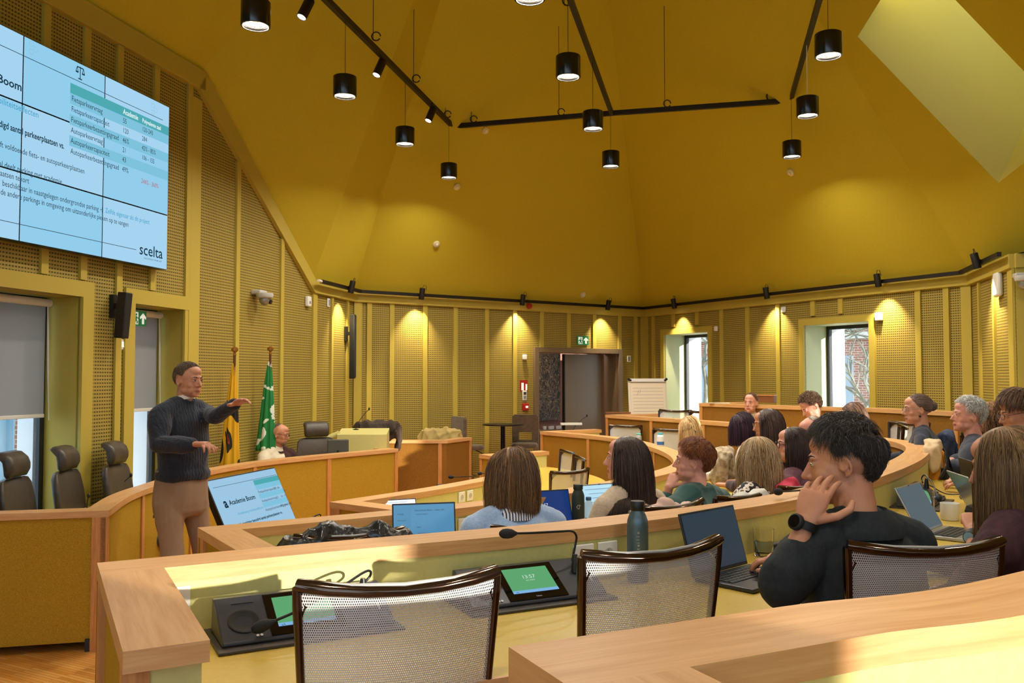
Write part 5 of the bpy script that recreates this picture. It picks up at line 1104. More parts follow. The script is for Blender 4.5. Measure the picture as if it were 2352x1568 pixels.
r_.color_ramp.elements[0].color = lin('#8a6a4c'); r_.color_ramp.elements[1].position = .22; r_.color_ramp.elements[1].color = lin('#e6ddd0'); q = r_.color_ramp.elements.new(.40); q.color = lin('#1a1719'); L.new(tc.outputs['Object'], vo.inputs[0]); L.new(vo.outputs[0], r_.inputs[0]); L.new(r_.outputs[0], N['Principled BSDF'].inputs[0])
make_hair(root, A, ['#b08d5c', '#c8a878', '#8f6e45', '#d9c09a'], 'long', 'long', n=9000, length=.27, rad=.0012, lift=.024, wav=.16, seed=14, shoulders=sho(nb), steps=14)
root, A, nb, shl, HA, loc = who('person in a maroon sweater with dark shoulder length hair and black framed glasses, in profile', 1820, 1022, 5.7, 1, 52, (0, 0, 34), fem=True, top='#5b2c3c', voxel=.006, seed=15, skin=sk_pink, build_=1.05)
make_hair(root, A, ['#2c1d1a', '#3e2a25', '#4f3a33'], 'long', 'long', n=5000, length=.27, rad=.0016, lift=.018, wav=.06, seed=16, shoulders=sho(nb), steps=14, back=.7)
glasses(root, A, '#121214', r=.023, h=.018, thick=.0022)
root, A, nb, shl, HA, loc = who('person looking down, chin length dark hair with purple tint, white top', 1703, 982, 7.4, 1, 70, (-38, 0, 6), fem=True, top='#e0d6c8', voxel=.007, seed=17, skin=sk_fair)
make_hair(root, A, ['#241620', '#3b2130', '#54304a'], 'fringe', 'bob', n=3200, length=.15, rad=.0022, lift=.022, seed=18, shoulders=sho(nb), back=.5)
root, A, nb, shl, HA, loc = who('person with brown hair and thin gold glasses behind the dark haired one', 1762, 974, 6.7, 1, 62, (-8, 0, 24), fem=True, top='#3a2430', voxel=.007, seed=19, skin=sk_rud)
make_hair(root, A, ['#33211a', '#47302a', '#5c4338'], 'long', 'long', n=3200, length=.24, rad=.0022, lift=.016, seed=20, shoulders=sho(nb), back=.6); glasses(root, A, '#a5793f', r=.021, thick=.0014)
root, A, nb, shl, HA, loc = who('person bending forward with long blonde hair and a mint green and black top', 1583, 984, 8.8, 1, 78, (-40, 0, 0), ly=.30, fem=True, top='#c4d6bf', voxel=.008, seed=21)
m = MATS['cloth_c4d6bf']; nt = m.node_tree; N = nt.nodes; L = nt.links; tc = N.new('ShaderNodeTexCoord'); wv = N.new('ShaderNodeTexWave'); wv.inputs['Scale'].default_value = 2.2; wv.bands_direction = 'Z'; r_ = N.new('ShaderNodeValToRGB'); r_.color_ramp.interpolation = 'CONSTANT'; r_.color_ramp.elements[0].color = lin('#20261f'); r_.color_ramp.elements[1].position = .22; r_.color_ramp.elements[1].color = lin('#c6d8c2')
L.new(tc.outputs['Object'], wv.inputs[0]); L.new(wv.outputs[0], r_.inputs[0]); L.new(r_.outputs[0], N['Principled BSDF'].inputs[0])
make_hair(root, A, ['#a87f4c', '#c79f68', '#dcc08c'], 'long', 'long', n=2600, length=.30, rad=.0028, lift=.02, seed=22, shoulders=sho(nb))
root, A, nb, shl, HA, loc = who('person with a nearly bald head partly hidden behind the young man with dark hair', 1866, 990, 7.0, 1, 80, (-20, 0, 0), top='#3c3a34', voxel=.008, seed=23, skin=sk_pink)
make_hair(root, A, ['#8f7a66'], 'bald', 'short', n=500, length=.01, rad=.0015, lift=.002)
# ---- second ring, far side
root, A, nb, shl, HA, loc = who('person sitting upright with pulled back hair, grey high neck and beige blazer', 1724, 925, 10.3, 2, 152, (0, 0, -8), fem=True, top='#b49c7c', voxel=.007, seed=24, skin=sk_pink)
make_hair(root, A, ['#5c4130', '#6f5140'], 'long', 'back', n=2200, rad=.002, lift=.004, bun=(0, -.10, .03), seed=25)
mb = MB(); mb.loft([ering((0, nb.y + .0, nb.z + dz), r_, r_ * .95) for dz, r_ in ((-.03, .085), (.0, .068), (.03, .062), (.055, .060))]); mb.build('high_neck', M('grey_knit', '#6f6a66', .9), root, 80)
mb = MB(); mb.loft([ering((0, .07 + nb.y * .0 + .055 * (1 - t), nb.z - .02 - .34 * t), .055 - .02 * t, .062) for t in (0, .25, .5, .75, 1)]); mb.build('grey_shirt', M('grey_knit'), root, 80)
root, A, nb, shl, HA, loc = who('person with short curly brown hair looking down, olive patterned jacket', 1862, 934, 8.7, 2, 88, (-34, 0, 8), top='#6d6b4e', top_mat=M('olive_camouflage', '#6d6b4e', .9, noise=(14, '#b9b48f', 2)), voxel=.007, seed=26, skin=sk_pink)
make_hair(root, A, ['#4a3425', '#6d513c', '#8a6d55'], 'short', 'curly', n=2400, length=.05, rad=.0022, lift=.018, vol_top=.016, wav=.8, wfreq=14, seed=27)
root, A, nb, shl, HA, loc = who('person with long brown hair holding the forehead with one hand', 1960, 955, 7.9, 2, 70, (-36, 0, 0), ly=.14, fem=True, top='#b9c3c2', voxel=.007, seed=28, skin=sk_fair,
    arms=(((-.22, .34, .80), (-.085, .27, 1.02)), ((.2, .2, .74), (.1, .36, .78))), hands=((.35, 1), (.5, 1)))
make_hair(root, A, ['#4a3024', '#6a4a38', '#8a6a52'], 'long', 'long', n=3200, length=.34, rad=.0024, lift=.018, seed=29, shoulders=sho(nb), back=.9)
root, A, nb, shl, HA, loc = who('person in profile with hair tied in a bun, glasses and a dark navy top', 2106, 940, 6.8, 2, 62, (-3, 0, 18), fem=True, top='#232a3a', voxel=.006, seed=30, skin=sk_fair, arms=(((-.24, .02, .84), (-.10, .26, .77)), ((.24, .05, .84), (.06, .30, .77))), amp=.014)
make_hair(root, A, ['#5b4233', '#74594a', '#8b7566'], 'long', 'back', n=3800, rad=.0017, lift=.006, bun=(0, -.115, .02), seed=31); glasses(root, A, '#8c7a72', r=.022, h=.015)
mb = MB(); mb.ball((.079, .002, -.050), .009, 12, T=A); mb.ball((-.079, .002, -.050), .009, 12, T=A); mb.build('earring', m_black, root, 60)
root, A, nb, shl, HA, loc = who('person with thick white hair, face in the sun, dark grey short sleeved top', 2222, 955, 6.15, 2, 60, (4, 0, 24), top='#2c3040', voxel=.006, seed=32, skin=sk_pink, sleeves='roll', brow='#8a8078', build_=1.08, arms=(((-.27, .06, .80), (-.12, .32, .76)), ((.27, .08, .80), (.08, .36, .76))), amp=.014)
make_hair(root, A, ['#d9d6d0', '#bcb9b4', '#a4a19c', '#eceae6'], 'short', 'short', n=5200, length=.06, rad=.0017, lift=.018, vol_top=.016, seed=33, sweep_=(0, -.3, -.3), wav=.5, wfreq=8)
root, A, nb, shl, HA, loc = who('person with round glasses and wavy light brown hair behind the white haired one', 2278, 958, 6.5, 2, 66, (0, 0, 14), fem=True, top='#cfc3ac', voxel=.006, seed=34, skin=sk_rud)
make_hair(root, A, ['#8a6240', '#a57b52', '#6d4a30'], 'long', 'bob', n=3600, length=.16, rad=.002, lift=.022, wav=.35, wfreq=8, seed=35, shoulders=sho(nb), back=.4); glasses(root, A, '#5a3a2c', r=.022, h=.021)
root, A, nb, shl, HA, loc = who('person with swept brown hair and glasses cut off by the right edge', 2338, 950, 5.2, 2, 66, (-12, 0, 14), fem=True, top='#3a3632', voxel=.006, seed=36, skin=sk_rud)
make_hair(root, A, ['#4a3020', '#6b4a32', '#7d5a3e'], 'short', 'short', n=4200, length=.07, rad=.0018, lift=.02, vol_top=.025, seed=37, sweep_=(0, .7, -.1), wav=.1); glasses(root, A, '#4a2c24', r=.023, h=.017)
# ---- near right woman
root, A, nb, shl, HA, loc = who('person in the right foreground with straight light brown hair and a dark maroon sweater', 2312, 1068, 2.75, 2, 40, (-14, 0, 26), fem=True, top='#4a2a30', top_mat=M('dark_maroon_knit', '#4b2a31', .95, noise=(40, '#3c2228'), bump=(150, .4, .004)), voxel=.0042, seed=38, skin=sk_rud, build_=1.0, amp=.012,
    arms=(((2240, 1370, 2.75), (2236, 1215, 3.02)), ((.26, .2, .76), (.10, .40, .77))), hands=((.6, .8), (.5, 1)), cuffs=(.5, .9), closed=True)
make_hair(root, A, ['#7d5c38', '#957247', '#654827', '#a98657'], 'long', 'long', n=14000, length=.245, rad=.0009, lift=.020, wav=.05, seed=39, shoulders=sho(nb), steps=16, hl=0, back=.18)
wr = Vector(root.matrix_basis.inverted() @ WY(2236, 1215, 3.02)); el_ = Vector(root.matrix_basis.inverted() @ WY(2240, 1370, 2.75)); ax = (wr - el_).normalized(); wc = wr.lerp(el_, .13)
ring_part(root, 'watch_strap', wc, ax, .031, .022, M('dark_watch_strap', '#17181c', .5)); vd = (root.matrix_basis.inverted().to_3x3() @ (EYE - WY(2236, 1215, 3.02))).normalized()
vd = (root.matrix_basis.inverted().to_3x3() @ Vector((-.75, -.62, .1))).normalized(); q = vd.to_track_quat('Z', 'Y').to_matrix().to_4x4(); q.translation = wc + vd * .028; mb = MB(); mb.lathe([(.021, 0), (.021, .009), (.019, .011)], 28, T=q); w_ = mb.build('watch', M('dark_watch_strap'), root, 60); mb = MB(); mb.lathe([(.001, .0115), (.0175, .0115)], 28, T=q, caps=False); mb.build('watch_face', M('blue_watch_glass', '#6f9cc4', .08, .2), w_)
# ---- young man in the right foreground, cheek on his hand
root, A, nb, shl, HA, loc = who('person in right foreground with thick dark hair and black denim shirt, cheek on hand', 1934, 1068, 2.56, 2, 22, (-4, 8, 46), ly=.04, neckb=(.0, -.015, .985), top='#1d2226', voxel=.0038, seed=40, skin=sk_mid, build_=1.08, amp=.010, brow='#17110d',
    top_mat=M('black_denim', '#20282c', .85, noise=(70, '#181e22', 5), bump=(350, .5, .002)), head_kw=dict(hi=True, wide=1.0),
    arms=(((1800, 1345, 2.40), (1850, 1198, 2.42)), ((.33, .22, .74), (.16, .44, .775))), cuffs=(.52, .5), hands=((.25, .9, (.30, .32, .36, .42)), (.5, 1)),
    handW=(0, (1850, 1198, 2.42), (1882, 1112, 2.45), (-.62, -.76, .1)))
YM = (root, A, nb, loc)
make_hair(root, A, ['#2b221c', '#3d332c', '#544a42', '#1c1613'], 'short', 'short', n=15000, length=.055, rad=.0008, lift=.012, vol_top=.030, seed=41, sweep_=(.25, .5, .1), wav=.20, wfreq=5, grav=.25)
collar(root, nb, MATS['black_denim'], r=.080, h=.052, flare=.034)
mb = MB(); mb.tube([Vector(((.092) * math.cos(a) * 1.02, nb.y + .090 * math.sin(a), nb.z - .012 + (-.0) * math.sin(a))) for a in [PI + PI * k / 20 for k in range(21)]], .0014, 5); mb.build('collar_stitching', M('grey_stitching', '#56646c', .8), root, 60)
wr = loc(1850, 1198, 2.42); el_ = loc(1800, 1345, 2.40); ax = (wr - el_).normalized(); wc = wr.lerp(el_, .06); ring_part(root, 'watch_strap', wc, ax, .034, .024, M('black_rubber_strap', '#101113', .6))
vd = root.matrix_basis.inverted().to_3x3() @ Vector((-.85, -.5, .1)); q = (vd - ax * vd.dot(ax)).normalized().to_track_quat('Z', 'Y').to_matrix().to_4x4(); q.translation = wc + (vd - ax * vd.dot(ax)).normalized() * .030
mb = MB(); mb.lathe([(.023, 0), (.023, .011), (.020, .014), (.001, .014)], 28, T=q, caps=False); w_ = mb.build('watch', M('black_rubber_strap'), root, 50); mb = MB(); mb.lathe([(.001, .0146), (.018, .0146)], 28, T=q, caps=False); mb.build('watch_face', M('black_watch_glass', '#0b0c0f', .08), w_)
for i in (0, 1):                # rolled sleeve cuffs
    pass
# ================================================================= CHAIRS
def mesh_mat():
    m = bpy.data.materials.new('silver_chair_mesh'); m.use_nodes = True; MATS['silver_chair_mesh'] = m; nt = m.node_tree; N = nt.nodes; L = nt.links; b = N['Principled BSDF']
    b.inputs['Base Color'].default_value = lin('#d4d5d6'); b.inputs['Roughness'].default_value = .35; b.inputs['Metallic'].default_value = .25
    uv = N.new('ShaderNodeTexCoord'); sp = N.new('ShaderNodeSeparateXYZ'); L.new(uv.outputs['UV'], sp.inputs[0])
    def ax(o, p, ph=None):
        a = N.new('ShaderNodeMath'); a.operation = 'MULTIPLY_ADD'; a.inputs[1].default_value = 1 / p; L.new(o, a.inputs[0]); a.inputs[2].default_value = 0
        if ph is not None: L.new(ph, a.inputs[2])
        f = N.new('ShaderNodeMath'); f.operation = 'FRACT'; L.new(a.outputs[0], f.inputs[0]); return f
    fy = ax(sp.outputs[1], .0052); row = N.new('ShaderNodeMath'); row.operation = 'DIVIDE'; row.inputs[1].default_value = .0052; L.new(sp.outputs[1], row.inputs[0]); fl = N.new('ShaderNodeMath'); fl.operation = 'FLOOR'; L.new(row.outputs[0], fl.inputs[0])
    hf = N.new('ShaderNodeMath'); hf.operation = 'MULTIPLY'; hf.inputs[1].default_value = .5; L.new(fl.outputs[0], hf.inputs[0]); fx = ax(sp.outputs[0], .0046, hf.outputs[0])
    def gt(o, v): c = N.new('ShaderNodeMath'); c.operation = 'GREATER_THAN'; c.inputs[1].default_value = v; L.new(o, c.inputs[0]); return c
    h = N.new('ShaderNodeMath'); h.operation = 'MULTIPLY'; L.new(gt(fx.outputs[0], .48).outputs[0], h.inputs[0]); L.new(gt(fy.outputs[0], .43).outputs[0], h.inputs[1])
    inv = N.new('ShaderNodeMath'); inv.operation = 'SUBTRACT'; inv.inputs[0].default_value = 1; L.new(h.outputs[0], inv.inputs[1]); L.new(inv.outputs[0], b.inputs['Alpha']); return m
m_mesh = mesh_mat(); m_chrome = M('dark_polished_chrome', '#5c4c42', .12, .95); m_seat = M('chair_seat_fabric', '#2a2a2c', .9)
def mesh_chair(label, group='mesh swivel chairs at the curved desks'):
    t = thing('swivel_chair', label, 'chair', (0, 0, 0), 0, group)   # origin under the seat, facing +Y ; back top at z=.97, y=-.25
    Wt, Wb = .222, .195
    def pos(x, v):               # v 0 bottom .. 1 top ; x -1..1
        w_ = Wb + (Wt - Wb) * v; return Vector((x * w_, -.20 - .075 * v - .045 * (1 - x * x) - .03 * math.sin(PI * v) * 0 + .02 * v * v, .50 + .45 * v + .012 * x * x * (v > .98)))
    nu, nv = 14, 16; mb = MB(); vs = []; uvs = []
    for j in range(nv + 1):
        for i in range(nu + 1):
            x = -1 + 2 * i / nu; v = j / nv; vs.append(pos(x, v) + Vector((0, -.006, 0))); uvs.append((x * Wt, v * .47))
    mb.add(vs, [(j * (nu + 1) + i, j * (nu + 1) + i + 1, (j + 1) * (nu + 1) + i + 1, (j + 1) * (nu + 1) + i) for j in range(nv) for i in range(nu)], 0, uvs=uvs); mb.build('back_mesh', m_mesh, t, 180)
    mb = MB()
    for s in (-1, 1): mb.tube([pos(s, v) for v in (-.15, 0, .25, .5, .75, .93, 1.0)], [.012, .013, .0135, .014, .0145, .016, .015], 10, flat=.7)
    mb.tube([pos(x, 1.0) + Vector((0, 0, .006 * x * x)) for x in (-1, -.9, -.7, -.35, 0, .35, .7, .9, 1)], [.019, .021, .021, .019, .018, .019, .021, .021, .019], 12, flat=.75)
    mb.tube([pos(x, 0) for x in (-1, -.5, 0, .5, 1)], .012, 10)
    for s in (-1, 1):            # webbed corner plates
        a, b_, c = pos(s, .985), pos(s * .74, .985), pos(s * .985, .86)
        mb.loft([[p + Vector((0, d, 0)) for p in (a, b_, pos(s * .86, .955), pos(s * .93, .93), c)] for d in (-.006, .006)])
    mb.build('back_frame', m_chrome, t, 60)
    mb = MB(); mb.tube([pos(x, 1.03) + Vector((0, -.004, 0)) for x in (-.9, -.5, 0, .5, .9)], .005, 6); mb.build('mesh_edge', M('silver_edge', '#a8a8a4', .5, .4), t, 60)
    mb = MB(); mb.loft([ering((0, .02, z_), .225 * k_, .225 * k_, n=28, p=3) for z_, k_ in ((.43, .90), (.445, 1), (.465, 1), (.48, .93))]); mb.build('seat', m_seat, t, 60)
    mb = MB()
    for s in (-1, 1): mb.tube([pos(s, .05), Vector((s * .215, -.16, .44)), Vector((s * .20, .05, .43))], .012, 8)
    mb.build('seat_bracket', m_chrome, t, 60)
    for s in (-1, 1): mb = MB(); mb.tube([Vector((s * .22, -.13, .45)), Vector((s * .265, -.11, .62)), Vector((s * .27, .02, .655)), Vector((s * .265, .14, .65))], [.011, .011, .014, .012], 10, flat=1.2); mb.build('armrest', m_chrome, t, 60)
    mb = MB(); mb.cyl((0, 0, .08), (0, 0, .44), .025, 14); mb.build('gas_column', m_blackm, t, 40)
    for k in range(5):
        a = 2 * PI * k / 5; d = Vector((math.cos(a), math.sin(a), 0)); mb = MB(); mb.tube([d * .02 + Vector((0, 0, .10)), d * .16 + Vector((0, 0, .085)), d * .29 + Vector((0, 0, .065))], [.02, .016, .012], 8); lg = mb.build('leg', m_chrome, t, 60)
        mb = MB(); mb.cyl(d * .29 + Vector((-.018 * d.y, .018 * d.x, .03)), d * .29 + Vector((.018 * d.y, -.018 * d.x, .03)), .028, 14); mb.build('caster', m_black, lg, 40)
    return t
proto_c = mesh_chair('x'); used_c = [False]
def put_chair(x, y, z, rz, label, grp='mesh swivel chairs at the curved desks'):
    o = proto_c if not used_c[0] else copy_tree(proto_c); used_c[0] = True; o.location = (x, y, z); o.rotation_euler = (0, 0, R(rz)); o['label'] = label; o['group'] = grp; return o
def chair_top(xl, yl, xr, yr, k, label, dy=0):        # from the two top corners of the back
    zt = TIER[k] + .965; a = W(xl, yl, zt); b = W(xr, yr, zt); c = (a + b) / 2; v = (b - a); rz = math.degrees(math.atan2(v.y, v.x)); f = Vector((-math.sin(R(rz)), math.cos(R(rz)))); return put_chair(c.x + f.x * .28, c.y + f.y * .28, TIER[k], rz, label)
chair_top(690, 1352, 1143, 1318, 2, 'mesh swivel chair nearest the left microphone unit, bottom centre')
chair_top(1350, 1280, 1662, 1243, 2, 'mesh swivel chair between the right microphone unit and the open laptop')
chair_top(1955, 1258, 2315, 1247, 2, 'mesh swivel chair behind the young man with black denim shirt')
put_chair(*(lambda p: (p.x, p.y))(WY(1535, 960, 11.3)), TIER[2], 150, 'empty mesh chair in front of the flip chart')
put_chair(*(lambda p: (p.x, p.y))(WY(1618, 960, 10.9)), TIER[2], 160, 'empty mesh chair right of the one by the flip chart')
put_chair(*(lambda p: (p.x, p.y))(WY(1418, 985, 10.9)), TIER[1], 150, 'empty mesh chair behind the far end of the first ring')
put_chair(*(lambda p: (p.x, p.y))(WY(1512, 985, 10.1)), TIER[1], 140, 'empty mesh chair left of the bending blonde person')
put_chair(*(lambda p: (p.x, p.y))(WY(2046, 985, 8.3)), TIER[2], 118, 'empty mesh chair left of the person with the bun, mesh partly in the sun')
put_chair(*(lambda p: (p.x, p.y))(WY(1250, 1000, 9.3)), TIER[0], 105, 'farther mesh chair seen side on behind the innermost desk row')
put_chair(*(lambda p: (p.x, p.y))(WY(1272, 1000, 8.6)), TIER[0], 95, 'nearer mesh chair seen side on behind the innermost desk row')
put_chair(*(lambda p: (p.x, p.y))(WY(1262, 1000, 7.7)), TIER[0], 40, 'low mesh chair back just above the blue laptop')
names_seen = set()
for pos, z, rz, lab in SEATS:
    if 'head table' in lab or 'young man' in lab or 'denim' in lab: continue
    put_chair(pos[0], pos[1] + 0, z, rz, 'mesh swivel chair under the ' + lab[:48].rsplit(' ', 1)[0])
# ---- leather chairs with headrests
m_lea = M('taupe_leather', '#4b4238', .42, noise=(30, '#433a31'), bump=(140, .12, .003), spec=.5); m_lea2 = M('black_leather', '#26241f', .4, bump=(140, .12, .003))
def leather_chair(label, m=m_lea, grp='high leather chairs at the head table'):
    t = thing('executive_chair', label, 'chair', (0, 0, 0), 0, grp)
    def cushion(nm, rows, th, seam=None, mt=m):
        mb = MB(); rings = []
        for (y, z, hw, k) in rows: rings.append([Vector((x_, y + o_, z)) for x_, o_ in [(hw * math.copysign(abs(math.cos(a)) ** .45, math.cos(a)), th * k * math.copysign(abs(math.sin(a)) ** .6, math.sin(a)) + .03 * abs(math.cos(a)) ** 2) for a in [2 * PI * q / 24 for q in range(24)]]])
        mb.loft(rings); return mb.build(nm, mt, t, 60)
    b1 = cushion('backrest', [(-.20, .50, .20, .7), (-.205, .53, .235, 1), (-.225, .66, .25, 1.1), (-.235, .745, .25, 1.05), (-.237, .757, .247, .9), (-.239, .768, .25, 1.05), (-.255, .88, .245, 1.1), (-.275, .99, .23, 1.0), (-.283, 1.03, .20, .7), (-.285, 1.04, .15, .4)], .035)
    mb = MB(); prof = [(-.270, 1.045), (-.235, 1.05), (-.215, 1.09), (-.215, 1.14), (-.235, 1.19), (-.275, 1.225), (-.325, 1.232), (-.345, 1.215), (-.325, 1.195), (-.300, 1.165), (-.290, 1.11), (-.285, 1.06)]
    rings = []
    for x_, k_ in ((-.148, .55), (-.142, .85), (-.12, 1), (-.05, 1.0), (.05, 1.0), (.12, 1), (.142, .85), (.148, .55)):
        cy, cz = -.275, 1.14; rings.append([Vector((x_, cy + (y - cy) * k_ + .02 * abs(x_ / .15) ** 2, cz + (z - cz) * k_)) for y, z in prof])
    mb.loft(rings); mb.build('headrest', m, t, 70)
    cushion('seat', [(.03, .40, .23, 5.5), (.03, .43, .25, 6.2), (.03, .47, .25, 6.2), (.03, .495, .235, 5.6)], .035)
    for s in (-1, 1):
        mb = MB(); mb.tube([Vector((s * .25, -.10, .42)), Vector((s * .30, -.08, .60)), Vector((s * .30, .0, .66)), Vector((s * .30, .18, .66))], [.012, .012, .018, .018], 8, flat=1.6); mb.build('armrest', m_black, t, 60)
    mb = MB(); mb.cyl((0, 0, .08), (0, 0, .41), .03, 14); mb.build('gas_column', m_blackm, t, 40)
    for k in range(5):
        a = 2 * PI * k / 5; d = Vector((math.cos(a), math.sin(a), 0)); mb = MB(); mb.tube([d * .02 + Vector((0, 0, .10)), d * .31 + Vector((0, 0, .05))], [.024, .014], 8); mb.ball(d * .31 + Vector((0, 0, .03)), .03, 10); mb.build('leg', m_blackm, t, 60)
    return t
lc = leather_chair('x')
def put_l(px, py, Y, rz, lab, s_=1.0, first=[True], z=0):
    o = lc if first[0] else copy_tree(lc); first[0] = False; p = WY(px, py, Y); o.location = (p.x, p.y, z); o.rotation_euler = (0, 0, R(rz)); o['label'] = lab; return o
put_l(30, 1068, 5.95, -84, 'high brown leather chair cut off by the left edge'); put_l(120, 1022, 6.35, -84, 'high brown leather chair in front of the left window')
put_l(232, 1020, 6.85, -84, 'high brown leather chair between the two left windows'); put_l(338, 1007, 7.3, -88, 'high brown leather chair directly behind the standing speaker')
put_l(604, 985, 9.75, -112, 'dark leather chair under the bald seated person'); put_l(742, 965, 10.3, -150, 'empty dark leather chair left of the yellow lectern')
# ---- bar stools and standing table
m_su = M('brown_suede', '#5a4630', .95, noise=(20, '#4d3b28'), sheen=.3)
def stool(label, px, Y, rz):
    p = WY(px, 985, Y); t = thing('bar_stool', label, 'stool', (p.x, p.y, 0), R(rz), 'bar stools at the high table')
    mb = MB(); mb.loft([ering((0, .0, z_), .20 * k_, .19 * k_, p=3) for z_, k_ in ((.70, .8), (.71, .97), (.74, 1), (.765, .93), (.77, .8))]); mb.build('seat', m_su, t, 60)
    mb = MB(); fr = [(-.20, .74), (.20, .74), (.205, .95), (.20, 1.16), (.17, 1.19), (-.17, 1.19), (-.20, 1.16), (-.205, .95)]; hl_ = [(-.10, .80), (.10, .80), (.10, .92), (-.10, .92)]
    T_ = Matrix.Translation((0, -.16, 0)) @ Matrix.Rotation(PI / 2, 4, 'X'); mb.prism(fr, 0, .055, T=T_, holes=[hl_]); mb.build('backrest', m_su, t, bevel=.018, seg=3)
    mb = MB(); mb.cyl((0, 0, .02), (0, 0, .70), .028, 14); mb.build('column', m_blackm, t, 40); mb = MB(); mb.lathe([(.21, 0), (.21, .012), (.05, .03), (.001, .03)], 28); mb.build('base', m_blackm, t, 40)
    mb = MB(); mb.tube([Vector((.16 * math.cos(a), .05 + .14 * math.sin(a), .30)) for a in [PI * k / 10 for k in range(11)]], .01, 8); mb.build('footrest', M('steel', '#b5b5b0', .25, .9), t, 60)
    mb = MB(); mb.tube([(.05, .05, .70), (.12, .12, .66), (.15, .15, .60)], .006, 6); mb.build('lever', m_blackm, t, 60)
stool('brown suede bar stool left of the high black table', 1080, 12.85, -60); stool('brown suede bar stool right of the high black table, seen from the front', 1205, 13.25, 175)
p = WY(1155, 972, 13.0); t = thing('high_table', 'round black standing table between the two bar stools', 'table', (p.x, p.y, 0))
mb = MB(); mb.lathe([(.001, 1.045), (.30, 1.05), (.305, 1.06), (.305, 1.072), (.001, 1.075)], 36, caps=False); mb.build('table_top', M('black_table_top', '#1e2022', .3), t, 40)
mb = MB(); mb.cyl((0, 0, .02), (0, 0, 1.045), .035, 16); mb.build('column', m_blackm, t, 40); mb = MB(); mb.lathe([(.22, 0), (.22, .012), (.05, .03), (.001, .03)], 28); mb.build('base', m_blackm, t, 40)
# ================================================================= THINGS ON AND AROUND THE DESKS
T2, T1, T0 = 1.08, .90, .72
m_scr_dark = M('dark_laptop_screen', '#27394a', .12, emis=('#3a4f63', .35)); m_scr_blue = M('blue_laptop_screen', '#3c6f93', .15, emis=('#4b82aa', .8)); m_lock = M('lock_screen_blue', '#14306a', .12, emis=('#1b3a7c', .6)); m_scr_pale = M('pale_blue_screen', '#9cc8e2', .2, emis=('#a5d0ea', .8)); m_page = M('white_page_screen', '#dfe6f0', .2, emis=('#c9d6e8', .8)); m_scr_grey = M('grey_laptop_screen', '#4b5f6d', .08, emis=('#566c7c', .5))
m_lap = M('grey_laptop_body', '#3a3d42', .35, .5); m_lapb = M('black_laptop_body', '#1a1b1d', .4, .3); m_laps = M('silver_laptop_body', '#a9abad', .3, .7); m_key = M('laptop_keys', '#141516', .5)
def laptop(label, p, rz, lid=108, w=.33, d=.225, scr=None, body=None, content=None, grp='laptops on the desks', hgt=.215):
    body = body or m_lap; t = thing('laptop', label, 'laptop', p, R(rz), grp)       # origin at the hinge centre, +Y away from the user
    mb = MB(); mb.box((0, -d / 2, .008), (w, d, .014)); b_ = mb.build('laptop_base', body, t, bevel=.004)
    mb = MB()
    for r_ in range(5):
        for c in range(13): mb.box((-w * .43 + w * .86 * (c + .5) / 13, -.03 - (r_ + .5) * .021, .0165), (w * .86 / 13 * .84, .0175, .002))
    mb.build('keyboard', m_key, b_)
    mb = MB(); mb.box((0, -d * .80, .0158), (.10, .06, .001)); mb.build('touchpad', M('touchpad', '#2f3236', .3), b_)
    A = Matrix.Translation((0, .002, .014)) @ Matrix.Rotation(R(180 - lid) * -1, 4, 'X')           # local Y' runs up the lid
    A = Matrix.Translation((0, .002, .014)) @ Matrix.Rotation(R(90) - R(lid - 90), 4, 'X')
    mb = MB(); mb.box((0, hgt / 2, -.004), (w, hgt, .008), T=A); l_ = mb.build('lid', body, t, bevel=.003)
    mb = MB(); mb.box((0, hgt / 2 + .002, .0008), (w - .014, hgt - .020, .001), T=A); mb.build('screen', scr or m_scr_dark, l_)
    mb = MB(); mb.box((0, hgt - .004, .0014), (.018, .004, .001), T=A); mb.build('webcam', m_black, l_)
    if content: content(l_, A, w, hgt)
    return t
def ui_mail(l_, A, w, h):
    ink = M('ui_text_blue', '#1e3f5c', .4, emis=('#1e3f5c', .3)); pale = M('ui_panel_blue', '#43799e', .3, emis=('#4f88b0', .7)); mb = MB(); mb.box((-w * .33, h * .5, .0016), (w * .24, h * .86, .0006), T=A); mb.build('side_panel', pale, l_)
    for (x, y, s_, tx) in ((-.15, .84, .011, 'Documenten Boom   Lezen  Info'), (-.13, .77, .008, 'overzicht bestand'), (-.12, .52, .008, 'Bijlage'), (-.11, .40, .008, 'Adviezen en nota'), (-.08, .18, .008, 'Bespreking'), (-.42, .78, .009, 'Vandaag'), (-.42, .66, .007, 'Agenda punten'), (-.42, .55, .007, 'Verslag'), (-.42, .45, .007, 'Commissie'), (.22, .33, .008, 'Bijgevoegd')):
        mb = MB(); mb.text(tx, s_, A @ Matrix.Translation((x * w, y * h, .0022))); mb.build('screen_text', ink, l_)
def ui_clock(l_, A, w, h): mb = MB(); mb.text('13:57', .026, A @ Matrix.Translation((-.02, h * .56, .0018)), 0, 'CENTER'); mb.build('screen_text', M('ui_white', '#d5dbe8', .3, emis=('#d5dbe8', .6)), l_)
def ui_lines(l_, A, w, h):
    mb = MB(); 
    for i in range(6): mb.box((-.02 + .01 * (i % 3), h * (.85 - .12 * i), .0016), (w * (.6 - .07 * (i % 3)), .003, .0004), T=A)
    mb.build('screen_text', M('ui_grey', '#7c94aa', .4, emis=('#7c94aa', .4)), l_)
def P3(v, z): return (v[0], v[1], z)
laptop('open laptop with blank dark screen left of the young man in denim', (.735, 3.07, T2), 42.6, 106, content=None)
laptop('open laptop with pale reflection on its dark screen beside the tall glass', (1.86, 3.88, T2), 47, 118, w=.31, scr=m_scr_grey, body=m_laps)
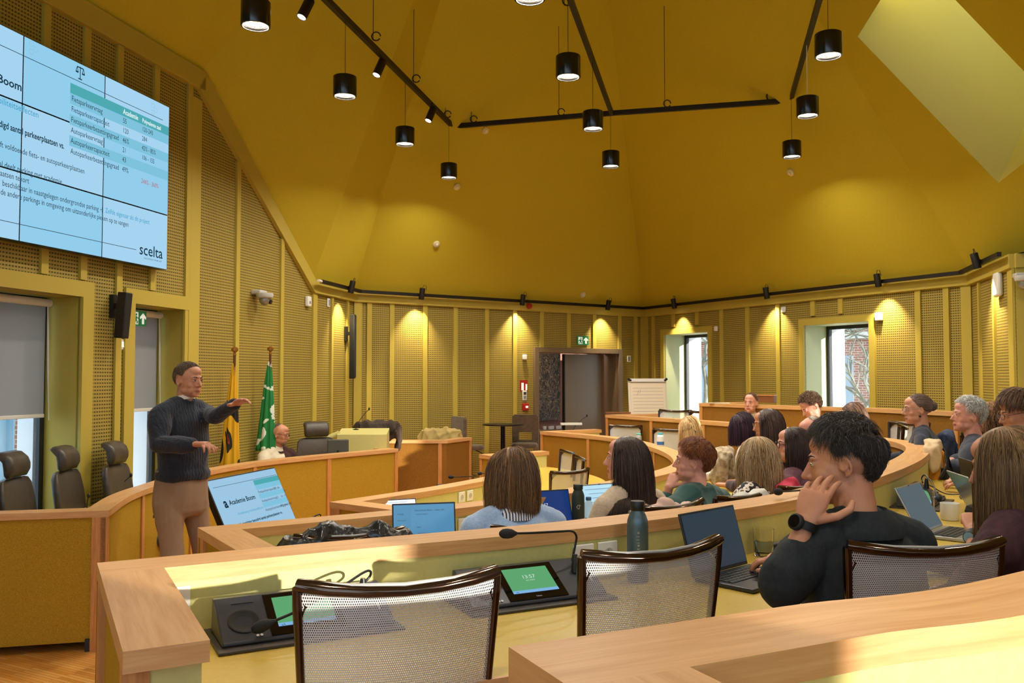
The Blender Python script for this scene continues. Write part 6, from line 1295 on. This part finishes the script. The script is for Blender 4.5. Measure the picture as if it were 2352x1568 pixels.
laptop('open laptop showing a blue document page in front of the person in light blue', (-.42, 4.24, T1), 14, 100, w=.31, scr=m_scr_blue, content=ui_mail, body=m_lap, hgt=.245)
laptop('open laptop with dark blue lock screen reading 13:57', (.215, 4.98, T1), 24, 108, w=.31, scr=m_lock, content=ui_clock)
laptop('open laptop with pale blue screen in front of the long dark haired person', (.56, 5.28, T1), 30, 106, w=.30, scr=m_scr_pale, body=m_laps, content=ui_lines)
laptop('small tablet computer with a white page on the innermost desk row', (-.79, 6.32, T0), 24, 112, w=.24, d=.16, hgt=.16, scr=m_page, content=ui_lines)
laptop('black laptop in front of the bald person at the head table, seen from behind', P3(W(652, 1066, .73), .72), 72, 112, body=m_lapb, grp=None)
laptop('second low black laptop left of the bald person at the head table', P3(W(612, 1074, .73), .72), 84, 140, body=m_lapb, grp=None)
laptop('small black tablet standing at the head table below the empty chair', P3(W(744, 1052, .73), .72), 62, 120, w=.26, body=m_lapb, grp=None)
laptop('laptop seen edge on behind the yellow backpack', (2.45, 4.62, T2), 78, 98, w=.33, scr=m_scr_dark, body=m_lapb, hgt=.24)
laptop('silver laptop with visible side ports right of the cables', (2.35, 4.40, T2), 80, 118, w=.33, scr=m_scr_grey, body=m_laps)
# ---- conference microphone units
m_unit = M('slate_unit_housing', '#3a3d45', .3, .2, coat=.3); m_unitb = M('brown_black_unit_base', '#37302c', .35)
m_scrg = E('unit_screen_green', '#5fa570', 1.0); m_scrb = E('unit_screen_blue_bar', '#7fb2e0', 1.0); m_scrt = E('unit_screen_text', '#cfe8cf', 1.0)
def mic_unit(label, p, rz, neck='left', grp='conference microphone units', s_=1.0, simple=False):
    t = thing('microphone_unit', label, 'microphone', p, R(rz), grp); t.scale = (s_, s_, s_)
    Wd, Dp, h0, h1 = .46, .17, .018, .098
    mb = MB(); mb.box((0, -.005, .004), (Wd + .03, Dp + .07, .008)); mb.build('base_plate', m_unitb, t, bevel=.002)
    mb = MB(); P = [(-Dp / 2, .008), (Dp / 2, .008), (Dp / 2 - .01, h1), (Dp / 2 - .03, h1), (-Dp / 2, h0)]
    mb.loft([[Vector((x, y, z)) for y, z in P] for x in (-Wd / 2, Wd / 2)]); mb.build('housing', m_unit, t, bevel=.004)
    a = Vector((0, -Dp / 2, h0)); b = Vector((0, Dp / 2 - .03, h1)); yv = (b - a).normalized(); A = frame((a + b) / 2, (1, 0, 0), yv); L_ = (b - a).length
    mb = MB(); mb.box((-.005, 0, .001), (.20, L_ * .94, .003), T=A); s1 = mb.build('screen_bezel', M('glossy_black_glass', '#08080a', .06), t, bevel=.001)
    mb = MB(); mb.box((-.005, .006, .0028), (.155, L_ * .66, .001), T=A); mb.build('screen', m_scrg, s1)
    mb = MB(); mb.box((-.005, .006 - L_ * .30, .0034), (.155, L_ * .07, .0006), T=A); mb.build('menu_bar', m_scrb, s1)
    mb = MB(); mb.text('13:57', .021, A @ Matrix.Translation((-.005, .012, .0036)), 0, 'CENTER'); mb.text('18/11/2025', .007, A @ Matrix.Translation((-.005, .001, .0036)), 0, 'CENTER'); mb.build('screen_text', m_scrt, s1)
    mb = MB(); mb.text('aA', .010, A @ Matrix.Translation((-.075, -L_ * .275 - .003, .004))); mb.build('menu_text', M('ui_text_blue', '#1e3f5c', .4), s1)
    mb = MB(); mb.text('Televic', .007, A @ Matrix.Translation((-.005, -L_ * .42, .003)), 0, 'CENTER'); mb.build('maker_mark', M('pale_mark', '#c9cbd0', .4), s1)
    mb = MB(); mb.lathe([(.042, -.001), (.042, .002), (.038, .003), (.034, .001), (.001, -.004)], 32, T=A @ Matrix.Translation((-.165, -.012, .001))); mb.build('loudspeaker', M('speaker_mesh_black', '#0e0f11', .5, bump=(900, .6)), t, 50)
    mb = MB(); mb.box((-.165, .055, .0015), (.05, .0022, .002), T=A); mb.box((-.135, .055, .002), (.007, .004, .002), T=A); mb.build('slot', m_slot, t)
    mb = MB()
    for q in (-.14, -.13): mb.lathe([(.003, .0), (.004, .002), (.002, .002)], 10, T=A @ Matrix.Translation((q, -.068, .001)))
    mb.box((.20, -.02, .002), (.006, .022, .001), T=A); mb.build('buttons', M('pale_mark'), t)
    n = A.to_3x3() @ Vector((0, 0, 1)); g0 = A @ Vector((.165, .02, .0))
    mb = MB(); mb.lathe([(.014, 0), (.013, .018), (.008, .05), (.007, .055)], 16, T=Matrix.Translation(g0) @ (n + Vector((.0, .5, .4))).to_track_quat('Z', 'Y').to_matrix().to_4x4()); mb.build('neck_socket', m_black, t, 50)
    if neck == 'left': pts = [g0 + Vector((0, .02, .03)), g0 + Vector((.02, .035, .075)), g0 + Vector((.022, .03, .105)), g0 + Vector((.0, .02, .125)), g0 + Vector((-.05, .01, .130)), g0 + Vector((-.15, 0, .135)), g0 + Vector((-.215, -.01, .140))]
    elif neck == 'low': pts = [g0 + Vector((0, .02, .03)), g0 + Vector((.03, .03, .05)), g0 + Vector((.028, .02, .068)), g0 + Vector((0, 0, .070)), g0 + Vector((-.08, -.04, .045)), g0 + Vector((-.2, -.08, .01)), g0 + Vector((-.27, -.10, -.005))]
    else: pts = [g0 + Vector((0, .02, .03)), g0 + Vector((.02, .03, .12)), g0 + Vector((.05, .0, .22)), g0 + Vector((.09, -.04, .28))]
    P_ = cr(pts, 5); mb = MB(); mb.tube(P_, .0038, 10); gn = mb.build('gooseneck', M('gooseneck_metal', '#2b2c30', .3, .6), t, 80)
    d = (P_[-1] - P_[-3]).normalized(); q = d.to_track_quat('Z', 'Y').to_matrix().to_4x4(); q.translation = P_[-1] - d * .004
    mb = MB(); mb.lathe([(.004, 0), (.007, .008), (.0135, .022), (.0155, .038), (.014, .054), (.008, .064), (.001, .066)], 20, T=q); mb.build('microphone_head', M('foam_black', '#121419', .8, bump=(500, .5, .002)), gn, 80)
    return t
mic_unit('conference microphone unit with green touch screen behind the nearest mesh chair, in the sun', (-.565, 2.40, T2), 28, 'low')
mic_unit('conference microphone unit with green touch screen reading 13:57, left of the second chair', (.055, 2.735, T2), 26, 'left')
mic_unit('conference microphone unit half hidden between the laptop and the young man', (1.17, 3.72, T2), 38, 'left')
mic_unit('conference microphone unit beside the dark haired bottle on the innermost row', P3(W(1052, 1148, .73), T0), 40, 'left')
mic_unit('conference microphone unit just left of the head of the person in light blue', P3(W(1115, 1138, .73), T0), 48, 'left')
mic_unit('conference microphone unit hidden behind the leather jacket, near the end of the first ring', P3(W(655, 1246, .91), T1), 30, 'low')
mic_unit('conference microphone unit under the bundle of cables at the right', (2.22, 4.75, T2), 55, 'low')
def goose(label, p, a, l=.30):
    t = thing('desk_microphone', label, 'microphone', p, 0, 'gooseneck microphones on the desks'); d = Vector((a[0], a[1], 1)).normalized(); mb = MB(); mb.lathe([(.04, 0), (.04, .012), (.012, .02), (.001, .02)], 20); mb.build('microphone_base', m_black, t, 40)
    mb = MB(); mb.tube([(0, 0, .015), tuple(d * l * .3 + Vector((0, 0, .05))), tuple(d * l * .7 + Vector((0, 0, .03))), tuple(d * l)], .004, 8); g = mb.build('gooseneck', m_black, t, 80); mb = MB(); mb.ball(d * (l + .012), (.012, .012, .02), 14); mb.build('microphone_head', m_black, g, 180)
goose('gooseneck microphone on the near end of the head table', P3(W(262, 1153, .72), .72), (.5, .3), .24); goose('short gooseneck microphone left of the head table corner', P3(W(199, 1178, .72), .72), (.05, .1), .12)
goose('gooseneck microphone on the far end of the first ring, in front of the doorway', P3(W(1312, 996, .90), .9), (.9, .2), .36)
# ---- sockets on the upstands
def on_upstand(row, px):
    C = offs(ROWC[row], .151); best = None
    for i in range(len(C) - 1):
        a, b = C[i], C[i + 1]; n = Vector((b.y - a.y, a.x - b.x, 0)); d = ray(px, 1200); den = n.dot(d)
        if abs(den) < 1e-6: continue
        s = n.dot(a - EYE) / den; p = EYE + d * s; t_ = (p - a).dot(b - a) / (b - a).length_squared
        if s > 0 and -.01 <= t_ <= 1.01 and (best is None or p.y < best[0].y): best = (Vector((p.x, p.y, 0)), (b - a).normalized())
    return best
def socket(row, px, label, zc=None, cable=False):
    r_ = on_upstand(row, px)
    if not r_: return
    p, x = r_; z = TIER[row] + .72 + (.085 if zc is None else zc); t = thing('power_socket', label, 'socket', (p.x, p.y, z), math.atan2(x.y, x.x), 'white sockets on the desk upstands')
    mb = MB(); mb.box((0, -.005, 0), (.082, .010, .082)); mb.build('faceplate', m_white, t, bevel=.003)
    mb = MB(); mb.lathe([(.021, .0), (.021, .002), (.0195, .002), (.0185, -.003), (.001, -.003)], 24, T=Matrix.Translation((0, -.0102, 0)) @ Matrix.Rotation(PI / 2, 4, 'X')); mb.build('socket_well', M('socket_shade', '#c9c7c1', .4), t, 40)
    mb = MB(); mb.ball((-.009, -.0095, 0), .0028, 8); mb.ball((.009, -.0095, 0), .0028, 8); mb.ball((0, -.0095, .012), .0025, 8); mb.build('contact_holes', m_slot, t, 180)
for r_, x_, l_ in ((2, 402, 'white socket nearest the left end of the large curved desk, in the sun'), (2, 1338, 'left one of the white socket pair below the metal bottle'), (2, 1393, 'right one of the white socket pair below the metal bottle'),
                   (1, 557, 'white socket near the left end of the first ring'), (1, 1066, 'white socket right of the laptop with the blue page'), (1, 1110, 'white socket just left of the light blue sweater'),
                   (0, 1059, 'left white socket on the innermost row behind the clear bottle'), (0, 1078, 'right white socket on the innermost row')): socket(r_, x_, l_)
# ---- bottles, glasses, cups
m_gls = M('clear_glass', '#ffffff', .0, trans=1.0, ior=1.45); m_wat = M('water', '#f4f8fa', .0, trans=1.0, ior=1.33)
def glass(label, p, r=.042, h=.105, fill=.55, tint=None, rib=False):
    t = thing('drinking_glass', label, 'glass', p, 0); mb = MB(); n = 32
    mb.lathe([(.001, 0), (r * .86, 0), (r * .9, .004), (r, h), (r * .955, h), (r * .84, .014), (.001, .014)], n, caps=False); mb.build('tumbler', m_gls, t, 50)
    mb = MB(); f = fill * h; mb.lathe([(.001, .0145), (r * .835, .0145), (r * (.84 + .11 * fill), f), (.001, f)], n, caps=False); mb.build('drink', tint or m_wat, t, 50); return t
glass('water glass half full beside the open laptop and the young man', P3(W(1754, 1276, T2), T2), .040, .105); glass('tall water glass right of the laptop with pale reflection', P3(W(2130, 1196, T2), T2), .034, .14, .35)
glass('glass of dark red tea in front of the person with auburn hair', P3(W(1503, 1108, T1), T1), .035, .10, .7, M('red_tea', '#5a1410', .1, trans=.4)); glass('water glass in front of the blonde person in patterned blouse', P3(W(1642, 1086, T1), T1), .035, .11, .5)
for i, (x_, l_) in enumerate(((2206, 'left'), (2232, 'right'))): glass('empty water glass, %s of the pair before the white haired person' % l_, P3(W(x_, 1098, T2), T2), .036, .11, .1)
def bottle(label, p, r, h, body, cap, neck=.55, ring=None, text=None, cl=None):
    t = thing('bottle', label, 'bottle', p, 0); mb = MB(); s = h
    mb.lathe([(.001, 0), (r * .93, 0), (r, .006), (r, s * .70), (r * .96, s * .76), (r * .78, s * .83), (r * neck, s * .87), (r * neck, s * .90)], 32); mb.build('bottle_body', body, t, 50)
    mb = MB(); mb.lathe([(r * neck * 1.12, s * .885), (r * neck * 1.15, s * .89), (r * neck * 1.15, s * .985), (r * neck * 1.05, s), (.001, s)], 28); mb.build('bottle_cap', cap, t, 50)
    if ring: mb = MB(); mb.lathe([(r * 1.006, s * ring[0]), (r * 1.006, s * ring[1])], 32, caps=False); mb.build('bottle_label', ring[2], t, 80)
    if text:
        a0 = R(cl if cl else -95)
        for i, ch in enumerate(text):
            A = Matrix.Rotation(a0, 4, 'Z') @ Matrix.Translation((r * 1.01, 0, s * .30 + i * .0105)) @ Matrix.Rotation(PI / 2, 4, 'Z') @ Matrix.Rotation(PI / 2, 4, 'X') @ Matrix.Rotation(PI / 2, 4, 'Z')
            mb = MB(); mb.text(ch, .015, A); mb.build('lettering', M('pale_mark'), t)
    return t
bottle('slate blue metal bottle with black cap on the large curved desk', (.425, 2.97, T2), .036, .270, M('slate_blue_metal', '#566a74', .35, .5), m_black, .60, text='Bouteille', cl=-88)
b_ = bottle('dark green bottle with a pale round emblem in the first ring', P3(W(1328, 1212, T1), T1), .037, .25, M('dark_green_bottle', '#27352e', .55), M('green_black_cap', '#1c2622', .5), .66)
mb = MB(); 
for P in (((-.012, .0), (0, .013)), ((-.012, 0), (0, -.013)), ((.004, .012), (.004, -.012)), ((.004, .012), (.012, .006))): mb.beam((P[0][0], -.0385, .125 + P[0][1]), (P[1][0], -.0385, .125 + P[1][1]), .002, .002)
mb.build('emblem', M('pale_mark'), b_)
bottle('small clear bottle beside the dark green bottle', P3(W(1352, 1208, T1), T1), .026, .17, M('clear_plastic', '#d8dfe0', .1, alpha=.35), M('blue_cap', '#4b78a8', .4))
bottle('clear drinking bottle with black and red lid on the innermost row', P3(W(1012, 1160, T0), T0), .037, .17, M('smoky_clear_plastic', '#b0aaa0', .15, alpha=.6), m_black, .92, ring=(.86, .93, m_redd))
bottle('small white bottle with blue cap at the far side of the first ring', P3(W(1517, 1024, T1 + .18), T1 + .18), .036, .13, M('milky_plastic', '#dfe6ea', .3), M('sky_blue_cap', '#3fb0cc', .4), .6, ring=(.1, .35, M('blue_label', '#2f6db0', .5)))
bottle('small bottle with turquoise cap beside the far chair', P3(W(1467, 1020, T1 + .18), T1 + .18), .03, .11, M('clear_plastic'), M('turquoise_cap', '#58d0c4', .4), .7)
bottle('clear bottle with red cap and red label on the far side of the second ring', P3(W(1808, 976, 1.2), 1.08), .036, .24, M('clear_plastic'), m_redd, .5, ring=(.3, .55, M('red_label', '#b3343a', .5)))
t = thing('mug', 'white handleless mug right of the tall glass', 'mug', P3(W(2182, 1194, T2), T2)); mb = MB(); mb.lathe([(.001, 0), (.036, 0), (.042, .006), (.043, .082), (.039, .082), (.037, .010), (.001, .008)], 36, caps=False); mb.build('mug_body', m_white, t, 50)
t = thing('cup', 'black paper cup with pale rim before the person with the bun', 'cup', P3(W(2112, 1040, T2), T2)); mb = MB(); mb.lathe([(.001, 0), (.032, 0), (.043, .12), (.041, .12), (.030, .006), (.001, .005)], 30, caps=False); mb.build('cup_body', M('black_paper', '#1f2328', .6), t, 50); mb = MB(); mb.lathe([(.043, .117), (.0445, .12), (.043, .123), (.041, .12)], 30); mb.build('rim', m_white, t, 50)
def slab_item(nm, label, cat, p, rz, d, mat, ex=None, bev=.003):
    t = thing(nm, label, cat, p, R(rz)); mb = MB(); mb.box((0, 0, d[2] / 2), d); mb.build(ex or 'cover', mat, t, bevel=bev); return t
o = slab_item('phone_case', 'black folded phone case beside the white mug', 'phone', P3(W(2240, 1176, T2), T2), 60, (.16, .09, .02), m_black)
o = slab_item('notebook', 'black notebook on the table in front of the auburn haired person', 'notebook', P3(W(1672, 1096, T1), T1), 20, (.24, .17, .014), M('dark_notebook', '#26221f', .5))
o = slab_item('paper_sheet', 'white paper sheet above the black notebook', 'paper', P3(W(1655, 1080, T1), T1 + .001), 14, (.30, .21, .002), M('paper_white', '#e8e5da', .8), 'sheet', 0)
o = slab_item('paper_sheet', 'white paper on the ledge of the outer desk row behind the upright person', 'paper', P3(W(1652, 926, 1.44), 1.442), -20, (.25, .12, .004), M('paper_white'), 'sheet', 0)
o = slab_item('paper_sheet', 'white paper card on the far end of the first ring near the doorway', 'paper', P3(W(1312, 992, .98), T1 + .182), 5, (.3, .1, .03), M('paper_white'), 'sheet', 0)
# ---- wooden end box on the outer row, far
t = thing('wooden_box', 'low brown wooden box on the outer row behind the upright person', 'box', P3(W(1757, 924, 1.44), 1.44), R(-30)); mb = MB(); mb.box((0, 0, .045), (.26, .14, .09)); mb.build('box_body', M('brown_box_wood', '#7d4a22', .5), t, bevel=.003); mb = MB(); mb.box((0, 0, .094), (.28, .16, .012)); mb.build('box_top', m_oak_post, t)
t = thing('wooden_tray', 'flat brown wooden tray on the far end of the second ring', 'tray', P3(W(1420, 950, 1.26), 1.26), R(-12)); mb = MB(); mb.box((0, 0, .012), (.34, .12, .024)); mb.build('tray', M('brown_box_wood'), t, bevel=.003)
# ---- lectern at the head table
Lp = Vector((-1.84, 10.85, .9)); t = thing('lectern', 'yellow slanted lectern on the far end of the head table', 'lectern', (Lp.x, Lp.y, 0), R(4))
mb = MB(); mb.loft([[Vector((x, y, z)) for y, z in ((-.22, .72), (.22, .72), (.22, 1.12), (-.22, 1.07))] for x in (-.30, .30)]); mb.build('lectern_body', m_lam, t, bevel=.004)
mb = MB(); mb.beam((-.30, 0, 1.085), (-.52, -.04, .99), .36, .018); mb.build('side_shelf', m_lam, t)
t2 = thing('monitor', 'grey back of a small monitor left of the lectern', 'monitor', (Lp.x - .22, Lp.y - .50, 0), R(190)); mb = MB(); mb.box((0, 0, .93), (.25, .03, .20)); mb.build('monitor_casing', M('grey_monitor_back', '#4b4c46', .5), t2, bevel=.02, seg=3); mb = MB(); mb.cyl((0, 0, .74), (0, 0, .9), .02, 12); mb.lathe([(.09, .72), (.09, .73), (.02, .745), (.001, .745)], 24); mb.build('monitor_stand', m_black, t2, 40)
goose('gooseneck microphone on the lectern at the head table', (Lp.x - .12, Lp.y + .12, 1.10), (.6, .1), .30)
# ---- coats and bags: draped cloth
def drape(nm, label, cat, T, w, fl, bl, th, mat, seed, amp=.02, grp=None, n=26, sleeves=True, parent_lbl=None, voxel=.010):
    """cloth hung over a chair back: local origin at top centre of the back, X along it"""
    t = thing(nm, label, cat, (0, 0, 0), 0, grp); t.matrix_basis = T; r = random.Random(seed); mb = MB(); rings = []
    for i in range(13):
        x = -w / 2 + w * i / 12; k = .82 + .18 * math.sin(PI * min(1, max(0, (i + .6) / 13))); sag = .012 * r.uniform(-1, 1) - .03 * (abs(i - 6) / 6) ** 3
        a_ = fl * r.uniform(.9, 1.06); b_ = bl * r.uniform(.9, 1.06); f = .02 * r.uniform(-1, 1)
        P = [(-.045, -a_), (-.055 + f, -a_ * .6), (-.048, -.10), (-.035, -.03), (-.012, .012 + sag), (.018, .012 + sag), (.04, -.03), (.052, -.10), (.06 - f, -b_ * .6), (.05, -b_), (.025, -b_), (.02, -.06), (-.01, -.05), (-.02, -a_)]
        rings.append([Vector((x, y * th, z)) for y, z in P])
    mb.loft(rings)
    if sleeves:
        for s in (-1, 1): mb.tube([Vector((s * w * .46, 0, -.03)), Vector((s * (w * .52 + .02), .02, -.12)), Vector((s * (w * .52 + .03), .03, -.26)), Vector((s * w * .5, .02, -.40))], [.045, .05, .045, .04], 10)
    remesh(mb, voxel, 3, mat, 'cloth', t, .5, folds(seed, amp, 22)); return t
def backT(px, py, z, Y, rz): p = WY(px, py, Y); return Matrix.Translation((p.x, p.y, z)) @ Matrix.Rotation(R(rz), 4, 'Z')
pj = W(800, 1212, 1.17); put_chair(pj.x - .1, pj.y + .25, TIER[1], 24, 'mesh swivel chair covered by the black leather jacket')
drape('leather_jacket', 'black wrinkled leather jacket draped over a chair back in the first ring', 'jacket', Matrix.Translation((pj.x, pj.y, 1.170)) @ Matrix.Rotation(R(20), 4, 'Z'), .47, .45, .30, 1.35, M('black_shiny_leather', '#15171a', .28, coat=.35, bump=(40, .6, .01)), 51, .012, voxel=.007)
drape('coat', 'pale pink coat over the chair of the long dark haired person', 'coat', backT(1535, 1170, 1.14, 4.32, 40), .34, .3, .3, 1.2, M('pale_pink_cloth', '#d3b0a0', .9), 52, .014)
drape('coat', 'off white coat over the chair of the blonde person in patterned blouse', 'coat', backT(1738, 1130, 1.14, 4.72, 38), .36, .3, .3, 1.3, M('off_white_cloth', '#d8d5cb', .9), 53, .012)
drape('coat', 'bright pink red coat over the chair of the maroon sweater person', 'coat', backT(1812, 1116, 1.14, 5.12, 60), .34, .3, .3, 1.6, M('pink_red_cloth', '#c7304e', .8), 54, .02)
drape('coat', 'beige coat with fluffy pale lining on the chair of the person looking down', 'coat', backT(1664, 1000, 1.19, 7.15, 75), .34, .38, .36, 1.6, M('beige_fluffy', '#c9b79c', .95, noise=(22, '#8d7657'), bump=(120, .8, .01)), 55, .02)
drape('jacket', 'dark blue jacket over the chair behind the person with the bun', 'jacket', backT(2172, 1000, 1.33, 6.95, 62), .40, .5, .4, 1.4, M('dark_blue_cloth', '#27304a', .9, noise=(30, '#36405c')), 56, .02)
drape('coat', 'crumpled khaki coat hanging over a chair behind the side desk', 'coat', backT(1012, 984, 1.03, 12.55, 4), .52, .4, .4, 1.4, M('khaki_cloth', '#a8935c', .9), 57, .014)
p = W(880, 1000, .95); drape('jacket', 'dark brown jacket lying in a heap behind the lectern', 'jacket', Matrix.Translation((Lp.x + .10, Lp.y + .48, 1.20)) @ Matrix.Rotation(R(12), 4, 'Z'), .48, .25, .25, 1.6, M('dark_brown_cloth', '#3a2c22', .8), 58, .014)
t = thing('side_table', 'small stand under the dark brown jacket', 'table', (Lp.x + .10, Lp.y + .48, 0)); mb = MB(); mb.box((0, 0, 1.05), (.4, .12, .04)); mb.build('table_top', m_black, t); mb = MB(); mb.box((0, 0, .48), (.06, .06, .96)); mb.build('leg', m_black, t)
# ---- backpack with cables
bp = W(2142, 1098, T2); t = thing('backpack', 'orange yellow backpack with a beige flap standing on the desk at right', 'backpack', (bp.x, bp.y, T2), R(50)); t.scale = (.82, .82, .78)
mb = MB(); mb.loft([ering((0, 0, z), a, b_, p=3) for z, a, b_ in ((0, .10, .07), (.03, .13, .085), (.12, .135, .09), (.20, .12, .08), (.26, .08, .05), (.28, .03, .02))]); remesh(mb, .008, 3, M('orange_yellow_nylon', '#d98a16', .7), 'bag_body', t, .5, folds(61, .03, 22))
mb = MB(); mb.loft([ering((-.05, -.02, z), a, b_, p=3) for z, a, b_ in ((.10, .06, .06), (.18, .085, .075), (.27, .09, .075), (.33, .06, .055), (.355, .02, .02))]); remesh(mb, .008, 3, M('beige_flap', '#d8bd94', .8), 'flap', t, .5, folds(62, .03, 22))
mb = MB(); mb.tube([(-.12, -.09, .02), (-.06, -.13, .12), (.02, -.10, .24), (.05, -.05, .30)], .010, 8, flat=1.8); mb.tube([(.12, -.08, .02), (.08, -.12, .10), (.05, -.10, .22), (.02, -.05, .30)], .010, 8, flat=1.8); mb.box((.02, -.10, .05), (.18, .06, .09)); mb.build('strap', m_black, t, 60)
rc = random.Random(9); base = W(2170, 1140, T2)
t = thing('cable_bundle', 'tangled black cables on the desk between the backpack and the tall glass', 'cable')
for k in range(7):
    p0 = Vector((base.x + rc.uniform(-.2, .2), base.y + rc.uniform(-.2, .25), T2 + .006)); pts = [p0]
    for i in range(6): p0 = p0 + Vector((rc.uniform(-.12, .14), rc.uniform(-.1, .1), 0)); p0.z = T2 + .006 + rc.uniform(0, .05) * (i % 2); pts.append(p0)
    mb = MB(); mb.tube(cr(pts, 5), .0035, 6); mb.build('cable', m_black, t, 80)
# ---- flip chart
fp = WY(1490, 960, 13.1); t = thing('flip_chart', 'white flip chart on a stand beside the doorway', 'flip chart', (fp.x, fp.y, 0), R(8))
A = Matrix.Translation((0, 0, 1.15)) @ Matrix.Rotation(R(-8), 4, 'X')
mb = MB(); mb.box((0, 0, .10), (.60, .02, 1.0), T=A); mb.build('board', M('board_white', '#e6ddca', .5), t, bevel=.006)
mb = MB(); mb.box((0, -.016, .08), (.53, .01, .90), T=A); pd = mb.build('paper_pad', M('pad_paper', '#efe0c6', .8), t)
mb = MB()
for i in range(17): mb.box((0, -.0222, .45 - i * .05), (.47, .0008, .004), T=A)
mb.beam(A @ Vector((-.14, -.0226, .42)), A @ Vector((-.17, -.0226, .34)), .001, .004); mb.beam(A @ Vector((-.11, -.0226, .43)), A @ Vector((-.13, -.0226, .37)), .001, .004); mb.build('ruled_lines', M('grey_line', '#9a8d7c', .8), pd)
mb = MB(); mb.box((0, -.03, .565), (.56, .03, .05), T=A); mb.build('clamp_bar', m_white, t, bevel=.01)
for s in (-1, 1): mb = MB(); mb.cyl(A @ Vector((s * .255, -.035, .56)), A @ Vector((s * .305, -.035, .59)), .018, 12); mb.build('clamp_knob', m_black, t, 40); mb = MB(); mb.cyl(A @ Vector((s * .24, .03, .5)), (s * .38, -.05, .01), .012, 8); mb.build('leg', M('steel', '#b5b5b0', .25, .9), t, 40)
mb = MB(); mb.cyl(A @ Vector((0, .03, .5)), (0, .55, .01), .012, 8); mb.build('leg', M('steel'), t, 40)
# ---- flags
def flag(label, px, Y, ztop, zb, colf, w0, seed):
    p = WY(px, 900, Y); t = thing('flag', label, 'flag', (p.x, p.y, 0), 0, 'flags on poles behind the head table')
    mb = MB(); mb.cyl((0, 0, .02), (0, 0, ztop - .06), .014, 12); mb.build('pole', M('bronze_pole', '#6b4226', .35, .4), t, 40)
    mb = MB(); mb.lathe([(.001, ztop - .07), (.016, ztop - .06), (.012, ztop - .03), (.035, ztop - .01), (.036, ztop + .01), (.02, ztop + .025), (.001, ztop + .03)], 18); mb.build('finial', M('brass', '#b0783c', .25, .8), t, 40)
    mb = MB(); mb.lathe([(.20, 0), (.19, .03), (.05, .06), (.02, .08), (.001, .08)], 28); mb.build('base', m_black, t, 40)
    mb = MB(); rings = []; n = 44; r = random.Random(seed); ph = r.uniform(0, 6)
    for i in range(26):
        v = i / 25; z = ztop - .14 - (ztop - .14 - zb) * v; rr = .018 + w0 * (v ** .8); rings.append([Vector((.0 + rr * (.55 + .45 * abs(math.sin(a * 3.5 + ph + v * .8))) * math.cos(a) - .3 * rr, rr * (.35 + .30 * abs(math.sin(a * 3.5 + ph))) * math.sin(a), z - .10 * v * max(0, math.cos(a)))) for a in [2 * PI * k / n for k in range(n)]])
    mb.loft(rings); o = mb.build('cloth', colf, t, 180); return t
def flagmat(nm, c1, cs, scale, stretch=(1, 1, 1), dist=2):
    m = bpy.data.materials.new(nm); m.use_nodes = True; MATS[nm] = m; nt = m.node_tree; N = nt.nodes; L = nt.links; tc = N.new('ShaderNodeTexCoord'); mp = N.new('ShaderNodeMapping'); mp.inputs['Scale'].default_value = stretch; nz = N.new('ShaderNodeTexNoise'); nz.inputs['Scale'].default_value = scale; nz.inputs['Detail'].default_value = 1.5; nz.inputs['Distortion'].default_value = dist
    r_ = N.new('ShaderNodeValToRGB'); r_.color_ramp.interpolation = 'CONSTANT'; r_.color_ramp.elements[0].color = lin(c1); r_.color_ramp.elements[1].position = cs[0][0]; r_.color_ramp.elements[1].color = lin(cs[0][1])
    for q, c in cs[1:]: e_ = r_.color_ramp.elements.new(q); e_.color = lin(c)
    L.new(tc.outputs['Object'], mp.inputs[0]); L.new(mp.outputs[0], nz.inputs[0]); L.new(nz.outputs[0], r_.inputs[0]); L.new(r_.outputs[0], N['Principled BSDF'].inputs[0]); N['Principled BSDF'].inputs['Roughness'].default_value = .7; return m
flag('yellow flag with black lion pattern hanging on a bronze pole', 538, 9.0, 2.05, .75, flagmat('yellow_black_flag', '#e0ad12', ((.53, '#16130e'), (.67, '#9c2a1c'), (.69, '#16130e')), 3.0, (1, 1, .5)), .10, 3)
flag('green flag with white wavy bands hanging on a bronze pole', 620, 9.75, 2.08, .95, flagmat('green_white_flag', '#15803f', ((.56, '#dfe8dd'), (.68, '#1c1d1a')), 3.0, (1.5, 1.5, 2.2), 1), .10, 8)
